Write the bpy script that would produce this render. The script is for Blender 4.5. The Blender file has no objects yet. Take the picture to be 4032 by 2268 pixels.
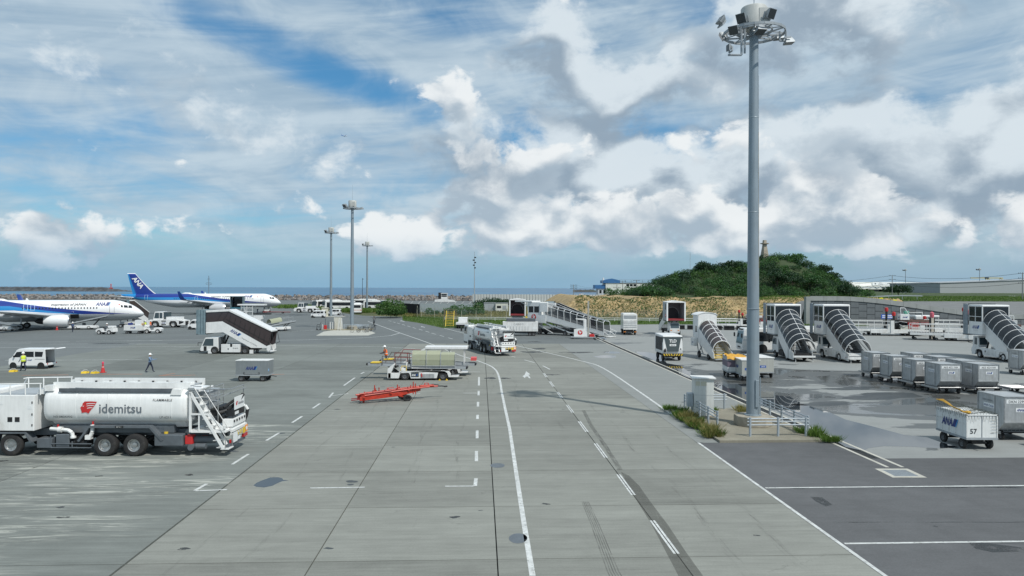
import bpy, bmesh, math, random
import numpy as np
from mathutils import Matrix, Vector, Euler
R = math.radians
SC = bpy.context.scene
COL = SC.collection
random.seed(7); RNG = np.random.default_rng(11)

# ------------------------------------------------------------------ camera
FPX, CAMH, ROLL = 2800.0, 7.9, 0.0033          # focal length in photo pixels (4032 wide), eye height
cam_d = bpy.data.cameras.new('camera'); cam = bpy.data.objects.new('camera', cam_d); COL.objects.link(cam)
cam_d.sensor_width = 36.0; cam_d.lens = 36.0 * FPX / 4032.0
cam_d.clip_start = 0.1; cam_d.clip_end = 80000
cam.location = (0, 0, CAMH)
cam.matrix_world = Matrix.Translation((0, 0, CAMH)) @ Matrix.Rotation(R(90), 4, 'X') @ Matrix.Rotation(ROLL, 4, 'Z')
SC.camera = cam
SC.render.resolution_x, SC.render.resolution_y = 1024, 576

# ------------------------------------------------------------------ node expressions
class X:
    """tiny wrapper that turns arithmetic on sockets into math nodes"""
    def __init__(s, nt, k): s.nt, s.k = nt, k
    def _b(s, o, op, rev=False):
        n = s.nt.nodes.new('ShaderNodeMath'); n.operation = op
        a, b = (o, s) if rev else (s, o)
        for i, q in enumerate((a, b)):
            if isinstance(q, X): s.nt.links.new(q.k, n.inputs[i])
            else: n.inputs[i].default_value = q
        return X(s.nt, n.outputs[0])
    def __add__(s, o): return s._b(o, 'ADD')
    __radd__ = __add__
    def __sub__(s, o): return s._b(o, 'SUBTRACT')
    def __rsub__(s, o): return s._b(o, 'SUBTRACT', True)
    def __mul__(s, o): return s._b(o, 'MULTIPLY')
    __rmul__ = __mul__
    def __truediv__(s, o): return s._b(o, 'DIVIDE')
    def mx(s, o): return s._b(o, 'MAXIMUM')
    def mn(s, o): return s._b(o, 'MINIMUM')
    def pw(s, o): return s._b(o, 'POWER')
    def gt(s, o): return s._b(o, 'GREATER_THAN')
    def lt(s, o): return s._b(o, 'LESS_THAN')
    def at2(s, o): return s._b(o, 'ARCTAN2')
    def fn(s, op):
        n = s.nt.nodes.new('ShaderNodeMath'); n.operation = op; s.nt.links.new(s.k, n.inputs[0]); return X(s.nt, n.outputs[0])
    def sm(s, lo, hi, a=0.0, b=1.0, typ='SMOOTHSTEP'):
        n = s.nt.nodes.new('ShaderNodeMapRange'); n.interpolation_type = typ
        s.nt.links.new(s.k, n.inputs[0])
        for i, q in enumerate((lo, hi, a, b)):
            if isinstance(q, X): s.nt.links.new(q.k, n.inputs[i + 1])
            else: n.inputs[i + 1].default_value = q
        return X(s.nt, n.outputs[0])
def xyz(nt, a, b, c):
    n = nt.nodes.new('ShaderNodeCombineXYZ')
    for i, q in enumerate((a, b, c)):
        if isinstance(q, X): nt.links.new(q.k, n.inputs[i])
        else: n.inputs[i].default_value = q
    return n.outputs[0]
def sep(nt, sock):
    n = nt.nodes.new('ShaderNodeSeparateXYZ'); nt.links.new(sock, n.inputs[0]); return [X(nt, n.outputs[i]) for i in range(3)]
def noise(nt, vec, scale=1, detail=4, rough=.5, dist=0, lac=2.0, dim='3D'):
    n = nt.nodes.new('ShaderNodeTexNoise'); n.noise_dimensions = dim
    nt.links.new(vec, n.inputs['Vector'])
    n.inputs['Scale'].default_value = scale; n.inputs['Detail'].default_value = detail
    n.inputs['Roughness'].default_value = rough; n.inputs['Distortion'].default_value = dist
    n.inputs['Lacunarity'].default_value = lac
    return X(nt, n.outputs['Fac'])
def mixc(nt, fac, a, b, op='MIX'):
    n = nt.nodes.new('ShaderNodeMix'); n.data_type = 'RGBA'; n.blend_type = op
    for i, q in ((0, fac), (6, a), (7, b)):
        if isinstance(q, X): nt.links.new(q.k, n.inputs[i])
        elif isinstance(q, bpy.types.NodeSocket): nt.links.new(q, n.inputs[i])
        elif i == 0: n.inputs[0].default_value = q
        else: n.inputs[i].default_value = (*q, 1) if len(q) == 3 else q
    return n.outputs[2]

# ------------------------------------------------------------------ sky
SUN_EL = R(52); SUN_AZ = math.atan2(0.70, -0.72)       # azimuth measured from +Y towards +X
to_sun = Vector((math.sin(SUN_AZ) * math.cos(SUN_EL), math.cos(SUN_AZ) * math.cos(SUN_EL), math.sin(SUN_EL)))
W = bpy.data.worlds.new('World'); SC.world = W; W.use_nodes = True
W.cycles.sampling_method = 'MANUAL'; W.cycles.sample_map_resolution = 512
nt = W.node_tree; nt.nodes.clear()
out = nt.nodes.new('ShaderNodeOutputWorld'); bg = nt.nodes.new('ShaderNodeBackground')
bg.inputs[1].default_value = 0.1
sky = nt.nodes.new('ShaderNodeTexSky'); sky.sky_type = 'NISHITA'; sky.sun_disc = False
sky.sun_elevation = SUN_EL; sky.sun_rotation = SUN_AZ
sky.altitude = 0; sky.air_density = 1.0; sky.dust_density = 0.6; sky.ozone_density = 2.0
tc = nt.nodes.new('ShaderNodeTexCoord')
dx, dy, dz = sep(nt, tc.outputs['Generated'])
az = dx.at2(dy)                                         # 0 straight ahead, + to the right
el = dz.mx(-1.0).mn(1.0).fn('ARCSINE')
U = lambda px: math.atan((px - 2016) / FPX)
V = lambda py, px=2016: math.atan((1134 - py) / FPX * math.cos(U(px)))
_ae = xyz(nt, az, el, 0.0)
class WB:
    """weighted soft elliptical bump in azimuth/elevation: where a cloud or a gap lies in the sky"""
    def __init__(s, *a): s.a = a
    def __mul__(s, w):
        px, py, rx, ry = s.a[:4]; tilt = s.a[4] if len(s.a) > 4 else 0
        m = nt.nodes.new('ShaderNodeMapping'); m.vector_type = 'TEXTURE'; nt.links.new(_ae, m.inputs[0])
        m.inputs[1].default_value = (U(px), V(py, px), 0); m.inputs[2].default_value = (0, 0, tilt); m.inputs[3].default_value = (rx * 1.22 / FPX, ry * 1.22 / FPX, 1)
        l = nt.nodes.new('ShaderNodeVectorMath'); l.operation = 'LENGTH'; nt.links.new(m.outputs[0], l.inputs[0])
        return X(nt, l.outputs['Value']).sm(0.0, 1.0, w, 0.0)
blob = WB
elp = el.mx(0.0)
hz = (elp + 0.10)
base_tint = mixc(nt, elp.sm(0.0, 0.40), (0.56, 0.86, 1.02), (0.46, 0.98, 1.16))
skyc = mixc(nt, 1.0, sky.outputs[0], base_tint, 'MULTIPLY')
n2 = lambda a, b, z, det, rough=.55, dist=0: noise(nt, xyz(nt, a + z * 3.7, b - z * 2.3, 0), 1.0, det, rough, dist, 2.0, '2D')
# high, thin, streaky layer (flat sheet seen in perspective)
pu, pv = dx / (dz.mx(0.0) + 0.14), dy / (dz.mx(0.0) + 0.14)
n1 = n2((pu * 0.9 + pv * 0.25) * 1.2, (pv * 0.75 - pu * 0.1) * 1.2, 0, 5, 0.62, 0.7)
n1b = n2(az * 3.0 + el * 2.2, el * 30.0 - az * 3.5, 3.7, 4, 0.6, 0.4)
wisp = n2(az * 7.0 + el * 5, el * 16.0 - az * 2.5, 1.1, 5, 0.6, 0.5)
gaps = blob(1150, 230, 760, 120, -0.29) * 0.85 + blob(1500, 330, 460, 100, -0.1) * 0.42 + blob(560, 550, 480, 130, 0) * 0.42 \
     + blob(2080, 560, 260, 150, 0) * 0.8 + blob(2600, 545, 300, 130, 0) * 0.7 + blob(1840, 60, 420, 130, 0) * 0.5 + blob(3800, 250, 520, 160, 0.5) * 0.40 \
     + blob(300, 760, 1200, 170, 0) * 0.32 + blob(2780, 30, 220, 100, 0) * .5
thin = (n1 * 1.2 + n1b * 0.5 + (wisp - .5) * .55 + elp.sm(0.0, 0.34) * 0.22 - gaps * 0.80 - 0.18).sm(0.0, 0.85)
thin = thin * elp.sm(0.0, 0.10, 0.5, 1.0)
thin_c = mixc(nt, (n1b * .5 + wisp * .5).sm(.3, .7), (3.5, 4.75, 5.9), (5.5, 6.6, 7.4))
c1 = mixc(nt, thin * 0.92, skyc, thin_c)
# cumulus: billows in direction space, shaded by comparing density here and towards the light
wx = n2(az * 9, el * 9, 7.7, 2) - .5
wy = n2(az * 9, el * 9, 3.3, 2) - .5
ax, ey = az + wx * .03, el + wy * .03
def puff(a, b, det):
    n = nt.nodes.new('ShaderNodeTexVoronoi'); n.voronoi_dimensions = '2D'; n.feature = 'SMOOTH_F1'; n.normalize = True
    nt.links.new(xyz(nt, a, b, 0), n.inputs['Vector']); n.inputs['Scale'].default_value = 1; n.inputs['Detail'].default_value = det; n.inputs['Roughness'].default_value = .55; n.inputs['Smoothness'].default_value = .35
    return 1.0 - X(nt, n.outputs['Distance']) * 1.25
def cumulus(c_in, sc, z, cov, soft, lo_c, hi_c, off, det=6, amt=1.0, k=1.5, kf=.8, rough=.52, bias=0.0, gain=3.0, pf=0.0):
    a = n2(ax * sc, ey * sc * 1.5, z, det, rough); al = n2(ax * sc, ey * sc * 1.5, z, 1.5, rough); b = n2((ax + off[0]) * sc, (ey + off[1]) * sc * 1.5, z, 1.5, rough)
    sh0 = (al - b) * k + (a - al) * kf
    if pf:
        q = puff(ax * sc * 2.6, ey * sc * 3.0, 2.0); qb = puff((ax + off[0] * .35) * sc * 2.6, (ey + off[1] * .35) * sc * 3.0, 1.0)
        a = a + (q - .5) * pf; sh0 = sh0 + (q - qb) * pf * 2.2
    d = (a - 0.5) * gain + cov
    m = d.sm(0.0, soft) * ((al - 0.5) * gain + cov).sm(-.30, .08)
    sh = (sh0 + bias + 0.5 + (.35 - d).mx(-.5) * 0.16).sm(0.12, 0.88)
    return mixc(nt, m * amt, c_in, mixc(nt, sh, lo_c, hi_c))
# large soft grey-white clouds, thicker to the right
covA = blob(2900, 230, 1500, 760, 0.1) * 0.8 + blob(2450, 520, 480, 330) * 0.45 + blob(1900, 620, 430, 230) * 0.8 + blob(600, 290, 560, 300, -.4) * 0.72 + blob(1200, 540, 480, 200) * 0.55 \
     + blob(2020, 320, 320, 330) * 0.7 + blob(3650, 640, 760, 420) * 0.7 + blob(2600, 700, 760, 240) * 0.6 + blob(3250, 760, 620, 220) * 0.4 \
     + az.sm(0.0, 0.6) * 0.40 - gaps * 0.65
c2 = cumulus(c1, 6.4, 1.3, covA - 0.58, 0.70, (2.95, 3.8, 4.7), (7.0, 7.8, 8.35), (0.020, 0.055), 7, 0.93, 3.4, 2.5, .60, 0.0, 3.7)
# bright cumulus standing on the horizon
band = el.sm(0.026, 0.062) * el.sm(0.07, 0.19, 1.0, 0.0)
covB = band * (az.sm(-0.36, -0.05) * 0.72) + blob(190, 950, 460, 190) * 1.0 + blob(1540, 860, 340, 260, .7) * 0.56 + blob(2050, 800, 360, 300) * 0.5 + blob(1160, 960, 240, 150) * 0.6 \
     + blob(2350, 870, 560, 220) * 0.30 + blob(2900, 900, 640, 180) * 0.26 + blob(3600, 920, 760, 200) * 0.36 + blob(3120, 720, 240, 140) * .6 + blob(1770, 380, 260, 220) * .9 + blob(2760, 560, 400, 220) * .66 + blob(3310, 700, 260, 210) * .55 + blob(2060, 650, 220, 140) * .55
c3 = cumulus(c2, 8.5, 5.1, covB - 0.64, 0.34, (3.9, 4.85, 5.75), (8.6, 8.95, 9.1), (0.010, 0.032), 7, 0.95, 2.8, 2.2, .58, .03, 3.0, .20)
# grey undersides drifting lower down
covC = blob(1900, 690, 480, 160) * 0.85 + blob(2560, 800, 860, 140) * 0.7 + blob(3650, 680, 680, 220) * 0.75 + blob(3300, 560, 460, 160) * .5 + blob(2500, 430, 740, 190, .1) * .55 + blob(1800, 970, 680, 110) * .65 + blob(700, 330, 480, 220) * .5 + blob(3300, 1010, 1300, 120) * .65 + blob(1400, 560, 420, 130) * .45 + blob(2500, 890, 520, 90) * .4
c4 = cumulus(c3, 6.5, 9.4, covC - 0.46, 0.75, (2.9, 3.75, 4.65), (4.6, 5.5, 6.3), (0.02, 0.06), 6, 0.74, 2.2, 1.8, .60)
# pale moist air close to the horizon
fin = mixc(nt, el.sm(0.0, 0.080, 0.85, 0.0), c4, mixc(nt, az.sm(-.2, .5), (2.35, 4.35, 6.2), (2.9, 4.4, 5.8)))
nt.links.new(fin, bg.inputs[0]); nt.links.new(bg.outputs[0], out.inputs[0])

# ------------------------------------------------------------------ sun and exposure
sl = bpy.data.lights.new('sun', 'SUN'); sl.energy = 3.8; sl.angle = R(1.0); sl.color = (1.0, 0.965, 0.90)
so = bpy.data.objects.new('sun', sl); COL.objects.link(so); so.location = (40, -40, 60)
so.rotation_euler = (-to_sun).to_track_quat('-Z', 'Y').to_euler()
vs = SC.view_settings; vs.view_transform = 'Standard'; vs.look = 'None'; vs.gamma = 1; vs.use_curve_mapping = False; vs.exposure = 0.0
SC.render.engine = 'CYCLES'

# ------------------------------------------------------------------ pixels -> ground
def at(px, py, z=0.0):
    """photo pixel -> point on the horizontal plane at height z"""
    a, b = (px - 2016), -(py - 1134)
    c, s = math.cos(ROLL), math.sin(ROLL)
    a, b = a * c - b * s, a * s + b * c
    Y = FPX * (CAMH - z) / (-b)
    return (a / FPX * Y, Y)
GA = R(2.5); gu = (math.cos(GA), math.sin(GA)); gv = (-math.sin(GA), math.cos(GA))
def uv(u, v): return (u * gu[0] + v * gv[0], u * gu[1] + v * gv[1])
# ================================================================== mesh helpers
class MB:
    def __init__(s): s.v, s.f, s.mi = [], [], []
    def add(s, vs, fs, m=0):
        o = len(s.v); s.v += [tuple(p) for p in vs]; s.f += [tuple(i + o for i in f) for f in fs]; s.mi += [m] * len(fs); return s
    def box(s, x0, x1, y0, y1, z0, z1, m=0):
        return s.add([(x0,y0,z0),(x1,y0,z0),(x1,y1,z0),(x0,y1,z0),(x0,y0,z1),(x1,y0,z1),(x1,y1,z1),(x0,y1,z1)],
                     [(0,3,2,1),(4,5,6,7),(0,1,5,4),(1,2,6,5),(2,3,7,6),(3,0,4,7)], m)
    def cyl(s, p0, p1, r0, r1=None, n=10, m=0, cap=True):
        r1 = r0 if r1 is None else r1
        a, b = Vector(p0), Vector(p1); d = (b - a)
        if d.length < 1e-6: return s
        d.normalize(); q = d.orthogonal().normalized(); w = d.cross(q)
        vs = []
        for p, r in ((a, r0), (b, r1)):
            for i in range(n):
                t = 2 * math.pi * i / n; vs.append(p + q * (r * math.cos(t)) + w * (r * math.sin(t)))
        fs = [(i, (i + 1) % n, n + (i + 1) % n, n + i) for i in range(n)]
        if cap: fs += [tuple(range(n - 1, -1, -1)), tuple(range(n, 2 * n))]
        return s.add(vs, fs, m)
    def tube(s, pts, r, n=6, m=0):
        for a, b in zip(pts[:-1], pts[1:]): s.cyl(a, b, r, r, n, m)
        return s
    def bar(s, p0, p1, w, h, m=0, up=(0, 0, 1)):
        a, b = Vector(p0), Vector(p1); d = (b - a).normalized(); u = Vector(up)
        if abs(d.dot(u)) > .98: u = Vector((1, 0, 0))
        q = d.cross(u).normalized() * (w / 2); k = q.cross(d).normalized() * (h / 2)
        vs = [a - q - k, a + q - k, a + q + k, a - q + k, b - q - k, b + q - k, b + q + k, b - q + k]
        return s.add(vs, [(0,1,2,3),(7,6,5,4),(0,4,5,1),(1,5,6,2),(2,6,7,3),(3,7,4,0)], m)
    def prism(s, poly, a, b, axis='y', m=0):
        n = len(poly)
        def P(p, t): return (p[0], t, p[1]) if axis == 'y' else ((t, p[0], p[1]) if axis == 'x' else (p[0], p[1], t))
        vs = [P(p, a) for p in poly] + [P(p, b) for p in poly]
        return s.add(vs, [tuple(range(n)), tuple(range(2 * n - 1, n - 1, -1))] + [(i, n + i, n + (i + 1) % n, (i + 1) % n) for i in range(n)], m)
    def loft(s, rings, cap=True, closed=True, m=0):
        n = len(rings[0]); vs = [p for r in rings for p in r]; fs = []
        for j in range(len(rings) - 1):
            for i in range(n if closed else n - 1):
                k = (i + 1) % n; fs.append((j*n+i, j*n+k, (j+1)*n+k, (j+1)*n+i))
        if cap and closed: fs += [tuple(range(n - 1, -1, -1)), tuple(range((len(rings)-1)*n, len(rings)*n))]
        return s.add(vs, fs, m)
    def lathe(s, prof, n=20, axis='y', c=(0,0,0), m=0, cap=False):
        rings = []
        for r, h in prof:
            ring = []
            for i in range(n):
                t = 2*math.pi*i/n; a, b = r*math.cos(t), r*math.sin(t)
                p = (a, h, b) if axis == 'y' else ((h, a, b) if axis == 'x' else (a, b, h))
                ring.append((p[0]+c[0], p[1]+c[1], p[2]+c[2]))
            rings.append(ring)
        return s.loft(rings, cap=cap, m=m)
    def quad(s, a, b, c, d, m=0): return s.add([a, b, c, d], [(0, 1, 2, 3)], m)
    def sphere(s, c, rx, ry=None, rz=None, n=10, k=6, m=0):
        ry = rx if ry is None else ry; rz = rx if rz is None else rz
        return s.loft([[(c[0]+rx*max(math.sin(math.pi*j/k),.01)*math.cos(2*math.pi*i/n), c[1]+ry*max(math.sin(math.pi*j/k),.01)*math.sin(2*math.pi*i/n), c[2]-rz*math.cos(math.pi*j/k)) for i in range(n)] for j in range(k+1)], m=m)
    def mesh(s, name, mats=None, smooth=False, recalc=True):
        me = bpy.data.meshes.new(name); me.from_pydata(s.v, [], s.f)
        if recalc:
            bm = bmesh.new(); bm.from_mesh(me); bmesh.ops.recalc_face_normals(bm, faces=bm.faces); bm.to_mesh(me); bm.free()
        mats = mats if isinstance(mats, (list, tuple)) else [mats]
        for m in mats:
            if m is not None: me.materials.append(m)
        if len(mats) > 1: me.polygons.foreach_set('material_index', s.mi)
        if smooth:
            me.polygons.foreach_set('use_smooth', [True] * len(me.polygons)); me.set_sharp_from_angle(angle=R(38))
        me.update(); return me
    def build(s, name, mat, parent=None, smooth=False, bevel=0, loc=None):
        o = bpy.data.objects.new(name, s.mesh(name, mat, smooth)); COL.objects.link(o)
        if parent is not None: o.parent = parent
        if loc is not None: o.location = loc
        if bevel: bev(o, bevel)
        return o
def bev(o, w, seg=2):
    m = o.modifiers.new('bevel', 'BEVEL'); m.width = w; m.segments = seg; m.limit_method = 'ANGLE'; m.angle_limit = R(40)
    m.harden_normals = False
def O(name, me, parent=None, loc=(0,0,0), rot=None, mat4=None, scale=None):
    o = bpy.data.objects.new(name, me); COL.objects.link(o)
    if parent is not None: o.parent = parent
    if mat4 is not None: o.matrix_local = mat4
    else:
        o.location = loc
        if rot: o.rotation_euler = rot
        if scale: o.scale = scale
    return o
def tag(o, label=None, cat=None, group=None, kind=None):
    if label: o['label'] = label
    if cat: o['category'] = cat
    if group: o['group'] = group
    if kind: o['kind'] = kind
    return o
def T(name, label, cat, loc=(0,0), rz=0.0, group=None):
    o = bpy.data.objects.new(name, None); COL.objects.link(o); o.empty_display_size = .3
    o.location = (loc[0], loc[1], loc[2] if len(loc) > 2 else 0.0); o.rotation_euler = (0, 0, rz)
    return tag(o, label, cat, group)
def BX(par, name, mat, b, bevel=0, rx=None):
    return MB().box(*b).build(name, mat, par, bevel=bevel)
def BXS(par, name, mat, bs, bevel=0):
    m = MB()
    for b in bs: m.box(*b)
    return m.build(name, mat, par, bevel=bevel)
def RODS(par, name, mat, segs, r=.025, n=6):
    m = MB()
    for sg in segs: m.tube(sg, r, n)
    return m.build(name, mat, par)
def copy_tree(o, parent=None):
    c = o.copy(); COL.objects.link(c)
    if parent is not None: c.parent = parent
    for ch in list(o.children): copy_tree(ch, c)
    return c
def dup(root, loc, rz, label, group=None, name=None):
    kids = list(root.children); c = root.copy(); COL.objects.link(c)
    for ch in kids: copy_tree(ch, c)
    c.location = (loc[0], loc[1], loc[2] if len(loc) > 2 else 0.0); c.rotation_euler = (0, 0, rz); c['label'] = label
    if group: c['group'] = group
    return c
def sheet(name, pts, z, mat, parent=None, kind=None):
    m = MB(); m.add([(p[0], p[1], z) for p in pts], [tuple(range(len(pts)))])
    o = m.build(name, mat, parent)
    if o.data.polygons[0].normal.z < 0: o.data.flip_normals()
    if kind: o['kind'] = kind
    return o

# ================================================================== materials
MATS = {}
def M(name, col, rough=.5, metal=0.0, var=0.0, scale=2.0, dirt=None, bump=0.0, coat=0.0, alpha=None, trans=0.0, rv=0.0, strk=False):
    if name in MATS: return MATS[name]
    m = bpy.data.materials.new(name); m.use_nodes = True; n = m.node_tree; MATS[name] = m
    b = n.nodes['Principled BSDF']
    b.inputs['Base Color'].default_value = (*col, 1); b.inputs['Roughness'].default_value = rough; b.inputs['Metallic'].default_value = metal
    if coat: b.inputs['Coat Weight'].default_value = coat; b.inputs['Coat Roughness'].default_value = .12
    if trans: b.inputs['Transmission Weight'].default_value = trans
    if alpha is not None: b.inputs['Alpha'].default_value = alpha
    if var or dirt or bump or rv:
        t = n.nodes.new('ShaderNodeTexCoord'); ps = t.outputs['Object']
        a = noise(n, ps, scale, 6, .6, .3)
        c = None
        if strk:
            px, py, pz = sep(n, ps); a2 = noise(n, xyz(n, px * 9, py * 9, pz * 0.7), 1.0, 4, .6); a = a * .45 + a2 * .55
        if var:
            c = mixc(n, a.sm(.3, .72), tuple(k * (1 - var) for k in col), tuple(min(1, k * (1 + var * .35)) for k in col))
        if dirt:
            f = noise(n, ps, scale * .43, 7, .68, .8)
            c = mixc(n, f.sm(.50, .78) * dirt[3], c if c else col, dirt[:3])
        if c: n.links.new(c, b.inputs['Base Color'])
        if rv: n.links.new((a * rv * 2 + (rough - rv)).k, b.inputs['Roughness'])
        if bump:
            bp = n.nodes.new('ShaderNodeBump'); bp.inputs['Strength'].default_value = bump; bp.inputs['Distance'].default_value = .02
            n.links.new(noise(n, ps, scale * 6, 5, .6).k, bp.inputs['Height']); n.links.new(bp.outputs[0], b.inputs['Normal'])
    return m
D1 = (.30, .27, .22, .45)
WHT = M('white_paint', (.74, .75, .745), .32, var=.12, scale=1.6, dirt=(.42, .40, .36, .35), coat=.25, strk=True)
WHT2 = M('white_paint_worn', (.70, .71, .70), .45, var=.16, scale=2.4, dirt=(.33, .28, .22, .6), strk=True)
CRM = M('cream_paint', (.68, .65, .52), .5, var=.15, dirt=D1)
GRY = M('grey_paint', (.105, .122, .138), .45, var=.2, dirt=(.12, .11, .1, .5))
LGRY = M('light_grey_paint', (.32, .35, .37), .45, var=.15, dirt=(.25, .23, .2, .4))
DKG = M('dark_metal', (.022, .024, .027), .55, .3, var=.4, dirt=(.10, .085, .07, .5))
BLK = M('black_plastic', (.018, .019, .02), .45)
RUB = M('tyre_rubber', (.022, .022, .023), .85, var=.3, scale=6, dirt=(.09, .085, .075, .5))
STL = M('steel', (.50, .51, .51), .38, .85, var=.2, scale=5)
GLV = M('galvanised', (.40, .45, .49), .5, .35, var=.18, scale=3, strk=True, dirt=(.24, .21, .17, .35))
ALU = M('aluminium_sheet', (.47, .49, .50), .40, .40, var=.30, scale=2.2, dirt=(.24, .21, .16, .5), strk=True)
GLS = M('dark_glass', (.016, .020, .024), .06, coat=.3)
GLC = M('cab_glass', (.05, .075, .09), .05, coat=.3)
NAVY = M('navy', (.012, .03, .17), .4); SKYB = M('light_blue', (.02, .28, .62), .4)
RED = M('signal_red', (.52, .03, .03), .45, var=.15); DRED = M('dark_red', (.25, .03, .035), .7, var=.2)
ORG = M('tow_orange', (.45, .036, .016), .48, var=.28, scale=6, dirt=(.16, .07, .05, .6))
YEL = M('safety_yellow', (.72, .50, .03), .5, var=.15, dirt=(.3, .24, .1, .4))
LTXT = M('dark_lettering', (.05, .055, .06), .5)
WTXT = M('white_lettering', (.75, .76, .76), .5)
GTXT = M('grey_lettering', (.13, .15, .17), .5)
SIGW = M('sign_white', (.72, .74, .74), .45)
LRED = M('lamp_red', (.45, .02, .02), .25); LORG = M('lamp_orange', (.75, .25, .03), .3)
BELW = M('bellows_grey', (.15, .215, .245), .75, var=.2, scale=3)
CONC = M('cast_concrete', (.34, .31, .25), .85, var=.3, scale=1.5, dirt=(.20, .16, .10, .6), bump=.3)
def smoked(name, tint, amt, rough=.06):
    """thin tinted acrylic: part see-through, part glossy"""
    m = bpy.data.materials.new(name); m.use_nodes = True; n = m.node_tree; b = n.nodes['Principled BSDF']
    b.inputs['Base Color'].default_value = (*tint, 1); b.inputs['Roughness'].default_value = rough
    t = n.nodes.new('ShaderNodeBsdfTransparent'); t.inputs[0].default_value = (.72, .74, .75, 1)
    mx = n.nodes.new('ShaderNodeMixShader'); mx.inputs[0].default_value = amt
    n.links.new(t.outputs[0], mx.inputs[1]); n.links.new(b.outputs[0], mx.inputs[2]); n.links.new(mx.outputs[0], n.nodes['Material Output'].inputs[0])
    return m
SMK = smoked('smoked_acrylic', (.018, .022, .027), .93); SMKC = smoked('pale_acrylic', (.06, .06, .065), .62)
BRN = smoked('bronze_acrylic', (.060, .048, .050), .90); FRP = smoked('frosted_panel', (.34, .36, .25), .86, .5)

# ================================================================== lettering and logos
_TX = {}
def text_data(body, shear=0.0, bold=0.0, space=1.0):
    k = (body, shear, bold, space)
    if k not in _TX:
        cu = bpy.data.curves.new('lettering', 'FONT'); cu.body = body; cu.size = 1.0; cu.shear = shear; cu.offset = bold; cu.space_character = space
        cu.align_x = 'CENTER'; cu.resolution_u = 2; cu.fill_mode = 'FRONT'
        ob = bpy.data.objects.new('tmp', cu); COL.objects.link(ob)
        dg = bpy.context.evaluated_depsgraph_get(); me = bpy.data.meshes.new_from_object(ob.evaluated_get(dg))
        _TX[k] = ([tuple(v.co) for v in me.vertices], [tuple(p.vertices) for p in me.polygons])
        bpy.data.objects.remove(ob); bpy.data.curves.remove(cu); bpy.data.meshes.remove(me)
    return _TX[k]
def face_mat(org, right, up):
    """matrix whose local x runs along `right`, y along `up`, z out of the face"""
    r = Vector(right).normalized(); u = Vector(up); u = (u - r * u.dot(r)).normalized(); n = r.cross(u)
    m = Matrix.Identity(4)
    for i in range(3): m[i][0], m[i][1], m[i][2], m[i][3] = r[i], u[i], n[i], org[i]
    return m
def put_mesh(mb, data, size, m=0, dx=0, dy=0):
    vs, fs = data; mb.add([(v[0]*size+dx, v[1]*size+dy, v[2]) for v in vs], fs, m)
def TXT(par, body, size, org, right, up, mat=LTXT, shear=0, bold=0.0, space=1.0, name='lettering'):
    mb = MB(); put_mesh(mb, text_data(body, shear, bold, space), size)
    o = O(name, mb.mesh(name, mat, recalc=False), par, mat4=face_mat(org, right, up)); return o
_LG = {}
def logo_mesh(kind):
    if kind in _LG: return _LG[kind]
    mb = MB()
    if kind in ('ana', 'ana_white', 'ana_plate'):
        td = text_data('ANA', .30, .028); xm = max(v[0] for v in td[0]); xn = min(v[0] for v in td[0]); sx = 1.75/(xm-xn)
        mb.add([((v[0]-xm)*sx + .43, v[1]*1.1, 0) for v in td[0]], td[1], 0)
        a = .42; mb.quad((a, 0, 0), (a+.50, 0, 0), (a+.86, .80, 0), (a+.36, .80, 0), 1)
        mb.quad((a+.52, 0, 0), (a+.64, 0, 0), (a+1.0, .80, 0), (a+.88, .80, 0), 2)
        if kind == 'ana_plate': mb.quad((-1.55, -.22, -.004), (1.65, -.22, -.004), (1.65, 1.0, -.004), (-1.55, 1.0, -.004), 3)
        mats = [WTXT if kind == 'ana_white' else NAVY, NAVY, SKYB, SIGW]
    elif kind == 'idemitsu':
        P = [(870,258),(930,256),(998,260),(985,282),(972,303),(955,326),(938,342),(925,362),(910,383),(885,371),(862,373),(840,377),(836,352),(829,344),(834,336),(822,326),(838,308),(845,300),(850,278)]
        c = lambda p: ((p[0]-910)/130, (320-p[1])/130)
        mb.add([(*c(p), 0) for p in P], [tuple(range(len(P)))], 0)
        for y, x0, x1 in ((282, 888, 985), (303, 892, 972), (326, 896, 955)):
            mb.add([(*c(q), .003) for q in ((x0, y-1), (x0+30, y-7), (x1, y-6), (x1-6, y), (x0+30, y), (x0, y+5))], [tuple(range(6))], 1)
        mb.add([(*c(q), .003) for q in ((846, 304), (866, 303), (856, 313))], [(0, 1, 2)], 1)
        put_mesh(mb, text_data('idemitsu', 0, .012, 1.0), 1.02, 2, 2.55, -.42)
        mats = [RED, SIGW, GTXT]
    elif kind == 'crane':
        n = 28; mb.add([(math.cos(2*math.pi*i/n), math.sin(2*math.pi*i/n), 0) for i in range(n)], [tuple(range(n))], 0)
        W_ = [(-.10,-.30),(-.42,.05),(-.50,.45),(-.30,.78),(.0,.86),(.08,.62),(-.02,.40),(.05,.28),(.30,.30),(.55,.55),(.50,.10),(.20,-.28)]
        mb.add([(x, y, .003) for x, y in W_], [tuple(range(len(W_)))], 1)
        N_ = [(-.12,.08),(-.28,.30),(-.26,.52),(-.08,.66),(.10,.60),(-.10,.52),(-.14,.34),(.02,.10)]
        mb.add([(x, y, .006) for x, y in N_], [tuple(range(len(N_)))], 0)
        put_mesh(mb, text_data('JAL', .15, .01), .46, 1, 0, -.74)
        for i in range(len(mb.v) - len(text_data('JAL', .15, .01)[0]), len(mb.v)): mb.v[i] = (mb.v[i][0], mb.v[i][1], .004)
        mats = [RED, SIGW]
    _LG[kind] = mb.mesh('logo', mats, recalc=False); return _LG[kind]
def LOGO(par, kind, size, org, right, up):
    return O('logo', logo_mesh(kind), par, mat4=face_mat(org, right, up) @ Matrix.Diagonal((size, size, 1, 1)))

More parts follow.
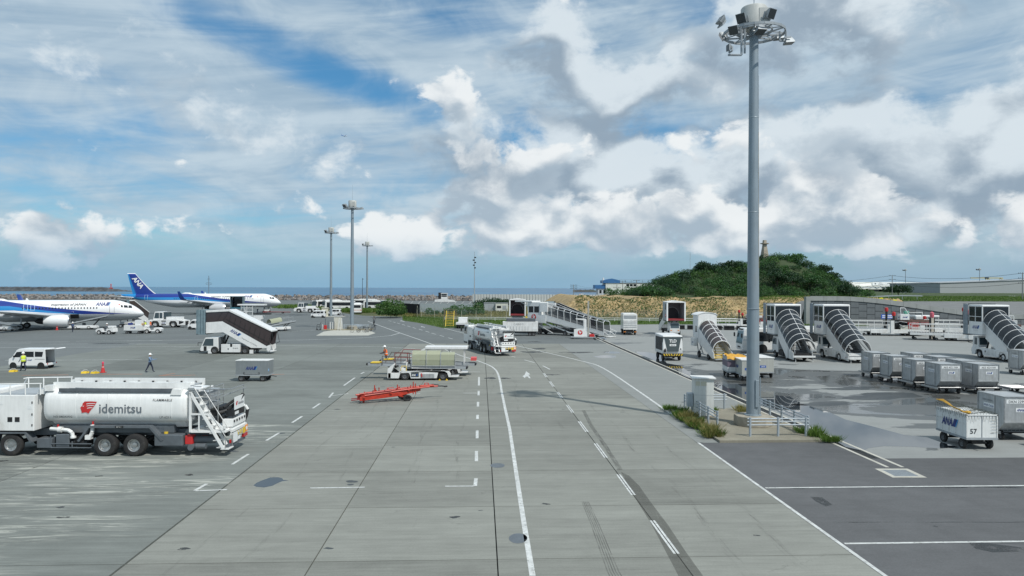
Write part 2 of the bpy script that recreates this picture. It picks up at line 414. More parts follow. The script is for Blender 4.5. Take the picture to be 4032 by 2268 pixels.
# ================================================================== wheels
_WH = {}
def wheel(par, x, y, r, w=.28, rim=None, dish=.0, z=None):
    """tyre (the wheel object) with its rim as a sub-part; outer face towards the sign of y"""
    rim = rim or STL; s = 1 if y >= 0 else -1
    k = (round(r, 3), round(w, 3), rim.name)
    if k not in _WH:
        a = MB(); h = w / 2
        a.lathe([(r*.56, -h*.9), (r*.80, -h), (r*.95, -h*.86), (r, -h*.6), (r, h*.6), (r*.95, h*.86), (r*.80, h), (r*.56, h*.9)], 22)
        b = MB(); b.lathe([(r*.57, h*.86), (r*.52, h*.8), (r*.47, h*.35), (r*.24, h*.30), (r*.22, h*.62), (.001, h*.66)], 18)
        b.lathe([(.001, -h*.4), (r*.57, -h*.4), (r*.57, h*.86)], 18)
        for i in range(8):
            t = math.pi*2*i/8; b.cyl((r*.36*math.cos(t), h*.28, r*.36*math.sin(t)), (r*.36*math.cos(t), h*.42, r*.36*math.sin(t)), r*.045, n=6)
        _WH[k] = (a.mesh('wheel', RUB, True), b.mesh('rim', rim, True))
    o = O('wheel', _WH[k][0], par, (x, y, r if z is None else z)); O('rim', _WH[k][1], o, rot=(0, 0, 0 if s > 0 else math.pi))
    return o
def wheels(par, xs, y, r, w=.28, rim=None):
    for x in xs:
        for s in (1, -1): wheel(par, x, s * y, r, w, rim)
RIMD = M('rim_grey', (.16, .165, .17), .5, .3, var=.2); RIMW = M('rim_white', (.55, .56, .56), .45, .1, var=.2)
def stair_steps(par, x0, z0, x1, z1, y0, y1, n, mat, name='step'):
    """separate treads from foot (x0,z0) to head (x1,z1)"""
    dx = (x1 - x0) / n; me = None
    for i in range(n):
        t = (i + .5) / n; cx, cz = x0 + (x1-x0)*t, z0 + (z1-z0)*t
        if me is None: me = MB().box(-abs(dx)*.55, abs(dx)*.55, y0, y1, -.03, .02).mesh(name, mat)
        O(name, me, par, (cx, 0, cz))
# ================================================================== ground
def ground_mat(name, col, var=.22, fine=.18, streak=0.0, wet=None, rough=.85, pale=0.0, dark=None):
    m = bpy.data.materials.new(name); m.use_nodes = True; n = m.node_tree; b = n.nodes['Principled BSDF']
    g = n.nodes.new('ShaderNodeNewGeometry'); px, py, pz = sep(n, g.outputs['Position'])
    u = px * gu[0] + py * gu[1]; v = px * gv[0] + py * gv[1]
    P = xyz(n, u, v, 0.0)
    oi = n.nodes.new('ShaderNodeObjectInfo'); rnd = X(n, oi.outputs['Random'])
    big = noise(n, P, .11, 5, .6, .6); mid = noise(n, P, .9, 6, .65, .4); fin_ = noise(n, P, 14, 3, .7); spk = noise(n, P, 55, 2, .8)
    f = (big - .5) * var * 2.2 + (mid - .5) * var * 1.5 + (fin_ - .5) * fine + (spk - .5) * fine * 1.2 + (rnd - .5) * .24 + 1.0
    if streak:
        s1 = noise(n, xyz(n, u * .55, v * 7.0, 2.0), 1, 5, .65, .5); s2 = noise(n, xyz(n, u * .12, v * 1.3, 7.0), 1, 5, .6, .8)
        f = f + (s1 - .5) * streak * 1.3 + (s2 - .5) * streak * 1.4
    c = mixc(n, 0.0, (*col, 1), (1, 1, 1, 1)); vm = n.nodes.new('ShaderNodeVectorMath'); vm.operation = 'SCALE'
    n.links.new(c, vm.inputs[0]); n.links.new(f.k, vm.inputs['Scale']); c = vm.outputs[0]
    crk = n.nodes.new('ShaderNodeTexVoronoi'); crk.feature = 'DISTANCE_TO_EDGE'; crk.inputs['Scale'].default_value = .11
    n.links.new(xyz(n, u + mid * 3.0, v + big * 5.0, 0.0), crk.inputs['Vector'])
    c = mixc(n, X(n, crk.outputs[0]).sm(0.0, .0022, .34, 0) * mid.sm(.48, .6), c, (.06, .06, .055))
    if pale:                                   # rubbed, whitish cleaning streaks
        s3 = noise(n, xyz(n, u * .30 + v * .05, v * 2.6, 4.0), 1, 7, .72, 1.2); s4 = noise(n, xyz(n, u * .09, v * .22, 9.0), 1, 3, .5, .6)
        c = mixc(n, s3.sm(.46, .68) * (s4 + (u + 20).pw(2.0) * (-.0016) + (v - 28).pw(2.0) * (-.0009) + .16).sm(.44, .58) * pale, c, (.40, .41, .37))
        s5 = noise(n, xyz(n, u * .07, v * .09, 13.0), 1, 4, .55, .9)
        c = mixc(n, s5.sm(.50, .66) * .30, c, tuple(k * .58 for k in col))
    st = noise(n, P, .7, 7, .7, 1.0); c = mixc(n, st.sm(.66, .80) * .30, c, tuple(k * .45 for k in col))
    n.links.new(c, b.inputs['Base Color']); b.inputs['Roughness'].default_value = rough
    b.inputs['Specular IOR Level'].default_value = .25
    if wet:                                    # drying rain water with sharp, wandering edges
        (u0, v0, ru, rv, k) = wet
        w = noise(n, xyz(n, u * .085, v * .15, 1.5), 1, 5, .55, .9) + noise(n, xyz(n, u * .5, v * .9, 4), 1, 4, .6) * .12
        a_ = (u - u0) / ru; b_ = (v - v0) / rv
        w = w + (a_ * a_ + b_ * b_).sm(0, 1, .10, -.14)
        m1 = w.sm(k, k + .012); m2 = w.sm(k + .10, k + .125)
        c2 = mixc(n, m1 * .86, c, tuple(q * .30 for q in col)); n.links.new(c2, b.inputs['Base Color'])
        n.links.new((m1 * (-.36) + m2 * (-.34) + rough).k, b.inputs['Roughness'])
        n.links.new((m1 * .25 + .25).k, b.inputs['Specular IOR Level'])
    bp = n.nodes.new('ShaderNodeBump'); bp.inputs['Strength'].default_value = .25; bp.inputs['Distance'].default_value = .012
    n.links.new((fin_ + spk * .6).k, bp.inputs['Height'])
    if not wet: n.links.new(bp.outputs[0], b.inputs['Normal'])
    return m
G_SLAB = ground_mat('concrete_slab', (.202, .209, .190), .20, .32, .40)
G_SLABL = ground_mat('concrete_slab_washed', (.156, .170, .160), .22, .28, .42, pale=1.0)
G_FAR = ground_mat('apron_far', (.140, .155, .157), .18, .16, .22, wet=(-30, 140, 3, 3, .95))
G_ROAD = ground_mat('apron_lane', (.200, .212, .206), .14, .2, .2)
G_RIGHT = ground_mat('apron_right', (.225, .236, .232), .14, .18, .14, wet=(27, 57, 22, 20, .555), rough=.8)
G_BAY = ground_mat('asphalt_bay', (.092, .095, .099), .34, .6, .18)
G_SUB = M('joint_sealant', (.035, .036, .034), .9)
def worn(m, lo, hi):
    n = m.node_tree; b = n.nodes['Principled BSDF']; g = n.nodes.new('ShaderNodeNewGeometry')
    n.links.new(noise(n, g.outputs['Position'], 7.0, 6, .72, .3).sm(lo, hi, .25, 1.0).k, b.inputs['Alpha'])
PAINT = M('road_paint', (.56, .58, .57), .6, var=.25, scale=3, dirt=(.35, .35, .32, .6))
worn(PAINT, .30, .46)
PAINTO = M('road_paint_orange', (.50, .17, .07), .7, var=.3, scale=3, dirt=(.26, .25, .22, .8))
apron = MB().add([(-400, -20, -.07), (400, -20, -.07), (400, 470, -.07), (-400, 470, -.07)], [(0, 1, 2, 3)]).build('ground', G_SUB)
apron['kind'] = 'structure'
def uvrect(name, u0, u1, v0, v1, mat, z=0.0): return sheet(name, [uv(u0, v0), uv(u1, v0), uv(u1, v1), uv(u0, v1)], z, mat, apron)
GAP = .019
def slab(u0, u1, v0, v1, mat, gl=GAP, gr=GAP):
    a, b, c, d = u0 + gl, u1 - gr, v0 + GAP, v1 - GAP
    m = MB(); P = [uv(a, c), uv(b, c), uv(b, d), uv(a, d)]
    m.add([(*p, 0) for p in P] + [(*p, -.065) for p in P], [(0, 1, 2, 3), (0, 4, 5, 1), (1, 5, 6, 2), (2, 6, 7, 3), (3, 7, 4, 0)])
    m.build('slab', mat, apron)
CU = [-10.1, -4.8, .5, 5.85, 11.1]
for i in range(4):
    for k in range(2, 20): slab(CU[i], CU[i+1], .7 + 5*k, 5.7 + 5*k, G_SLAB, .04 if i == 0 else GAP)
LU = [-47.3, -38.0, -28.7, -19.4, -10.1]
for i in range(4):
    for k in range(1, 12): slab(LU[i], LU[i+1], 4.7 + 8*k, 12.7 + 8*k, G_SLABL, GAP, .04 if i == 3 else GAP)
uvrect('near_strip', -47.3, -10.1, -20, 12.7, G_SLABL); uvrect('near_strip', -10.1, 11.1, -20, 10.7, G_SLAB)
uvrect('apron_left', -420, -47.3, -20, 100.7, G_FAR); uvrect('apron_far', -420, 18.05, 100.7, 470, G_FAR)
uvrect('asphalt_bay', 11.1, 18.05, -20, 36.0, G_BAY); uvrect('asphalt_bay', 18.05, 160, -20, 32.4, G_BAY)
uvrect('lane_strip', 11.1, 18.05, 36.0, 100.7, G_ROAD)
uvrect('apron_right', 18.75, 420, 32.4, 470, G_RIGHT)
# lane surface that swings away to the left between its painted edges
lane_l = [(1938,1445),(1896,1426),(1845,1410),(1798,1394),(1712,1360),(1656,1339),(1575,1311),(1481,1277),(1448,1265)]
def ribbon(name, pts, w, mat, z=.004, parent=None, ground=True):
    P = [Vector(at(*p)) for p in pts] if ground else [Vector(p) for p in pts]
    L, Rr = [], []
    for i, p in enumerate(P):
        d = (P[min(i+1, len(P)-1)] - P[max(i-1, 0)]).normalized(); q = Vector((-d.y, d.x)) * w / 2
        L.append(p + q); Rr.append(p - q)
    m = MB(); n = len(P)
    m.add([(*p, z) for p in L] + [(*p, z) for p in Rr], [(i, n+i, n+i+1, i+1) for i in range(n-1)])
    o = m.build(name, mat, parent or apron)
    if o.data.polygons[0].normal.z < 0: o.data.flip_normals()
    return o
def smooth(pts, k=4):
    out_ = []
    for i in range(len(pts) - 1):
        p0, p1, p2, p3 = pts[max(i-1, 0)], pts[i], pts[i+1], pts[min(i+2, len(pts)-1)]
        for j in range(k):
            t = j / k
            out_.append(tuple(.5*((2*p1[a]) + (-p0[a]+p2[a])*t + (2*p0[a]-5*p1[a]+4*p2[a]-p3[a])*t*t + (-p0[a]+3*p1[a]-3*p2[a]+p3[a])*t**3) for a in (0, 1)))
    return out_ + [pts[-1]]
ribbon('edge_line', [(2097,2268),(2060,2040),(2035,1878),(2007,1690),(1987,1599),(1975,1541)] + smooth([(1971,1510),(1959,1468)] + lane_l), .17, PAINT)
ribbon('edge_line', smooth([(2641,1629),(2511,1538),(2376,1450),(2292,1422),(2115,1380),(2012,1356),(1816,1309),(1737,1289)]), .17, PAINT)
ribbon('edge_line', [uv(11.16, v) for v in range(-2, 37, 2)], .13, PAINT, ground=False)
ribbon('edge_line', [(1575,1311)] + smooth([(1540,1321),(1500,1325),(1386,1332),(1100,1340),(790,1338),(500,1343)]), .2, PAINT, z=.005)
ribbon('edge_line', [(1635,1373),(1500,1365),(1150,1361),(777,1364),(500,1366),(0,1369)], .17, PAINT)
for a, b in (((0,1347),(275,1346)), ((190,1355),(345,1354)), ((507,1354),(659,1353.5)), ((0,1352),(120,1351)), ((300,1343),(640,1341)), ((20,1419),(560,1416)), ((1120,1277),(1200,1274)), ((1150,1305),(1290,1298))):
    ribbon('guide_line', [a, b], .14, PAINT)
Z5 = lambda x, y: (1500 + x*.2135, 1050 + y*.2135); Z3 = lambda x, y: (1500 + x*.4658, 1240 + y*.4658)
ZR = lambda x, y: (2016 + x*.7826, 1600 + y*.7826); ZL = lambda x, y: (x*.7826, 1600 + y*.7826); F = lambda x, y: (x*1.5652, y*1.5652)
for a in ((145,995,190,1008),(225,1018,265,1032),(300,1040,350,1055),(385,1063,445,1080),(485,1092,540,1110),(585,1122,645,1140),(700,1152,765,1172),(820,1190,890,1210),(930,1225,1015,1248),(1085,1268,1165,1290),(1240,1312,1325,1335)):
    ribbon('lane_dash', [Z5(*a[:2]), Z5(*a[2:])], .15, PAINT)
for a in ((1070,338,1135,357),(1212,380,1298,403),(1368,430,1428,460)): ribbon('lane_dash', [Z3(*a[:2]), Z3(*a[2:])], .15, PAINT)
dd = [[Z3(*p[:2]), Z3(*p[2:])] for p in ((1468,492,1505,525),(1527,562,1573,605),(1600,652,1655,703),(1690,760,1760,825))] + [[ZR(*p[:2]), ZR(*p[2:])] for p in ((415,75,468,128),(505,186,580,258),(633,342,735,445),(823,573,985,740))]
for a, b in dd:
    va = at(*a); vb = at(*b); ua = va[0]*gv[0]+va[1]*gv[1]; ub = vb[0]*gv[0]+vb[1]*gv[1]
    for s in (-1, 1): ribbon('lane_dash', [uv(5.85 + s*.055, ua), uv(5.85 + s*.055, ub)], .075, PAINT, ground=False)
def gdash(u, v0, v1, w=.16): ribbon('bay_dash', [uv(u, v0), uv(u, v1)], w, PAINT, ground=False)
def dashpx(p, q, w=.15, nm='bay_dash'): ribbon(nm, [p, q], w, PAINT)
for y0, y1 in ((1695,1726),(1776,1816)): dashpx((1881 - (y0-1633)*.035, y1), (1881 - (y0-1633)*.035, y0), .15)
dashpx(ZL(2391,400), ZL(2395,362)); dashpx(ZL(2240,402), ZL(2383,401), .11)
for y0, y1, x in ((525,597,828),(642,680,825),(735,775,820),(845,880,816)): dashpx(Z3(x, y1), Z3(x+1, y0), .16)
dashpx(Z3(695,661), Z3(813,661), .11); dashpx(Z3(720,481), Z3(838,482), .11)
for a in ((1520,50,1470,82),(1405,133,1340,172),(1250,240,1168,292),(1040,390,980,424)): dashpx(ZL(*a[2:]), ZL(*a[:2]), .14)
dashpx(ZL(985,425), ZL(1142,419), .11); dashpx(ZL(1560,411), ZL(1835,407), .11)
for a in ((893,950,865,970),(805,1015,787,1027),(838,988,828,1000)): dashpx(F(*a[2:]), F(*a[:2]), .14)
dashpx(F(832,996), F(876,990), .11); dashpx((1421,1472), (1434,1465), .14); dashpx((1434,1465), (1479,1465), .12)
dashpx((1480,1551), (1655,1549), .1)
for u0 in (0, 1): ribbon('bay_line', [uv(11.3, (27.75, 21.6)[u0]), uv(60, (27.75, 21.6)[u0])], (.12, .12)[u0], PAINT, ground=False)
# lane arrows
ar = [(1228,476),(1262,503),(1246,506),(1266,535),(1251,535),(1243,522),(1225,521),(1215,533),(1197,519),(1216,505)]
def pxsheet(name, pts, z, mat): return sheet(name, [at(*p) for p in pts], z, mat, apron)
pxsheet('lane_arrow', [Z3(*p) for p in ar], .004, PAINT)
for (x, y) in ((355, 1000), (735, 1108)):
    pxsheet('lane_arrow', [Z5(x + a*1.2, y + b) for a, b in ((0,0),(18,-9),(22,-4),(70,12),(62,16),(18,2),(14,8))], .004, PAINT)
for a, b in (((85,1478),(270,1476)), ((400,1474),(560,1473)), ((626,1480),(690,1470)), ((1010,1478),(1120,1473)), ((640,1479),(770,1477))): ribbon('orange_line', [a, b], .16, PAINTO)
# tyre tracks, oil and damp marks: thin films with broken edges
def film(name, col, rough, lo, hi, sc, stretch=1.0, amt=.8):
    m = bpy.data.materials.new(name); m.use_nodes = True; n = m.node_tree; b = n.nodes['Principled BSDF']
    g = n.nodes.new('ShaderNodeNewGeometry'); px, py, pz = sep(n, g.outputs['Position'])
    u = px*gu[0] + py*gu[1]; v = px*gv[0] + py*gv[1]
    a = noise(n, xyz(n, u * sc, v * sc * stretch, 0), 1, 6, .7, .5)
    b.inputs['Base Color'].default_value = (*col, 1); b.inputs['Roughness'].default_value = rough
    n.links.new((a.sm(lo, hi) * amt).k, b.inputs['Alpha']); return m
F_TYRE = film('tyre_mark', (.075, .075, .065), .8, .10, .50, 5.0, .15, .36); F_TYRE2 = film('tyre_mark_faint', (.07, .07, .065), .8, .30, .62, 9.0, .1, .36)
F_TYRE3 = film('tyre_scuff', (.09, .09, .085), .85, .45, .75, 6.0, .08, .20); F_DAMP = film('damp_mark', (.055, .062, .065), .4, .25, .45, 1.2, 1, .72); F_OIL = film('oil_mark', (.03, .032, .032), .45, .36, .55, 1.0, 1.0, .8)
WATER = M('puddle_water', (.03, .036, .042), .02); WATER.node_tree.nodes['Principled BSDF'].inputs['Specular IOR Level'].default_value = .6
pxsheet('tyre_track', [ZR(*p) for p in ((548,330),(600,430),(700,590),(838,854),(962,854),(880,740),(780,590),(700,485),(640,400),(590,350))], .003, F_TYRE)
for k in range(5):
    ribbon('tyre_track', [ZR(352 + k*8, 480), ZR(400 + k*10, 600), ZR(480 + k*14, 830), ZR(495 + k*15, 860)], .035, F_TYRE2, .003)
ribbon('tyre_track', [ZR(545,320), ZR(470,200), ZR(400,100), ZR(360,20)], .22, F_TYRE2, .003)
def blobpx(name, cx, cy, rx, ry, mat, z=.003, j=.22, n=22, seed=0):
    rg = random.Random(seed + int(cx)); ph = [rg.uniform(0, 6.28) for _ in range(4)]
    P = []
    for i in range(n):
        t = 2*math.pi*i/n; k = 1 + j*(.5*math.sin(2*t+ph[0]) + .3*math.sin(3*t+ph[1]) + .2*math.sin(5*t+ph[2]))
        P.append((cx + rx*k*math.cos(t), cy + ry*k*math.sin(t)))
    return pxsheet(name, P, z, mat)
blobpx('damp_patch', 1385, 1896, 22, 5, F_DAMP); blobpx('damp_patch', 1380, 1908, 15, 3, F_DAMP)
blobpx('manhole_cover', 1959, 1833, 29, 9, GRY, .004, .03); blobpx('manhole_cover', 2040, 2120, 36, 20, GRY, .004, .03)
pxsheet('puddle', [ZL(*p) for p in ((1275,398),(1290,385),(1320,372),(1360,358),(1400,357),(1420,362),(1425,370),(1452,373),(1420,377),(1400,385),(1370,400),(1330,408),(1290,405))], .003, WATER)
for cx, cy, rx, ry in ((2410,1388,36,4),(2385,1404,48,5),(1408,1281,24,4),(2365,1335,26,6),(1420,1298,30,3)): blobpx('puddle', cx, cy, rx, ry, WATER)
pxsheet('puddle', [(2815,1510),(2880,1513),(2950,1510),(3000,1540),(3050,1556),(3110,1562),(3160,1590),(3270,1625),(3330,1652),(3440,1680),(3560,1712),(3650,1722),(3700,1740),(3780,1762),(3700,1766),(3600,1760),(3480,1757),(3420,1765),(3400,1775),(3330,1760),(3230,1700),(3130,1650),(3010,1600),(2900,1562),(2820,1532)], .003, WATER)
pxsheet('puddle', [(2500,1384),(2560,1388),(2605,1400),(2625,1430),(2680,1440),(2720,1470),(2750,1480),(2810,1488),(2765,1506),(2700,1483),(2630,1448),(2560,1412),(2515,1394)], .003, WATER)
for cx, cy, rx, ry in ((3480,1560,150,14),(3250,1590,120,8),(3700,1590,100,6),(3350,1530,90,7),(3600,1500,120,8)): blobpx('damp_patch', cx, cy, rx, ry, F_DAMP, j=.5)
for p in (((1500,455),(1560,458),(1612,495),(1580,503),(1530,480)), ((2300,690),(2350,685),(2450,695),(2576,712),(2576,730),(2420,735),(2330,715))): pxsheet('damp_patch', [ZR(*q) for q in p], .003, F_OIL)
blobpx('damp_patch', ZR(1460,410)[0], ZR(0,411)[1], 40, 4, F_OIL, j=.5)
for x in (1900, 2250, 2480): blobpx('damp_patch', ZR(x,0)[0], ZR(0,408)[1], 70, 2.5, F_OIL, j=.6)
for a, b, w in (((1640,583),(2576,583),.05), ((1410,411),(2576,407),.07), ((1700,690),(2576,688),.03)): ribbon('seam', [ZR(a[0] + (b[0]-a[0])*q/8, a[1] + (b[1]-a[1])*q/8 + .8*math.sin(q*2.1)) for q in range(9)], w, F_OIL, .0035)
for x, y in ((925,717),(320,557)): blobpx('oil_spot', *ZL(x, y), 24, 5, F_OIL, j=.5)
for x0, y0, x1, y1, w in ((1500,690,1100,705,1.6),(2480,1310,2200,1300,.8)): pass
for cx, cy, rx, ry in ((1930,1489,28,3),(2105,1346,24,2),(2125,1373,22,3),(2100,1386,60,3),(1150,1240,60,2),(430,1353,60,2),(2270,1388,60,3),(2180,1476,26,3),(1990,1490,18,3)): blobpx('oil_spot', cx, cy, rx, ry, F_OIL, j=.4)
rgs = random.Random(44)
for k in range(70):
    u_, v_ = rgs.uniform(-30, 17), 15 + 60*rgs.random()**1.5; r = rgs.uniform(.04, .16)
    sheet('oil_spot', [(uv(u_, v_)[0] + r*(1+.4*math.sin(3*t+k))*math.cos(t)*1.5, uv(u_, v_)[1] + r*(1+.4*math.sin(2*t+k))*math.sin(t)) for t in [i*.628 for i in range(10)]], .0025, F_OIL if k % 3 else F_DAMP, apron)
for k in range(14):
    u_ = rgs.choice((-7.4, -2.2, 2.2, 4.0, 8.4)) + rgs.uniform(-.6, .6); v_ = rgs.uniform(14, 60)
    for s in (-.9, .9): ribbon('tyre_track', [uv(u_+s+.2*math.sin(q*.5+k), v_+q) for q in range(0, int(rgs.uniform(8, 22)), 2)], .16, F_TYRE3, .002 + .00004*k, ground=False)
# drainage channel with its concrete edges and grating bars
for u0 in (17.97, 18.66): uvb = MB().add([(*uv(u0, 31), .0), (*uv(u0+.17, 31), .0), (*uv(u0+.17, 118), .0), (*uv(u0, 118), .0)], [(0,1,2,3)])
GRATE = M('grating_iron', (.045, .047, .05), .5, .6, var=.3)
EDGE = M('channel_edge', (.46, .45, .40), .8, var=.2)
dr = T('drain_channel', 'long grated drain channel with pale concrete edges beside the parked equipment', 'drain')
def uvbox(u0, u1, v0, v1, z0, z1, par, nm, mat):
    m = MB(); P = [uv(u0, v0), uv(u1, v0), uv(u1, v1), uv(u0, v1)]
    m.add([(*p, z0) for p in P] + [(*p, z1) for p in P], [(3,2,1,0),(4,5,6,7),(0,1,5,4),(1,2,6,5),(2,3,7,6),(3,0,4,7)]); return m.build(nm, mat, par)
uvbox(17.98, 18.14, 30.8, 118, -.06, .006, dr, 'channel_edge', EDGE); uvbox(18.66, 18.82, 30.8, 118, -.06, .006, dr, 'channel_edge', EDGE)
mg = MB()
for k in range(800):
    v = 30.9 + k*.11
    P = [uv(18.14, v), uv(18.66, v), uv(18.66, v+.05), uv(18.14, v+.05)]; mg.add([(*p, -.004) for p in P], [(0,1,2,3)])
mg.build('grating', GRATE, dr)['kind'] = 'stuff'
cb = T('catch_basin', 'square catch basin grate set in a pale concrete frame at the end of the drain', 'drain grate')
bpx = [ZR(*p) for p in ((1825,314),(1990,314),(2088,359),(1915,359))]; B4 = [Vector((*at(*p), 0)) for p in bpx]
cc = sum(B4, Vector()) / 4
m = MB(); m.add([(p.x, p.y, .008) for p in B4] + [((cc + (p-cc)*.70).x, (cc + (p-cc)*.70).y, .008) for p in B4], [(i, (i+1) % 4, 4+(i+1) % 4, 4+i) for i in range(4)]); m.build('frame', EDGE, cb)
I4 = [cc + (p-cc)*.70 for p in B4]
for k in range(14):
    a = I4[0].lerp(I4[3], (k+.1)/14); b = I4[1].lerp(I4[2], (k+.1)/14); c_ = I4[1].lerp(I4[2], (k+.7)/14); d_ = I4[0].lerp(I4[3], (k+.7)/14)
    MB().add([(q.x, q.y, .006) for q in (a, b, c_, d_)], [(0,1,2,3)]).build('grate_bar', GLV, cb)
# ================================================================== sea, shore and far things
def sea_mat():
    m = bpy.data.materials.new('sea_water'); m.use_nodes = True; n = m.node_tree; b = n.nodes['Principled BSDF']
    g = n.nodes.new('ShaderNodeNewGeometry'); px, py, pz = sep(n, g.outputs['Position'])
    a = noise(n, xyz(n, px * .004, py * .0012, 0), 1, 4, .6, .4)
    n.links.new(mixc(n, a.sm(.35, .68), (.012, .082, .175), (.030, .150, .255)), b.inputs['Base Color'])
    b.inputs['Roughness'].default_value = .32; b.inputs['Specular IOR Level'].default_value = .35
    w = noise(n, xyz(n, px * .12, py * .05, 0), 1, 6, .65); bp = n.nodes.new('ShaderNodeBump'); bp.inputs['Strength'].default_value = .8; bp.inputs['Distance'].default_value = 1.0
    n.links.new(w.k, bp.inputs['Height']); n.links.new(bp.outputs[0], b.inputs['Normal']); return m
sheet('sea', [(-60000, 446), (60000, 446), (60000, 60000), (-60000, 60000)], -3.0, sea_mat(), None, 'structure')
def pt(px, Y): return (px - 2016) / FPX * Y
ROCKG = M('rock_grey', (.21, .205, .20), .9, var=.4, scale=.6, bump=.4); ROCKT = M('rock_tan', (.27, .225, .19), .9, var=.4, scale=.6, bump=.4); ROCKD = M('rock_dark', (.085, .082, .08), .9, var=.4, scale=.6)
def rockmesh(seed):
    rg = random.Random(seed); m = MB(); n, k = 7, 4
    m.loft([[((.75+rg.random()*.5)*max(math.sin(math.pi*j/k), .12)*math.cos(2*math.pi*i/n), (.75+rg.random()*.5)*max(math.sin(math.pi*j/k), .12)*math.sin(2*math.pi*i/n), -math.cos(math.pi*j/k)*(.6+rg.random()*.25)) for i in range(n)] for j in range(k+1)])
    return m
RK = [rockmesh(i) for i in range(6)]; RKM = [[r.mesh('rock', mt) for r in RK] for mt in (ROCKG, ROCKT, ROCKD)]
rv = T('rock_revetment', 'long bank of tumbled grey and tan boulders along the sea shore', 'rocks', (-150, 442))
m = MB(); m.prism([(-8, -.05), (-3.5, 1.7), (3, 2.2), (8, -3.5), (8, -4)], -330, 128, 'x'); m.build('core', ROCKD, rv)
rg = random.Random(5)
def rock_at(i):
    x = rg.uniform(-110, 126); t = rg.random(); y = -8 + t*9.5; z = .3 + t*2.5
    return x, y, z
for i in range(290):
    x, y, z = rock_at(i); s = rg.uniform(.55, 1.05)
    O('rock', RKM[rg.choice((0, 0, 1, 2, 0))][rg.randrange(6)], rv, (x, y, z), (rg.uniform(0, 3), rg.uniform(0, 3), rg.uniform(0, 6)), scale=(s*1.2, s, s))
ms = MB()
for i in range(2600):
    x = rg.uniform(-330, 127); t = rg.random(); s = rg.uniform(.45, 1.05); r = RK[rg.randrange(6)]; Rm = Euler((rg.uniform(0,3), rg.uniform(0,3), rg.uniform(0,6))).to_matrix()
    ms.add([Rm @ Vector(v) * s + Vector((x, -8 + t*10, .1 + t*2.6)) for v in r.v], r.f, rg.choice((0, 0, 0, 1, 2)))
o = ms.build('boulders', [ROCKG, ROCKT, ROCKD], rv); o['kind'] = 'stuff'
# breakwater with red beacon, far breakwater
bw = T('breakwater', 'dark stone breakwater reaching out into the sea', 'breakwater', (pt(250, 1620), 1620, -3))
m = MB(); rgb = random.Random(2); prof = []
for i in range(140):
    x = -340 + i*3.6; e = 1 if i < 118 else max(0, 1-(i-118)/22.); h = 9.6*e + rgb.uniform(-.5, .9)
    prof.append([(x, -9-4*e, -.5), (x, -5, h*.42 + rgb.uniform(-.6, .6)), (x, -3, h*(.8 if i > 100 else .93)), (x, 3, h), (x, 9, -.5)])
m.loft(prof, closed=True); m.build('body', M('breakwater_stone', (.085, .095, .105), .9, var=.5, scale=.08), bw)
MB().box(-340, 60, -13.5, -9, 0, 1.2).build('foot_apron', M('stone_pale', (.16, .17, .175), .9, var=.4, scale=.1), bw)
bc = T('harbour_beacon', 'small red harbour beacon on the end of the breakwater', 'beacon', (pt(437, 1620), 1620, 4.5))
MB().lathe([(1.6, 0), (1.1, 1), (.95, 7.2), (1.8, 7.3), (1.8, 7.9), (1.0, 8.0), (1.0, 9.6), (.1, 10.4)], 10, 'z', cap=True).build('tower', M('beacon_red', (.50, .06, .06), .5), bc)
BXS(bc, 'base', M('beacon_base', (.35, .08, .08), .6), [(-3.4, 3.4, -2, 2, -1.5, 1.2)])
fb = T('tetrapod_mole', 'low distant mole of concrete blocks beyond the fishing boat', 'breakwater', (pt(2330, 1900), 1900, -3))
m = MB()
for i in range(60): m.box(-50 + i*2.2, -48.4 + i*2.2, -3, 3, -.5, 4.5 + rgb.uniform(-.8, 1.1) + (2.2 if i < 26 else 0))
m.build('blocks', ROCKG, fb)
bt = T('fishing_boat', 'small white fishing boat with pale cabin out on the water', 'boat', (pt(2293, 1050), 1050, -3))
MB().loft([[(-5.5, -1.2, 1.3), (-5.5, 1.2, 1.3), (-5.3, .8, 0), (-5.3, -.8, 0)], [(1, -1.6, 1.4), (1, 1.6, 1.4), (1, 1.0, -.1), (1, -1.0, -.1)], [(5.8, -.1, 2.2), (5.8, .1, 2.2), (4.8, .1, 0), (4.8, -.1, 0)]]).build('hull', WHT, bt)
BXS(bt, 'cabin', WHT, [(-1.8, 1.6, -1, 1, 1.3, 3.2)], .1); BX(bt, 'window', GLS, (-1.5, 1.62, -1.02, 1.02, 2.3, 2.8)); BX(bt, 'deck_gear', M('boat_orange', (.6, .3, .18), .6), (-4.6, -2.4, -.8, .8, 1.3, 2.4)); RODS(bt, 'mast', STL, [((0, 0, 3), (0, 0, 5.5))], .06)
# sea wall of pale upright panels
sw = T('sea_wall', 'pale sea wall made of upright panels behind the site hut', 'wall', (pt(1860, 335), 335))
PANW = M('wall_panel_pale', (.50, .52, .50), .75, var=.15, scale=.5, dirt=(.30, .28, .24, .4)); me_p = MB().box(.06, 1.29, 0, .15, 0, 4.9).mesh('panel', PANW); me_q = MB().box(-.06, .06, -.12, .2, 0, 4.95).mesh('post', GRY)
for i in range(56): O('panel', me_p, sw, (i*1.35, 0, 0)); O('post', me_q, sw, (i*1.35, 0, 0))
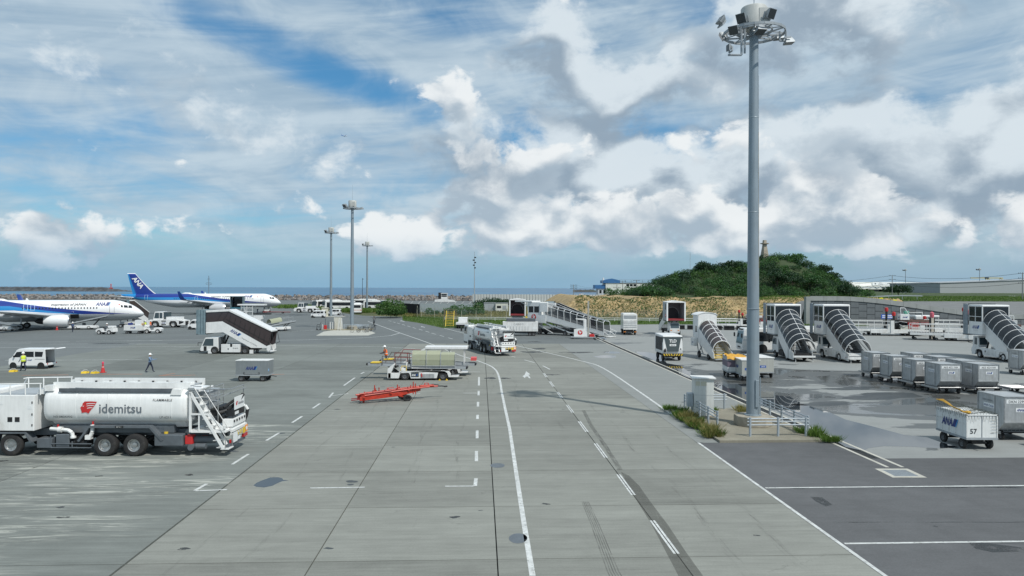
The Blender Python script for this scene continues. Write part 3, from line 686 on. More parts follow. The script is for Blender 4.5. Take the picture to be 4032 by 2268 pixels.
# poles and antennas along the shore
ms_ = T('camera_mast', 'slender white camera mast with small fittings by the sea wall', 'mast', (pt(1868, 325), 325))
MB().cyl((0,0,0), (0,0,10), .28, .22, 10).cyl((0,0,10), (0,0,24.5), .2, .09, 8).build('pole', GLV, ms_); m = MB()
for z, a in ((21.5, .6), (20.3, -.7), (19.2, .6), (18.0, -.6), (16.8, .5)): m.box(min(a, 0)-.12, max(a, 0)+.12, -.2, .2, z, z+.55)
m.build('camera', DKG, ms_)
an = T('radio_antenna', 'thin antenna tower with short crossbars beyond the airliner', 'antenna', (pt(822, 700), 700, -2))
m = MB(); m.cyl((0,0,0), (0,0,21), .38, .3, 6)
for z, w in ((13, 3.4), (14.2, 2.6), (17, 1.8), (18.4, 1.2)): m.bar((-w, 0, z), (w, 0, z), .3, .25)
for s in (-1, 1): m.bar((0, 0, 11.5), (3.2*s, 0, 13), .25, .2)
m.build('lattice', M('antenna_grey', (.16, .19, .22), .6), an)
sp = T('shore_pole', 'thin dark pole on the shore behind the parked buses', 'pole', (pt(1427, 400), 400)); MB().cyl((0,0,0), (0,0,13.2), .17, .12, 6).build('shaft', DKG, sp)
BX(sp, 'head', DKG, (-.1, .6, -.1, .1, 12.5, 12.8))
hp = T('hill_antenna', 'thin lattice antenna on the wooded hill', 'antenna', (pt(2717, 262), 262, 5))
m = MB().cyl((0,0,0), (0,0,16.2), .1, .05, 6)
for z in (13.8, 14.6, 15.3): m.bar((-.5,0,z), (.5,0,z), .05, .05)
m.build('pole', GLV, hp)
# ------------------------------------------------------------------ foliage
def leaf_mat(name, a, b):
    m = bpy.data.materials.new(name); m.use_nodes = True; n = m.node_tree; bs = n.nodes['Principled BSDF']
    g = n.nodes.new('ShaderNodeNewGeometry'); q = noise(n, g.outputs['Position'], .16, 4, .65, .3)
    rp = X(n, g.outputs['Random Per Island'])
    n.links.new(mixc(n, (q.sm(.3, .7) * .6 + rp * .4), a, b), bs.inputs['Base Color'])
    bs.inputs['Roughness'].default_value = .55; bs.inputs['Specular IOR Level'].default_value = .3
    tr = n.nodes.new('ShaderNodeBsdfTranslucent'); tr.inputs[0].default_value = (b[0]*1.1, b[1]*1.3, b[2]*.7, 1)
    mx = n.nodes.new('ShaderNodeMixShader'); mx.inputs[0].default_value = .22
    n.links.new(bs.outputs[0], mx.inputs[1]); n.links.new(tr.outputs[0], mx.inputs[2]); n.links.new(mx.outputs[0], n.nodes['Material Output'].inputs[0]); return m
LF1 = leaf_mat('leaf_green', (.018, .058, .018), (.050, .130, .033)); LF2 = leaf_mat('leaf_dark', (.009, .030, .013), (.022, .060, .024)); LF3 = leaf_mat('leaf_fresh', (.032, .080, .018), (.075, .155, .035))
GRS = leaf_mat('grass_blade', (.045, .095, .016), (.12, .19, .04)); GRSD = leaf_mat('grass_dry', (.12, .11, .035), (.26, .23, .09)); BARK = M('bark', (.09, .07, .05), .9, var=.3, scale=4)
def quads_obj(name, C, D1_, D2_, mat, parent=None):
    """C centres, D1,D2 half-axes (numpy n,3) -> mesh of leaf quads"""
    n = len(C); V_ = np.empty((n, 4, 3)); V_[:, 0] = C - D1_; V_[:, 1] = C - D2_*.55; V_[:, 2] = C + D1_; V_[:, 3] = C + D2_*.55
    me = bpy.data.meshes.new(name); me.vertices.add(n*4); me.loops.add(n*4); me.polygons.add(n)
    me.vertices.foreach_set('co', V_.reshape(-1)); me.loops.foreach_set('vertex_index', np.arange(n*4, dtype=np.int32)); me.polygons.foreach_set('loop_start', np.arange(0, n*4, 4, dtype=np.int32))
    me.materials.append(mat); me.update(calc_edges=True); me.validate()
    o = bpy.data.objects.new(name, me); COL.objects.link(o)
    if parent is not None: o.parent = parent
    return o
def leaves(C, N, size, flat=.6):
    n = len(C); N = N + RNG.normal(0, flat, (n, 3)); N /= np.linalg.norm(N, axis=1)[:, None]
    A = np.cross(N, RNG.normal(0, 1, (n, 3))); A /= np.linalg.norm(A, axis=1)[:, None]; B = np.cross(N, A)
    s = size * RNG.uniform(.6, 1.3, (n, 1)); return A*s, B*s
def clumps(centres, radii, per, size, squash=.75):
    """leaf quads on the shells of many clumps"""
    Cs, Ns = [], []
    for c, r in zip(centres, radii):
        k = max(8, int(per * r * r)); d = RNG.normal(0, 1, (k, 3)); d[:, 2] = np.abs(d[:, 2])*1.0 - .25; d /= np.linalg.norm(d, axis=1)[:, None]
        rr = r * RNG.uniform(.70, 1.04, (k, 1)) * (1 + .18*np.sin(d[:, :1]*7 + c[0]) * np.sin(d[:, 1:2]*6 + c[1]))
        Cs.append(np.array(c) + d*rr*np.array([1, 1, squash])); Ns.append(d)
    C = np.concatenate(Cs); N = np.concatenate(Ns); A, B = leaves(C, N, size); return C, A, B
def tree(name, label, loc, h, rad, mat, group=None, cat='tree', nclump=14, size=.16, per=90, trunk=.3, flat=.7):
    t = T(name, label, cat, loc, 0, group); rg_ = random.Random(int(loc[0]*13 + loc[1]*7 + h*100))
    m = MB(); m.cyl((0,0,-.3), (0,0,h*.45), trunk*.5, trunk*.33, 7); cs, rs = [], []
    for i in range(nclump):
        a = rg_.uniform(0, 6.28); q = math.sqrt(rg_.random()); z = h*(.35 + .5*rg_.random()*(1-.55*q)) if trunk > .12 else h*(.12 + .72*rg_.random()*(1-.5*q))
        c = (rad*.72*q*math.cos(a), rad*.72*q*math.sin(a), z); cs.append(c); rs.append(rad*rg_.uniform(.26, .44))
        if i % 2 == 0: m.cyl((0, 0, h*.3), c, trunk*.18, .02, 5)
    m.build('trunk', BARK, t); C, A, B = clumps(cs, rs, per, size, flat); quads_obj('crown', C, A, B, mat, t); return t
def grass(name, polyf, n, hmin, hmax, mat, w=.03, parent=None, lean=.35):
    P = polyf(n); h = RNG.uniform(hmin, hmax, (len(P), 1)); a = RNG.uniform(0, 6.28, len(P)); d = np.stack([np.cos(a), np.sin(a), np.zeros(len(P))], 1)
    up = np.array([[0, 0, 1.0]]) + RNG.normal(0, lean, (len(P), 3))*np.array([1, 1, .2]); D = up*h/2; return quads_obj(name, P + np.array([[0, 0, 1]])*h*.45, D, d*w*2, mat, parent)
def poly_rect(x0, x1, y0, y1, zf):
    def f(n): x = RNG.uniform(x0, x1, n); y = RNG.uniform(y0, y1, n); return np.stack([x, y, zf(x, y)], 1)
    return f
# ------------------------------------------------------------------ terrain on the right: bank, hill, ramp embankment
def terr_mat(name, a, b, c3, sc=.15, thr=(.45, .62)):
    m = bpy.data.materials.new(name); m.use_nodes = True; n = m.node_tree; bs = n.nodes['Principled BSDF']
    g = n.nodes.new('ShaderNodeNewGeometry'); px, py, pz = sep(n, g.outputs['Position'])
    q = noise(n, g.outputs['Position'], sc, 7, .68, 1.0); r = noise(n, g.outputs['Position'], sc*9, 7, .75, .8)
    s = noise(n, xyz(n, px*.06, py*.06, pz*.5), 1, 5, .6, .6)
    c = mixc(n, (q*.55 + s*.45).sm(*thr), a, b); c = mixc(n, r.sm(.40, .62), c, c3, 'MULTIPLY'); n.links.new(c, bs.inputs['Base Color']); bs.inputs['Roughness'].default_value = .95
    bp = n.nodes.new('ShaderNodeBump'); bp.inputs['Strength'].default_value = .7; bp.inputs['Distance'].default_value = .4; n.links.new(r.k, bp.inputs['Height']); n.links.new(bp.outputs[0], bs.inputs['Normal']); return m
def hfield(name, xs, ys, fz, mat, kind='structure'):
    nx, ny = len(xs), len(ys); Xg, Yg = np.meshgrid(xs, ys); Zg = fz(Xg, Yg); vs = np.stack([Xg, Yg, Zg], 2).reshape(-1, 3)
    fs = [(j*nx+i, j*nx+i+1, (j+1)*nx+i+1, (j+1)*nx+i) for j in range(ny-1) for i in range(nx-1)]
    me = bpy.data.meshes.new(name); me.from_pydata(vs.tolist(), [], fs); me.materials.append(mat); me.polygons.foreach_set('use_smooth', [True]*len(fs)); me.update()
    o = bpy.data.objects.new(name, me); COL.objects.link(o); o['kind'] = kind; return o
def sst(x, a, b): t = np.clip((x-a)/(b-a), 0, 1); return t*t*(3-2*t)
def wob(x, y, s): return np.sin(x*s+1.3)*np.cos(y*s*1.3+.4) + .5*np.sin(x*s*2.3+y*s*1.7) + .3*np.sin(x*s*4.1-y*s*3.3+2)
PLAT = 5.0
def bank_z(x, y):
    left = sst(x, 9, 19); t = sst(y + .8*wob(x, y, .35), 189, 203)
    return (PLAT + .35*wob(x, y*0, .3)) * left * t + (.22*wob(x, y, .9) + .16*wob(x*1.7, y, 2.3))*left*t*sst(y, 215, 200) - .02
BANK = terr_mat('bank_soil', (.17, .14, .070), (.44, .335, .18), (.60, .55, .47), .14, (.37, .52))
hfield('earth_bank', np.linspace(6, 110, 330), np.concatenate([np.linspace(187, 206, 60), np.linspace(207, 300, 14)]), bank_z, BANK)
def hill_z(x, y):
    g = lambda cx, cy, rx, ry, h: h*np.exp(-((x-cx)/rx)**2 - ((y-cy)/ry)**2)
    z = g(92, 262, 17, 20, 11.6) + g(68, 258, 14, 18, 8.6) + g(105, 262, 13, 18, 6.0) + g(52, 252, 10, 13, 3.0) + g(116, 258, 8, 14, 3.0)
    return PLAT - 1.0 + z
hfield('hill', np.linspace(34, 136, 80), np.linspace(222, 305, 50), hill_z, M('hill_soil', (.035, .055, .02), .95))
rg = random.Random(21); HC = {0: ([], []), 1: ([], []), 2: ([], [])}
for i in range(820):
    x, y = rg.uniform(40, 128), 224 + 50*rg.random()**1.3; z = float(hill_z(np.array(x), np.array(y)))
    if z < PLAT + .1: continue
    r = 1.1 + 2.0*rg.random()**1.6; k = rg.choice((0, 0, 0, 1, 1, 2)); HC[k][0].append((x, y, z + r*(.30 if r < 2 else .12))); HC[k][1].append(r)
for k, mt, lb in ((0, LF1, 'mid green rounded crowns of scrub covering the hill'), (1, LF2, 'dark green crowns scattered between the brighter scrub on the hill'), (2, LF3, 'fresh light green crowns among the scrub on the hill')):
    C, A, B = clumps(HC[k][0], HC[k][1], 60, .21, .85); tag(quads_obj('woodland', C, A, B, mt), lb, 'woodland', kind='stuff')
hill_trees = [(2775, 254, 4.2, 4.6, LF2, 'dark rounded tree on the low left shoulder of the wooded hill'), (2690, 250, 3.4, 3.2, LF2, 'small dark tree beside the thin antenna on the hill slope'), (2880, 257, 3.8, 5.2, LF2, 'broad dark tree just left of the tall light mast on the hill'), (3060, 240, 8.5, 4.8, LF2, 'tall dark pine-like tree standing in front of the hill beside the light mast'), (3120, 238, 9.0, 4.5, LF2, 'tall dark feathery tree right of the other pine-like tree on the hill front'),
    (3130, 262, 4.6, 4.5, LF1, 'bright green tree crowning the top of the hill'), (3240, 256, 4.4, 3.6, LF2, 'flat topped dark tree on the right shoulder of the hill'), (3280, 252, 3.6, 3.4, LF2, 'dark layered tree lower on the right shoulder of the hill'), (3335, 236, 5.6, 4.4, LF2, 'dark rounded tree at the right foot of the hill'), (2560, 240, 3.2, 3.6, LF1, 'pale feathery shrub tree at the left foot of the hill'), (3190, 240, 6.4, 5.0, LF1, 'mid green bushy tree on the right front of the hill')]
for px, Y, h, r, mt, lb in hill_trees:
    x = pt(px, Y); z = max(PLAT, float(hill_z(np.array(x), np.array(float(Y))))) - .4
    tree('hill_tree', lb, (x, Y, z), h, r, mt, 'trees standing out on the hill', nclump=16, size=.30, per=34, trunk=.4)
tw = T('stone_tower', 'tapering old concrete watch tower with a flat ledge on top of the hill', 'tower', (pt(3010, 275), 275, 14))
MB().lathe([(2.6, 0), (2.1, 4), (.85, 10.9), (.9, 11.1), (1.75, 11.3), (1.75, 11.55), (.85, 11.6), (.75, 12.7)], 6, 'z', cap=True).build('shaft', M('tower_concrete', (.36, .32, .26), .9, var=.3, scale=.5, dirt=(.2, .17, .13, .6)), tw)
g = grass('bank_scrub', poly_rect(18, 100, 190, 206, bank_z), 4500, .15, .5, GRSD, .10, None, .6); tag(g, 'dry grass tussocks over the soil bank', 'grass', kind='stuff')
g = grass('bank_scrub', poly_rect(18, 60, 190, 205, bank_z), 3200, .15, .6, LF1, .12, None, .6); tag(g, 'green weeds over the left part of the soil bank', 'grass', kind='stuff')
# blue-roofed harbour building
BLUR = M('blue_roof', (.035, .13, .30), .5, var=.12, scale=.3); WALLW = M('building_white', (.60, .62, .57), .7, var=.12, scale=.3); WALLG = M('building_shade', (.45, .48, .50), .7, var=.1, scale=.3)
hb = T('harbour_building', 'low white harbour building with blue gabled roof and blue fascia', 'building', (pt(2385, 400), 400, 2.5))
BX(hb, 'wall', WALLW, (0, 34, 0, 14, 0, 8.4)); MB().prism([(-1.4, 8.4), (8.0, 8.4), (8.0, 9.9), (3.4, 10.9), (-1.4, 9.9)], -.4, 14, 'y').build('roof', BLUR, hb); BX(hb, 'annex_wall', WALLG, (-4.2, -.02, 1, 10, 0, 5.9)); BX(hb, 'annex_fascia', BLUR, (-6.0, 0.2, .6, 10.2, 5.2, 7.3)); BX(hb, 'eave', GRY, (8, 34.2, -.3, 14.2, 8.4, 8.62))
for k in range(3): BX(hb, 'window', GLS, (11.6 + k*2, 13.2 + k*2, -.06, .1, 6.6, 7.8))
for k in range(2): BX(hb, 'window', GLS, (-3.4 + k*2.2, -2.2 + k*2.2, .94, 1.1, 2.6, 4.4))
for k in range(9): RODS(hb, 'railing_post', GRY, [((8 + k*3.2, .5, 8.6), (8 + k*3.2, .5, 10.2))], .06, 5)
RODS(hb, 'railing', GRY, [((8, .5, 10.2), (34, .5, 10.2))], .06, 5); MB().cyl((-1, 3, 0), (-1, 3, 10.2), .7, .6, 10).cyl((-1,3,9.2), (-1,3,9.6), .9, .9, 10).cyl((-1,3,10.2), (-1,3,11.4), .5, .4, 10).build('chimney', WHT2, hb)
# utility poles and wires
def upole(px, Y, ztop, zb, label, arms=(0, .9), lean=0):
    t = T('utility_pole', label, 'pole', (pt(px, Y), Y, zb), 0, 'utility poles'); H = ztop - zb
    MB().cyl((0,0,-.5), (0,0,H), .19, .13, 8).build('shaft', M('pole_concrete', (.22, .23, .23), .8, var=.2), t); m = MB()
    for a in arms: m.bar((-1.5, 0, H-.35-a*1.0), (1.5, 0, H-.35-a*1.0), .12, .12)
    m.build('crossarm', DKG, t); m = MB()
    for a in arms:
        for x in (-1.4, -.8, .8, 1.4): m.cyl((x, 0, H-.30-a), (x, 0, H-.02-a), .08, .06, 6)
    m.build('insulator', DKG, t); return t
upole(2259, 330, 9.6, 3, 'leaning cluttered utility pole alone by the sea wall', (0, .8, 1.6)); upole(2452, 330, 11.5, 4, 'utility pole with transformer in front of the blue roofed building', (0, 1.0)); upole(2506, 350, 12.0, 4, 'utility pole rising behind the white wall beside the hill foot', (0, 1.2)); upole(2429, 300, 9.5, 4.5, 'short pole with yellow lamp in front of the blue roof', (1.0,))
upole(3513, 330, 14.5, 5.0, 'utility pole standing before the round tree by the hangar', (0, 1.8, 3.6)); upole(4026, 260, 14.2, 4.6, 'utility pole at the far end beside the grey building', (0, 1.8, 3.6))
WIRE = M('wire_black', (.03, .032, .035), .6)
def wire(a, b, sag, label, r=.045):
    m = MB(); P = [Vector(a).lerp(Vector(b), k/14) - Vector((0, 0, sag*4*(k/14)*(1-k/14))) for k in range(15)]; m.tube(P, r, 5)
    o = m.build('overhead_wire', WIRE); tag(o, label, 'wire', 'overhead wires strung between utility poles')
zt = lambda i: 14.2 - 1.8*i
LV = ('topmost', 'middle', 'lowest')
for i in range(3):
    wire((pt(3513,330)-1.2, 330, 14.1-1.8*i), (pt(3513,330)+1.4-66, 300, 9.5-1.4*i), .8, LV[i] + ' dark overhead wire running from the hangar pole towards the hill', .06)
    wire((pt(3513,330)+1.2, 330, 14.1-1.8*i), (pt(4026,260)-1.2, 260, 13.8-1.8*i), 1.6, LV[i] + ' dark overhead wire crossing in front of the grey building', .06)
for i in range(2): wire((pt(2452,330)+1, 330, 11.1-i), (pt(2506,350)-1, 350, 11.7-i*1.2), .3, LV[i*2] + ' short overhead wire between the two poles by the blue roof'); wire((pt(2506,350)+1, 350, 11.7-i*1.2), (pt(2640,350), 350, 10.6-i*1.2), .5, LV[i*2] + ' overhead wire vanishing behind the hill trees'); wire((pt(2259,330)+1, 330, 9.3-i*.9), (pt(2350,400), 400, 8.3-i*.7), .5, LV[i*2] + ' thin wire from the lone shore pole to the harbour building', .03)
# ------------------------------------------------------------------ ramp wall, road, hangar
def ramp_top(x): return 6.2 - 3.9*sst(x, 72, 112) - .0
WALLD = M('ramp_panel', (.125, .140, .150), .85, var=.14, scale=.5, dirt=(.09, .09, .09, .4)); WALLL = M('ramp_parapet', (.27, .285, .28), .8, var=.15, scale=.5)
YW = 158.0
rw = T('retaining_wall', 'grey retaining wall of interlocking concrete panels below the ramp road', 'wall', (66.2, YW))
pn = {}
for r in range(5):
    for c in range(33):
        x0 = c*1.8; off = .75 if c % 2 else 0.0; z0 = r*1.5 - off; zt_ = float(ramp_top(np.array(66.2 + x0 + .9))) - .9
        z0 = max(z0, 0.0); z1 = min((r+1)*1.5 - off, zt_)
        if z1 - z0 < .12: continue
        k = (round(z1-z0, 2)); 
        if k not in pn: pn[k] = MB().box(.03, 1.77, -.10, .1, .05, z1-z0-.05).mesh('panel', WALLD)
        O('panel', pn[k], rw, (x0, -.03*((c*7 + r*3) % 3), z0))
MB().box(0, 62, .1, .9, 0, 1.2).build('footing', CONC, rw)
m = MB(); xs = np.linspace(0, 62, 40); zs = [float(ramp_top(np.array(66.2+x)))-.5 for x in xs]; m.add([(x, .04, 0) for x in xs] + [(x, .04, z) for x, z in zip(xs, zs)], [(i, i+1, 41+i, 40+i) for i in range(39)]); m.build('backing', BLK, rw)
for c in range(20):
    x0 = c*2.95; za, zb = [float(ramp_top(np.array(66.2+x0+d))) for d in (0, 2.95)]
    MB().prism([(x0+.02, za-.9), (x0+2.93, zb-.9), (x0+2.93, zb+.12), (x0+.02, za+.12)], -.28, .22, 'y').build('parapet_block', WALLL, rw)
m = MB(); m.box(-1.0, .0, -.4, .8, 0, 6.2); m.build('end_block', WALLL, rw)
ROADG = M('ramp_asphalt', (.16, .165, .165), .85, var=.15, scale=.3); VERGE = terr_mat('verge_grass', (.035, .060, .018), (.075, .105, .035), (.6, .65, .5), .08)
def emb_z(x, y): 
    a = ramp_top(x) - .25; return a*(1-sst(y, 178, 200)) + (4.2 + .0*x)*sst(y, 178, 200)
RZ = lambda x, y: ramp_top(x) - .15 + (4.04 - ramp_top(x) + .15)*sst(y, 166, 228)
hfield('ramp_road', np.linspace(66, 420, 120), np.linspace(YW+.25, 230, 30), lambda x, y: RZ(x, y) - 6.4*sst(y, 159, 163)*(1-sst(x, 70, 82)), ROADG)
g = grass('bank_top_grass', poly_rect(68, 108, 192, 236, bank_z), 7000, .2, .6, GRS, .10); tag(g, 'green grass at the foot of the hill above the ramp wall', 'grass', kind='stuff')
hfield('verge', np.linspace(92, 700, 90), np.linspace(226, 960, 60), lambda x, y: 3.95 + .9*sst(y, 226, 300) + .15*wob(x, y, .05), VERGE)
def rline(a, b, y, w, nm='lane_line'):
    m = MB(); xs = np.linspace(a, b, 40); V_ = [(x, y, float(ramp_top(np.array(x)))-.135) for x in xs] + [(x, y+w, float(ramp_top(np.array(x)))-.135) for x in xs]
    m.add(V_, [(i, i+1, 41+i, 40+i) for i in range(39)]); o = m.build(nm, PAINT); o['kind'] = 'structure'
rline(80, 140, YW+1.0, .3); rline(80, 140, YW+3.0, .3)
gl = M('guardrail_grey', (.38, .42, .44), .5, .4)
gr = T('guard_rail', 'long silver guard rail curving along the upper road', 'guard rail', (pt(3400, 240), 240, 4.4))
m = MB(); pts = [(i*1.6, 2.2*math.sin(i*.18), .75 + .6*math.sin(i*.16)) for i in range(14)]; 
for a, b in zip(pts[:-1], pts[1:]): m.bar(a, b, .1, .38)
m.build('rail', gl, gr)
for p in pts[::3]: BX(gr, 'post', gl, (p[0]-.06, p[0]+.06, p[1]+.05, p[1]+.15, 0, p[2]+.1))
for px, lb in ((3470, 'yellow arrow marker board nearer the wooded hill on the ramp road'), (3524, 'yellow arrow marker board farther along the ramp road')):
    t = T('arrow_marker', lb, 'sign', (pt(px, 166), 166, float(RZ(np.array(pt(px, 166)), np.array(166.))) + .2)); BX(t, 'board', M('marker_yellow', (.72, .66, .02), .5), (-.42, .42, -.03, .03, .15, .78)); MB().add([(-.24,-.035,.46),(-.04,-.035,.62),(-.04,-.035,.53),(.26,-.035,.53),(.26,-.035,.39),(-.04,-.035,.39),(-.04,-.035,.30)], [tuple(range(7))]).build('arrow', BLK, t); BXS(t, 'foot', GRY, [(-.3, -.2, -.05, .05, -.2, .15), (.2, .3, -.05, .05, -.2, .15)])
hg = T('hangar', 'long white aircraft hangar with ribbed roof fascia and sign board', 'hangar', (pt(3290, 900), 900, 3.5))
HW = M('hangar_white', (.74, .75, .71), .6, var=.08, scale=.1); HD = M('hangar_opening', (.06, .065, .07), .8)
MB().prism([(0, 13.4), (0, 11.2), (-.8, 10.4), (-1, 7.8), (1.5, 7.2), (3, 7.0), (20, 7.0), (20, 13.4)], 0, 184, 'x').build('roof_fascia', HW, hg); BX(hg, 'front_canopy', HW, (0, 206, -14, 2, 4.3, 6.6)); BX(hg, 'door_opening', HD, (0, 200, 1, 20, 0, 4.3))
for k in range(4): BX(hg, 'pier', M('hangar_grey', (.42, .44, .43), .7), (40 + k*42, 54 + k*42, -2, 1, 0, 4.3))
BX(hg, 'sign_board', SIGW, (46, 84, -1.6, -1.1, 9.2, 13.6))
TXT(hg, 'JTA', 2.3, (66, -1.65, 10.6), (1,0,0), (0,0,1), GTXT, .3, .02); TXT(hg, 'RAC', 2.3, (77, -1.65, 10.6), (1,0,0), (0,0,1), GTXT, .3, .02); TXT(hg, 'JAPAN', 1.1, (56, -1.65, 12.0), (1,0,0), (0,0,1), GTXT, 0, .02); TXT(hg, 'TRANSOCEAN', 1.0, (56.2, -1.65, 10.5), (1,0,0), (0,0,1), GTXT, 0, .02)
MB().cyl((49.5,-1.7,11.4), (49.5,-1.6,11.4), 1.0, n=14).build('sign_emblem', GTXT, hg)
m = MB(); zz = [(36+i*4.6, 4.9 + (3.2 if i % 2 else 0.6)) for i in range(11)]
for a, b in zip(zz[:-1], zz[1:]): m.bar((a[0], -14.2, a[1]), (b[0], -14.2, b[1]), .4, .4)
m.build('lattice_stay', LGRY, hg)
gb = T('cargo_building', 'large plain grey cargo building with a sloping roof line', 'building', (pt(3720, 600), 600, 3.0))
MB().prism([(-4, 0), (110, 0), (110, 14.0), (96, 14.0), (26, 11.2), (-4, 10.0)], 0, 80, 'y').build('wall', M('cargo_wall', (.34, .365, .375), .75, var=.08, scale=.08, strk=True), gb)
MB().prism([(-4.5, 10.0), (26, 11.2), (96, 14.0), (110.5, 14.0), (110.5, 14.5), (96, 14.5), (26, 11.7), (-4.5, 10.5)], -.5, 80.5, 'y').build('roof_edge', LGRY, gb)
for px, lb in ((3867, 'pale yellow dockside crane arm nearer the hangar behind the grey building'), (3922, 'pale yellow dockside crane arm farther right behind the grey building')):
    t = T('dock_crane', lb, 'crane', (pt(px, 1500)+2, 1500, 4)); CY = M('crane_yellow', (.50, .45, .26), .6, var=.1)
    BXS(t, 'tower', CY, [(6, 8.5, 0, 2, 0, 28), (10.5, 13, 0, 2, 0, 27)]); BXS(t, 'boom', CY, [(-26, 12.5, 0, 1.6, 27, 29.6)]); BX(t, 'machine_house', LGRY, (34, 52, 0, 5, 14, 20))
    m = MB(); m.bar((13, 1, 26), (36, 1, 16), .8, .8); m.bar((13, 1, 23), (33, 1, 14), .8, .8); m.build('brace', CY, t)
tree('round_tree', 'round dark evergreen tree in front of the white hangar', (pt(3537, 340), 340, 4.6), 6.0, 6.6, LF2, nclump=24, size=.35, per=26, trunk=.5)
wc = T('parked_car', 'white car roof showing above the grass beside the grey building', 'car', (pt(3986, 300), 300, 3.4)); BX(wc, 'body', WHT, (-1.9, 1.9, -.8, .8, .3, 1.3), .2); BX(wc, 'cabin', GLS, (-1.3, 1.0, -.72, .72, 1.3, 1.72)); BX(wc, 'roof', WHT, (-1.3, 1.0, -.74, .74, 1.72, 1.85), .08); wheels(wc, (-1.2, 1.2), .75, .31, .2)
g = grass('verge_grass', poly_rect(110, 260, 230, 300, lambda x, y: 3.95 + .9*sst(y, 226, 300)), 20000, .2, .6, GRS, .10); tag(g, 'tall green grass along the upper road verge', 'grass', kind='stuff')
# ------------------------------------------------------------------ middle distance: fences, huts, bushes, grass
LAWN = terr_mat('lawn_soil', (.050, .095, .018), (.10, .15, .032), (.6, .6, .5), .2)
lawn = [at(*p) for p in ((1585,1262),(1650,1272),(1709,1284),(1745,1292),(1830,1290),(2010,1284),(2600,1277),(3420,1284),(3420,1262),(2010,1252),(1640,1236),(1585,1245))]
sheet('lawn', lawn, .012, LAWN, None, 'structure')
field = [(-75, 262), (-42, 200), (-28, 190), (12, 178), (66, 176), (66, 300), (-75, 330)]
sheet('scrub_field', field, .010, terr_mat('field_soil', (.07, .085, .03), (.16, .15, .06), (.6, .6, .5), .12), None, 'structure')
def poly_pts(poly, zf=0.02):
    P = np.array(poly); lo, hi = P.min(0), P.max(0)
    def f(n):
        q = RNG.uniform(lo, hi, (n*3, 2)); ins = np.zeros(len(q), bool); j = len(P)-1
        for i in range(len(P)):
            a, b = P[i], P[j]; c = ((a[1] > q[:, 1]) != (b[1] > q[:, 1])) & (q[:, 0] < (b[0]-a[0])*(q[:, 1]-a[1])/(b[1]-a[1]+1e-12)+a[0]); ins ^= c; j = i
        q = q[ins][:n]; return np.concatenate([q, np.full((len(q), 1), zf)], 1)
    return f
g = grass('lawn_grass', poly_pts(lawn), 30000, .12, .42, GRS, .05); tag(g, 'bright green lawn strip along the perimeter fence', 'grass', kind='stuff')
g = grass('field_grass', poly_pts([(-28, 190), (-42, 215), (-30, 265), (60, 265), (66, 178), (12, 180)]), 26000, .3, .9, GRSD, .09); tag(g, 'dry yellowish grass in the field behind the fence', 'grass', kind='stuff')
g = grass('roadside_grass', poly_pts([(-86, 262), (-60, 256), (-60, 300), (-110, 300)]), 5000, .4, 1.2, GRS, .12); tag(g, 'tall green grass in front of the shore road behind the tractors', 'grass', kind='stuff')
pl2 = [(-58, 228), (-45, 220), (-41, 232), (-44, 240), (-57, 240)]
sheet('planter', pl2, .02, LAWN, None, 'structure'); g = grass('planter_grass', poly_pts(pl2), 5000, .4, 1.4, GRS, .10); tag(g, 'grassy planted island in front of the parked buses', 'grass', kind='stuff')
rgb_ = at(1568, 1252)
tree('big_bush', 'large leafy green bush spilling onto the bend of the apron road', (rgb_[0]-2.2, rgb_[1]+1), 5.6, 4.3, LF3, cat='bush', nclump=34, size=.20, per=80, trunk=.1)
for px, Y, h, r, mt, lb in ((1790, 200, 3.6, 3.6, LF1, 'spreading shrub in front of the grey hoarding'), (1860, 206, 4.4, 4.8, LF1, 'dense rounded shrub beside the grey site hut'), (1700, 200, 2.6, 2.6, LF1, 'low shrub beside the dark end of the hoarding'), (1925, 285, 4.0, 7, LF2, 'dark scrub behind the grey site hut'), (1985, 300, 3.8, 6, LF2, 'dark scrub behind the white site hut'), (2560, 250, 3.0, 4.0, LF1, 'light green shrub on the bank below the harbour building'), (2415, 275, 6.8, 3.6, LF1, 'bushy shrub at the foot of the blue roofed building'), (2470, 270, 6.8, 3.2, LF1, 'bushy shrub beside the white wall near the hill foot'), (2130, 250, 3.5, 3, LF2, 'dark shrub glimpsed between the parked passenger stairs')):
    tree('shrub', lb, (pt(px, Y), Y, PLAT-.8 if px > 2300 else 0), h*(.75 if px > 2300 else 1), r, mt, 'shrubs beyond the perimeter fence', 'bush', 14, .24, 44, .1)
# grey site hoarding with angled stays, dark returned end
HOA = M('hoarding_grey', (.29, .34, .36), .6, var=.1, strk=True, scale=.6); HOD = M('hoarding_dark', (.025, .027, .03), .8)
ho = T('site_hoarding', 'long grey corrugated site hoarding topped with slanted white stays', 'fence', (-33.8, 213))
me = MB().prism([(0, 0), (.25, .05), (.5, 0), (.75, .05), (1.0, 0), (1.0, -.03), (0, -.03)], 0, 3.1, 'z').mesh('panel', HOA); ms1 = MB().bar((0, 0, 3.0), (.75, .3, 3.75), .12, .06).mesh('stay', WHT2)
for i in range(19): O('panel', me, ho, (3.0 + i*1.0, 3.0 + i*.1, 0))
for i in range(9): O('stay', ms1, ho, (3.0 + i*2.2, 2.9 + i*.2, 0))
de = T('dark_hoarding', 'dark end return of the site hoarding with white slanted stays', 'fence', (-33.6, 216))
dv = Vector((7.0, -12.5, 0)) / 10.; me = MB().bar((0,0,1.55), dv*.97, .1, 3.1).mesh('x', HOD)
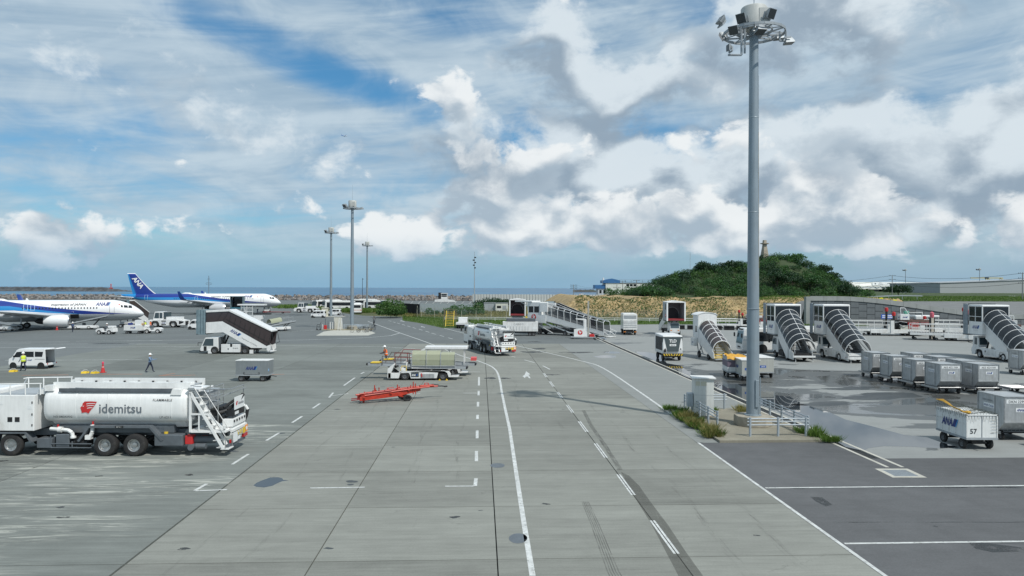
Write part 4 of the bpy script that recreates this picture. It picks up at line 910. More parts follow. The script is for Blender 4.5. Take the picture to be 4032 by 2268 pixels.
for i in range(10):
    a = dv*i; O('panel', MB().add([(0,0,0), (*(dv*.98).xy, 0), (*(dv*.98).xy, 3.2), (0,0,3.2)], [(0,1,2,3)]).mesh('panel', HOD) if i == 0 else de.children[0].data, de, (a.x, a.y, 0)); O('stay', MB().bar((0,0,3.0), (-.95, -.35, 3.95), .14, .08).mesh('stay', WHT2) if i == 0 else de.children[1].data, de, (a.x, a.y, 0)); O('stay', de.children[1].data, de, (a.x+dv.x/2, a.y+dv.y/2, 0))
# perimeter chain-link fence with cranked posts
FPO = M('fence_post', (.46, .45, .38), .7, var=.15)
def mesh_mat():
    m = bpy.data.materials.new('chain_link'); m.use_nodes = True; n = m.node_tree; b = n.nodes['Principled BSDF']; b.inputs['Base Color'].default_value = (.30, .32, .31, 1); b.inputs['Metallic'].default_value = .4
    g_ = n.nodes.new('ShaderNodeNewGeometry'); px, py, pz = sep(n, g_.outputs['Position']); a = ((px + pz)*5.0).fn('FRACT').lt(.12); c = ((px - pz)*5.0 + 500).fn('FRACT').lt(.12); n.links.new((a.mx(c)*.8).k, b.inputs['Alpha']); return m
CHL = mesh_mat()
def fence(pts, n, label, h=2.3):
    t = T('chain_link_fence', label, 'fence', (pts[0][0], pts[0][1])); P = [Vector((p[0]-pts[0][0], p[1]-pts[0][1], 0)) for p in pts]; L = [0]
    for a, b in zip(P[:-1], P[1:]): L.append(L[-1] + (b-a).length)
    def ev(s):
        for i in range(len(P)-1):
            if s <= L[i+1] + 1e-6: return P[i].lerp(P[i+1], (s-L[i])/(L[i+1]-L[i]))
        return P[-1]
    me = MB().cyl((0,0,0), (0,0,h), .05, n=6).cyl((0,0,h), (.16,-.30,h+.5), .045, n=6).mesh('post', FPO); m = MB(); w = MB()
    Q = [ev(L[-1]*i/(n-1)) for i in range(n)]
    for q in Q: O('post', me, t, q)
    for a, b in zip(Q[:-1], Q[1:]):
        m.quad(a + Vector((0,.02,.05)), b + Vector((0,.02,.05)), b + Vector((0,.02,h)), a + Vector((0,.02,h)))
        for z in (h-.02, .9): w.cyl(a + Vector((0,0,z)), b + Vector((0,0,z)), .022, n=4)
        for k in range(3): w.cyl(a + Vector((.05+.05*k, -.1-.1*k, h+.15+.17*k)), b + Vector((.05+.05*k, -.1-.1*k, h+.15+.17*k)), .012, n=4)
    m.build('mesh', CHL, t); w.build('wire', FPO, t); return t
f0 = at(1642, 1243); fence([f0, (-24.8, 186), (-12, 180), (3, 175), (14, 172)], 15, 'chain link fence with cranked posts along the green lawn'); fence([(16, 171), (64, 167), (112, 160)], 22, 'chain link fence in front of the earth bank and ramp wall')
gr2 = T('road_barrier', 'double white pipe barrier in front of the earth bank', 'barrier', (-16, 168.5)); RODS(gr2, 'rail', WHT2, [((0,0,.95), (40,-2.4,.95)), ((40,-2.4,.95), (112,-9,.95)), ((0,0,.55), (40,-2.4,.55)), ((40,-2.4,.55), (112,-9,.55))], .06, 6)
me = MB().cyl((0,0,0), (0,0,1.0), .06, n=6).mesh('post', WHT2)
for i in range(28): x = i*4.0; O('post', me, gr2, (x, -2.4*min(x, 40)/40 - 6.6*max(0, x-40)/72, 0))
# site huts
def hut(px, Y, w, label, mat, shade):
    t = T('site_hut', label, 'hut', (pt(px, Y), Y)); BX(t, 'wall', mat, (0, w, 0, 3, .15, 2.9)); BX(t, 'roof', LGRY, (-.1, w+.1, -.1, 3.1, 2.9, 3.06)); BXS(t, 'corner_post', shade, [(-.03, .1, -.04, .06, 0, 2.9), (w-.1, w+.03, -.04, .06, 0, 2.9)]); return t
h1 = hut(1906, 232, 4.4, 'plain grey site hut with one shuttered window', M('hut_grey', (.33, .37, .39), .6, var=.1), LGRY); BX(h1, 'window', LGRY, (1.5, 2.8, -.04, .02, 1.0, 2.3))
h2 = hut(1952, 231, 4.0, 'cream site hut with dark window and door beside the grey hut', M('hut_cream', (.60, .62, .56), .6, var=.1), WHT2); BX(h2, 'window', GLS, (.4, 1.75, -.04, .02, 1.3, 2.1)); BX(h2, 'door', WHT2, (.4, 1.75, -.035, .02, .2, 1.3)); BX(h2, 'shutter', LGRY, (2.2, 3.5, -.04, .02, .9, 2.2))
ct = T('shore_cabin', 'white two storey lookout cabin on the shore in front of the boulders', 'hut', (pt(1740, 400), 400)); BX(ct, 'wall', WHT, (-.4, 3.0, 0, 3, 0, 4.6)); BX(ct, 'side_stack', DKG, (-2.0, -.41, 0, 2.5, .5, 5.2)); BXS(ct, 'window', GLS, [(-.2, 2.8, -.05, .1, 3.8, 4.5), (-.2, 2.8, -.05, .1, 2.8, 3.6)]); BX(ct, 'roof', WHT2, (-.6, 3.2, -.2, 3.2, 4.6, 4.9)); RODS(ct, 'aerial', STL, [((2.9, 1, 4.9), (2.9, 1, 6.4))], .06); MB().prism([(-4, 0), (8, 0), (7, .9), (3.0, 1.5), (3.0, 2.6), (-.4, 2.6), (-.4, 1.6), (-4, 1.2)], -.3, 0, 'y').build('hull_side', WHT2, ct)
ys = T('yellow_stair', 'free standing yellow step ladder with hand rails on the lawn edge', 'steps', (*at(1769, 1287),)); stair_steps(ys, .3, .1, 2.3, 3.1, -.75, .75, 9, YEL); ys.rotation_euler = (0, 0, R(90))
RODS(ys, 'stringer', YEL, [((.15,-.8,0), (2.3,-.8,3.2)), ((.15,.8,0), (2.3,.8,3.2))], .06); RODS(ys, 'hand_rail', M('rail_brown', (.16, .11, .07), .7), [((0,-1.2,0), (0,-1.2,1.2), (2.3,-1.2,3.4), (2.3,-1.2,0)), ((0,1.2,0), (0,1.2,1.2), (2.3,1.2,3.4), (2.3,1.2,0)), ((2.3,-1.2,3.4), (2.3,1.2,3.4)), ((2.3, -1.2, 1.6), (2.3, 1.2, 1.6))], .03)
bs = T('notice_sign', 'blue notice board with white lettering in front of the ramp wall', 'sign', (pt(3459, 157), 153, 0)); BX(bs, 'board', M('sign_blue', (.015, .09, .42), .5), (-1.45, 1.45, -.04, .04, 1.6, 2.5)); BX(bs, 'post', GLV, (-.06, .06, .04, .14, 0, 2.4))
for z in (2.12, 1.75): BXS(bs, 'lettering', WTXT, [(-1.25 + k*.235, -1.07 + k*.235, -.05, -.041, z, z+.2 + .04*((k*7) % 2)) for k in range(10)])
# ================================================================== light masts and the near island
POLE = M('mast_blue_grey', (.255, .310, .350), .48, .25, var=.14, scale=1.2, strk=True, dirt=(.26, .22, .15, .30)); DRUM = M('mast_drum', (.44, .45, .43), .6, var=.1)
LENS = M('lamp_lens', (.04, .05, .055), .1); LAMPB = M('lamp_body', (.33, .36, .38), .5, .3, var=.2)
def lamp_on(par, pos, yaw, pitch, s=1.0):
    a = MB().loft([[(-.12*s, -.10*s, -.10*s), (-.12*s, .10*s, -.10*s), (-.12*s, .10*s, .12*s), (-.12*s, -.10*s, .12*s)], [(.18*s, -.26*s, -.26*s), (.18*s, .26*s, -.26*s), (.18*s, .26*s, .26*s), (.18*s, -.26*s, .26*s)], [(.30*s, -.29*s, -.29*s), (.30*s, .29*s, -.29*s), (.30*s, .29*s, .29*s), (.30*s, -.29*s, .29*s)]])
    a.bar((0, -.30*s, -.35*s), (0, -.30*s, .05*s), .04, .08); a.bar((0, .30*s, -.35*s), (0, .30*s, .05*s), .04, .08); a.bar((0, -.3*s, -.35*s), (0, .3*s, -.35*s), .05, .08)
    o = a.build('floodlight', LAMPB, par); o.location = pos; o.rotation_euler = (0, pitch, yaw)
    MB().box(.305*s, .32*s, -.26*s, .26*s, -.26*s, .26*s).build('lens', LENS, o)
def light_mast(name, label, loc, H, lamps, base=True, hood=True, group='apron light masts'):
    t = T(name, label, 'light mast', loc, 0, group)
    MB().cyl((0,0,0), (0,0,H*.26), .355, .335, 28, cap=False).cyl((0,0,H*.26), (0,0,H-1.2), .33, .245, 28).build('pole', POLE, t, smooth=True)
    m = MB(); m.lathe([(.36, H*.26-.02), (.37, H*.26), (.34, H*.26+.02)], 20, 'z'); m.build('pole_joint', POLE, t, True)
    zb = H - 1.3
    MB().lathe([(.02, zb), (.70, zb), (.74, zb+.05), (.73, zb+1.18), (.68, zb+1.25), (.02, zb+1.27)], 26, 'z').build('drum', DRUM, t, True)
    MB().box(.05, .62, -.755, -.70, zb+.18, zb+.98).build('drum_hatch', DRUM, t)
    m = MB()
    for rr, z in ((1.0, zb-.08), (1.70, zb-.22)):
        for i in range(20):
            a, b = 2*math.pi*i/20, 2*math.pi*(i+1)/20; m.bar((rr*math.cos(a), rr*math.sin(a), z), (rr*math.cos(b), rr*math.sin(b), z), .07, .14)
    for i in range(10):
        a = 2*math.pi*i/10; m.bar((.24*math.cos(a), .24*math.sin(a), zb-.42), (1.72*math.cos(a), 1.72*math.sin(a), zb-.20), .05, .08); m.bar((.5*math.cos(a), .5*math.sin(a), zb-.05), (1.72*math.cos(a), 1.72*math.sin(a), zb-.17), .045, .05)
    m.build('ring_frame', LAMPB, t)
    MB().cyl((0,0,zb+1.27), (0,0,zb+4.2), .03, .015, 6).build('lightning_rod', GLV, t)
    for (a, r, z, yaw, pit, s) in lamps: lamp_on(t, (r*math.cos(R(a)), r*math.sin(R(a)), zb+z), R(yaw), R(pit), s)
    return t
mx_, my_ = 13.8, 40.7
MH = 23.65
lampsA = [(-55, .95, .65, -60, 25, .95), (215, 1.0, .50, 225, 30, .95), (190, 1.9, .30, 195, -35, .85), (215, 1.75, -.30, 235, 40, .9), (-95, 1.3, -.35, -80, 75, .95), (160, 1.6, -.1, 170, 30, .8), (20, 1.7, -.1, 10, 80, .8)]
lm = light_mast('light_mast', 'tall blue grey apron light mast with floodlight ring standing on railed island', (mx_, my_, .3), MH - .3, lampsA)
zb = MH - .3 - 1.3
RODS(lm, 'bracket', LAMPB, [((-1.0, -.9, zb-.3), (-1.0, -.9, zb-1.75), (-1.75, -.9, zb-1.75)), ((-.82, -.9, zb-.3), (-.82, -.9, zb-1.65))], .06)
lamp_on(lm, (-1.6, -.9, zb-1.35), R(190), R(0), .62)
RODS(lm, 'bracket', LAMPB, [((1.25, -.6, zb-.3), (1.25, -.6, zb-.85), (2.05, -.6, zb-.85)), ((1.6, -.6, zb-.3), (1.6, -.6, zb-.75))], .05); lamp_on(lm, (1.75, -.6, zb-.72), R(0), R(85), .9)
MB().box(.02, .22, -.42, -.34, .5, 2.05).build('access_door', POLE, lm, bevel=.02); RODS(lm, 'conduit', POLE, [((.30, -.36, .1), (.30, -.36, 2.2))], .03)
mr = MB(); rgp = random.Random(3); NR = 44
for k in range(NR):
    z = 8.4 + k*.25; ra = .33 - (z-6.1)/16.2*.085 + .003; a0 = R(-42) + .10*rgp.random() + (.25 if k > 30 else 0); a1 = R(-4); zz_ = z + .25
    mr.add([(ra*math.cos(a0 + (a1-a0)*q/4), ra*math.sin(a0 + (a1-a0)*q/4), h) for h in (z, zz_) for q in range(5)], [(q, q+1, 6+q, 5+q) for q in range(4)])
mr.build('peeled_coating', M('peeled_primer', (.30, .27, .21), .8, var=.3, scale=2), lm, True)
for z in (11.6, 17.0): MB().lathe([(.31 - (z-6)/16*.085 + .02, z-.03), (.32 - (z-6)/16*.085 + .022, z), (.31 - (z-6)/16*.085 + .02, z+.03)], 24, 'z').build('section_joint', POLE, lm, True)
MB().lathe([(.48, 0), (.48, .05), (.40, .07)], 20, 'z', cap=True).build('base_flange', POLE, lm)
isl = uvbox(12.25, 17.75, 35.95, 45.6, -.02, .12, None, 'island_kerb', ground_mat('island_concrete', (.235, .22, .175), .45, .35, .1)); tag(isl, kind='structure')
pd = MB().prism([(1.05*math.cos(R(22.5+45*i)), 1.05*math.sin(R(22.5+45*i))) for i in range(8)], .12, .68, 'z').build('mast_plinth', CONC, bevel=.03); pd.location = (mx_, my_, 0); tag(pd, 'octagonal stained concrete plinth under the tall light mast', 'plinth'); lm.location.z = .68
for ch in lm.children: pass
cbn = T('control_cabinet', 'white weathered electrical cabinet with overhanging lid beside the light mast', 'cabinet', (11.75, 43.75, .12), R(-6))
CABW = M('cabinet_white', (.60, .62, .60), .5, var=.14, scale=1.2, strk=True, dirt=(.36, .35, .3, .5))
BX(cbn, 'body', CABW, (-.58, .58, -.53, .53, 0, 2.28), .015); BX(cbn, 'lid', WHT2, (-.70, .70, -.64, .64, 2.28, 2.37), .02); BXS(cbn, 'vent', M('vent_cream', (.50, .49, .40), .6), [(-.50, -.25, -.55, -.52, 1.88, 2.14), (-.19, .14, -.55, -.52, 1.88, 2.14)]); BX(cbn, 'band', LGRY, (-.587, .587, -.537, .537, 1.30, 1.315)); BX(cbn, 'plinth', CONC, (-.66, .66, -.6, .6, -.1, .06)); BX(cbn, 'side_box', GLV, (-.95, -.61, -.3, .3, .55, 1.35))
def railing(label, pts, H=1.0, rails=(.93, .78, .60), n=4):
    t = T('guard_railing', label, 'railing', (*pts[0], .12)); P = [Vector((p[0]-pts[0][0], p[1]-pts[0][1], 0)) for p in pts]
    for i in range(n): MB().cyl((0,0,0), (0,0,H), .065, n=10).build('post', GLV, t, True, loc=P[0].lerp(P[1], i/(n-1)))
    for z in rails: RODS(t, 'rail', GLV, [(P[0]-(P[1]-P[0]).normalized()*.15 + Vector((0,0,z)), P[1]+(P[1]-P[0]).normalized()*.15 + Vector((0,0,z)))], .032, 8)
railing('blue grey pipe railing along the lane side of the mast island', [uv(13.12, 45.2), uv(13.12, 38.9)], n=5); railing('blue grey pipe railing across the front of the mast island', [uv(14.2, 36.9), uv(17.2, 36.9)], n=3); railing('blue grey pipe railing along the drain side of the mast island', [uv(17.5, 44.0), uv(17.5, 37.3)], n=5); railing('blue grey pipe railing behind the electrical cabinet', [uv(13.4, 45.35), uv(15.75, 45.35)], n=2)
def tuft(label, poly, n, h0, h1, mat=GRS, w=.016, lean=.5):
    cs = poly_pts([uv(*p) for p in poly], .04)(max(8, n//110)); ii = RNG.integers(0, len(cs), n); sz = RNG.uniform(.35, 1.1, len(cs))[ii][:, None]; rad = RNG.normal(0, 1, (n, 2)); P = cs[ii]; P[:, :2] += rad*.13*sz
    h = RNG.uniform(h0, h1, (n, 1))*sz; up = np.concatenate([rad*.32 + RNG.normal(0, .22, (n, 2)), np.ones((n, 1))], 1); a = RNG.uniform(0, 6.28, n); d = np.stack([np.cos(a), np.sin(a), 0*a], 1)
    g_ = quads_obj('grass_tuft', P + up*h*.5, up*h*.5, d*w*2, mat); tag(g_, label, 'grass', kind='stuff')
tuft('overgrown green and yellow grass hedge along the lane side of the island', [(12.0, 37.0), (12.85, 37.0), (12.95, 43), (12.9, 46.2), (12.0, 46.0), (11.9, 41)], 4600, .16, .48); tuft('dry yellow grass blades mixed into the island edge', [(12.0, 36.8), (12.8, 36.8), (12.85, 43), (12.0, 43)], 4200, .18, .60, GRSD); tuft('grass clump at the front right corner of the island', [(17.2, 35.9), (18.3, 35.6), (18.2, 38), (17.4, 38.6)], 2000, .2, .6); tuft('grass tuft behind the mast', [(16.3, 43.6), (17.2, 43.2), (17.2, 45.2), (16.4, 45.2)], 1100, .3, .65, GRSD); tuft('weeds beside the cabinet', [(14.1, 44.2), (15.2, 44.6), (15.4, 45.3), (14.1, 45.3)], 700, .15, .45)
# far masts on their own islands
lampsB = [(180, 1.5, .35, 190, 30, 1.1), (200, 1.2, .45, 200, 30, 1.1), (220, 1.5, .3, 215, 30, 1.1), (240, 1.7, .2, 230, 30, 1.0), (0, 1.8, -.05, 0, 85, .9)]
m2 = at(1386, 1299); m3 = at(1303, 1247); m4 = at(1445, 1221)
light_mast('light_mast', 'tall apron light mast rising from the island crowded with bicycles', (*m2, .12), 24.0, lampsB); light_mast('light_mast', 'apron light mast beside the cream cabinet and parked vans', (*m3, .1), 24.0, lampsB); light_mast('light_mast', 'farther apron light mast standing by the buses and planted island', (*m4, 0), 24.0, lampsB[:2] + lampsB[4:])
for px, Y, zt_, lb in ((3565, 760, 26.5, 'distant light mast rising behind the white hangar roof'), (3857, 620, 23.5, 'distant light mast rising behind the grey cargo building')):
    light_mast('light_mast', lb, (pt(px, Y), Y, 3), zt_ + 0, [(180, 2.2, .3, 190, 20, 2.2), (215, 2.0, .1, 210, 20, 2.0)])
# ================================================================== airliners
def livery(name, k, dz):
    m = bpy.data.materials.new(name); m.use_nodes = True; n = m.node_tree; b = n.nodes['Principled BSDF']
    t = n.nodes.new('ShaderNodeTexCoord'); x, y, z = sep(n, t.outputs['Object']); s = x * (-k); z = z - dz
    a = (s - 3.0).mx(0); up = a * .068 + a * a * .003 + 2.75; c = (s - 10.0).mx(0); md = c * .10 + c * c * .003 + 2.72; lo = (c * .035 + c * c * .0035 + 2.70).mn(3.5); md = md.mn(4.3)
    col = mixc(n, z.sm(2.66, 2.70), (.40, .43, .45), (.76, .77, .78))
    col = mixc(n, (z.lt(up)) * (z.gt(lo)) * s.gt(2.5), col, (.012, .035, .23)); col = mixc(n, z.lt(md) * z.gt(lo) * s.gt(10), col, (.015, .21, .50)); col = mixc(n, s.gt(36.0)*z.gt(lo-.3), col, (.015, .21, .50))
    n.links.new(col, b.inputs['Base Color']); b.inputs['Roughness'].default_value = .28; b.inputs['Coat Weight'].default_value = .3; return m
def fin_mat(name, x0, x1):
    m = bpy.data.materials.new(name); m.use_nodes = True; n = m.node_tree; b = n.nodes['Principled BSDF']; t = n.nodes.new('ShaderNodeTexCoord'); x, y, z = sep(n, t.outputs['UV'])
    col = mixc(n, x.sm(.80, .92), (.012, .035, .23), (.015, .21, .50)); col = mixc(n, x.lt(.06), col, (.75, .77, .78)); col = mixc(n, y.gt(.975), col, (.75, .77, .78)); n.links.new(col, b.inputs['Base Color']); b.inputs['Roughness'].default_value = .3; return m
AWHT = M('aircraft_white', (.70, .72, .73), .3, coat=.25, var=.04); AGRY = M('aircraft_grey', (.46, .48, .50), .35, coat=.2, var=.06, scale=.6); ACHR = M('engine_lip', (.75, .76, .77), .2, .9); FAN = M('fan_dark', (.03, .032, .035), .4, .5)
def airliner(label, loc, rz, L, Rw, Rh, zc, ln, lt, kx, dz, wing, eng, gear, fin, nwin, win0, dw, doors, group):
    t = T('airliner', label, 'airliner', loc, rz, group); LV = livery('livery', kx, dz)
    def prof(s):
        if s < ln: q = s/ln; r = max(1 - (1-q)**1.95, 0)**.68; return Rw*r, Rh*r*(.96+.04*q), zc - Rh*.42*(1-q)**1.7
        if s > L - lt: q = (s-(L-lt))/lt; r = 1 - .90*q**1.35; return Rw*r, Rh*r, zc + Rh*.80*q**1.25
        return Rw, Rh, zc
    def P(s, th, off=0.0):
        a, b, c = prof(s); return Vector((-s, (a+off)*math.cos(th), c + (b+off)*math.sin(th)))
    ss = [ln*(i/14)**1.7 for i in range(15)]; ss[0] = .01; ss += list(np.linspace(ln, L-lt, 14))[1:] + list(np.linspace(L-lt, L, 12))[1:]
    m = MB(); m.loft([[P(s, 2*math.pi*i/36) for i in range(36)] for s in ss]); m.build('fuselage', LV, t, smooth=True)
    def zth(s, z): a, b, c = prof(s); return math.pi + math.asin(max(-1, min(1, (z-c)/b)))      # starboard side angle for height z -> cos<0
    def side(s, z, off=.012):
        a, b, c = prof(s); q = max(-1, min(1, (z-c)/b)); ct = math.sqrt(max(0, 1-q*q)); return Vector((-s, -(a+off)*ct, z)), Vector((0, -ct/a, q/b)).normalized()
    def patch(name, quad, mat, off=.015, k=3):
        mm = MB(); V_ = []
        for j in range(k+1):
            for i in range(k+1):
                u_, v_ = i/k, j/k; s = (quad[0][0]*(1-u_)+quad[1][0]*u_)*(1-v_) + (quad[3][0]*(1-u_)+quad[2][0]*u_)*v_; z = (quad[0][1]*(1-u_)+quad[1][1]*u_)*(1-v_) + (quad[3][1]*(1-u_)+quad[2][1]*u_)*v_; V_.append(side(s, z, off)[0])
        mm.add(V_, [(j*(k+1)+i, j*(k+1)+i+1, (j+1)*(k+1)+i+1, (j+1)*(k+1)+i) for j in range(k) for i in range(k)]); return mm.build(name, mat, t, smooth=True)
    wm = MB().add([(.115*math.cos(2*math.pi*i/12)*1.0, 0, .17*math.sin(2*math.pi*i/12)) for i in range(12)], [tuple(range(12))]).mesh('window', GLS)
    for i in range(nwin):
        p, nn = side(win0 + i*dw, zc + .52); O('window', wm, t, mat4=Matrix.Translation(p) @ Matrix.Rotation(-math.atan2(nn.z, -nn.y), 4, 'X'))
    for (s0, s1, z0, z1) in ((1.55, 2.05, .52, .98), (2.1, 2.65, .60, 1.02), (2.72, 3.1, .68, 1.05)): patch('cockpit_window', [(s1*ln/4.2, zc+z0*Rh*.5-.05), (s0*ln/4.2, zc+z0*Rh*.5-.10), (s0*ln/4.2+.12, zc+z1*Rh*.5-.08), (s1*ln/4.2+.0, zc+z1*Rh*.5)], GLS)
    for s, z0, w, h in doors:
        mm = MB()
        for a, b in (((s, z0), (s, z0+h)), ((s+w, z0), (s+w, z0+h)), ((s, z0), (s+w, z0)), ((s, z0+h), (s+w, z0+h))):
            for k in range(4):
                q0, q1 = k/4, (k+1)/4; pa = side(a[0]+(b[0]-a[0])*q0, a[1]+(b[1]-a[1])*q0, .01)[0]; pb = side(a[0]+(b[0]-a[0])*q1, a[1]+(b[1]-a[1])*q1, .01)[0]; mm.bar(pa, pb, .05, .05)
        mm.build('door', M('door_outline', (.20, .22, .25), .5) if s < 9 else M('door_outline_light', (.45, .62, .75), .5), t)
    cd = patch('cargo_door', [(win0+4.3, zc-1.75), (win0+2.9, zc-1.75), (win0+2.9, zc-.62), (win0+4.3, zc-.62)], BLK, .02)
    # wings, winglets, tailplane
    def wingbox(name, root, tip, mat, th=.11):
        def sec(x, y, z, c, dih=0): return [Vector((x - c*q, y, z + c*h)) for q, h in ((0, 0), (.06, .045*th*10), (.3, .07*th*10), (.65, .045*th*10), (1, 0), (.65, -.02*th*10), (.3, -.035*th*10), (.06, -.03*th*10))]
        mm = MB(); mm.loft([sec(*r) for r in [root] + tip]); return mm.build(name, mat, t, smooth=True)
    for sg in (-1, 1):
        x, y, z, c = wing['root']; xt, yt, zt2, ct = wing['tip']
        wingbox('wing', (x, sg*y, z, c), [(x+(xt-x)*.33, sg*(y+(yt-y)*.33), z+(zt2-z)*.30, wing['kink']), (xt, sg*yt, zt2, ct)], AGRY)
        mm = MB(); W0, W1 = (xt-.1, sg*(yt), zt2), (xt-1.7, sg*(yt+.75), zt2+2.35); mm.loft([[Vector((W0[0]-ct*q*.95, W0[1]+h*sg, W0[2])) for q, h in ((0,0),(.4,.05),(1,0),(.4,-.05))], [Vector((W0[0]-.6-ct*.8*q, W0[1]+.35*sg+h, W0[2]+.55)) for q, h in ((0,0),(.4,.05),(1,0),(.4,-.05))], [Vector((W1[0]-ct*q*.42, W1[1]+h, W1[2])) for q, h in ((0,0),(.4,.03),(1,0),(.4,-.03))]]); mm.build('winglet', M('winglet_blue', (.012, .05, .25), .35), t, True)
        for q in (.30, .5, .7): fx = x+(xt-x)*q; MB().loft([[Vector((fx - wing['kink']*.75 + a, sg*(y+(yt-y)*q) + .16*r*math.cos(th), z+(zt2-z)*q-.28 + .22*r*math.sin(th))) for th in np.linspace(0, 6.28, 9)[:-1]] for a, r in ((1.2, .1), (.4, 1), (-1.0, .9), (-1.9, .08))]).build('flap_fairing', AGRY, t, True)
        ex, ey, ez, er, el_ = eng
        mm = MB(); mm.lathe([(er*.86, 0), (er*.96, -.12), (er*1.03, -.7), (er*1.05, -1.5), (er*.96, -2.6), (er*.78, -el_), (er*.70, -el_)], 26, 'x', (ex, sg*ey, ez)); mm.build('engine', AWHT if dz < .3 else AGRY, t, True)
        mm = MB(); mm.lathe([(er*.86, 0), (er*.93, .06), (er*.97, -.1)], 26, 'x', (ex, sg*ey, ez)); mm.build('engine_lip', ACHR, t, True)
        mm = MB(); mm.lathe([(er*.84, -.02), (er*.80, -.75), (.18, -.75), (.02, -.35)], 22, 'x', (ex, sg*ey, ez)); mm.lathe([(er*.60, -el_+.3), (er*.42, -el_-.9), (.08, -el_-1.5)], 18, 'x', (ex, sg*ey, ez)); mm.build('engine_core', FAN, t, True)
        mm = MB(); mm.loft([[(ex-.6, sg*ey-.12, ez+er*.9), (ex-.6, sg*ey+.12, ez+er*.9), (ex-el_-1, sg*ey+.12, ez+er*.6), (ex-el_-1, sg*ey-.12, ez+er*.6)], [(ex-1.8, sg*ey-.1, z+.35), (ex-1.8, sg*ey+.1, z+.35), (ex-el_-2.2, sg*ey+.1, z+.25), (ex-el_-2.2, sg*ey-.1, z+.25)]]); mm.build('pylon', AGRY, t)
        hx = -(L - fin['hs']); wingbox('tailplane', (hx, sg*.7, zc+Rh*.42, 4.0), [(hx-3.9, sg*6.2, zc+Rh*.42+.55, 1.4)], AWHT, .09)
    fx0, fx1, fz0, ft0, ft1, fz1 = fin['base'][0], fin['base'][1], zc + Rh*.80, fin['tip'][0], fin['tip'][1], fin['z']
    mm = MB(); th = lambda z_: .22*(1-(z_-fz0)/(fz1-fz0)*.65); pr = [(fx0, fz0), (ft0, fz1), (ft1, fz1), (fx1, fz0)]
    bmv = []; K = 10
    for j in range(K+1):
        q = j/K; z_ = fz0+(fz1-fz0)*q; a = fx0+(ft0-fx0)*(q**.8 if fin.get('dorsal') else q); b = fx1+(ft1-fx1)*q
        for i in range(K+1):
            r = i/K; bmv.append(((a+(b-a)*r), th(z_)*math.sin(math.pi*min(1, .08+r*.92))**.7, z_, r, q))
    fme = bpy.data.meshes.new('fin'); V_ = [(v[0], -v[1], v[2]) for v in bmv] + [(v[0], v[1], v[2]) for v in bmv]; N_ = (K+1)**2
    fs = [(j*(K+1)+i, j*(K+1)+i+1, (j+1)*(K+1)+i+1, (j+1)*(K+1)+i) for j in range(K) for i in range(K)]; fs += [tuple(N_+q for q in reversed(f)) for f in fs]
    fs += [(K*(K+1)+i, K*(K+1)+i+1, N_+K*(K+1)+i+1, N_+K*(K+1)+i) for i in range(K)]
    fme.from_pydata(V_, [], fs); uvl = fme.uv_layers.new(name='UVMap'); lv = [l.vertex_index for l in fme.loops]
    for i, q in enumerate(lv): uvl.data[i].uv = (bmv[q % N_][3], bmv[q % N_][4])
    fme.materials.append(fin_mat('fin_livery', 0, 1)); fme.polygons.foreach_set('use_smooth', [True]*len(fs)); O('fin', fme, t)
    fh = fz1 - fz0; cxm = Vector(((fx0+fx1+ft0+ft1)/4 + fin['lx'], -.26, fz0 + fh*fin['lz'])); dr_ = Vector((-(ft0-fx0)*.5 + .0, 0, -fh*.62)).normalized()
    TXT(t, 'ANA', fin['ls'], cxm, (dr_.x, 0, dr_.z), (-dr_.z, 0, dr_.x), WTXT, .12, .03)
    # titles
    p, nn = side(fin['tx'], zc + 1.0, .05); up = Vector((0, -nn.z, -nn.y)) if False else (Vector((1,0,0)).cross(nn) * -1); up = nn.cross(Vector((1, 0, 0))); 
    if up.z < 0: up = -up
    TXT(t, 'Inspiration of JAPAN', .66, p, (1, 0, 0), up, LTXT, .25, .02, 1.0); p2, n2 = side(fin['tx'] - fin['ta'], zc + .95, .05); LOGO(t, 'ana', .92, p2, (1, 0, 0), up)
    p3, _ = side(fin['tx'] - fin['ta'] - 2.7, zc + 1.15, .04); mm = MB().add([(.14*math.cos(a), .14*math.sin(a), 0) for a in np.linspace(0, 6.28, 12)[:-1]], [tuple(range(11))]); O('flag_disc', mm.mesh('flag_disc', RED, recalc=False), t, mat4=face_mat(p3, (1,0,0), up))
    MB().loft([[Vector((-L*.60 + a, .38*r*math.cos(th), zc+Rh-.08 + .42*r*math.sin(th))) for th in np.linspace(0, 3.1416, 8)] for a, r in ((1.6, .1), (.8, .9), (-.6, 1), (-1.6, .1))], closed=False).build('antenna_dome', AWHT, t, True)
    MB().prism([(-L*.48, zc+Rh-.05), (-L*.48-.5, zc+Rh-.05), (-L*.48-.45, zc+Rh+.4), (-L*.48-.25, zc+Rh+.4)], -.02, .02, 'y').build('blade_antenna', AWHT, t)
    for gx, gy, r_, w_ in gear:
        for sg in ((-1, 1) if gy else (0,)):
            MB().cyl((gx, sg*gy, r_), (gx, sg*gy*.9, zc-Rh*.6), .11, .12, 8).build('gear_strut', AGRY, t)
            for d in (-.22 if gy else -.16, .22 if gy else .16):
                wheel(t, gx, sg*gy + d if gy else d, r_, w_, LGRY)
    return t
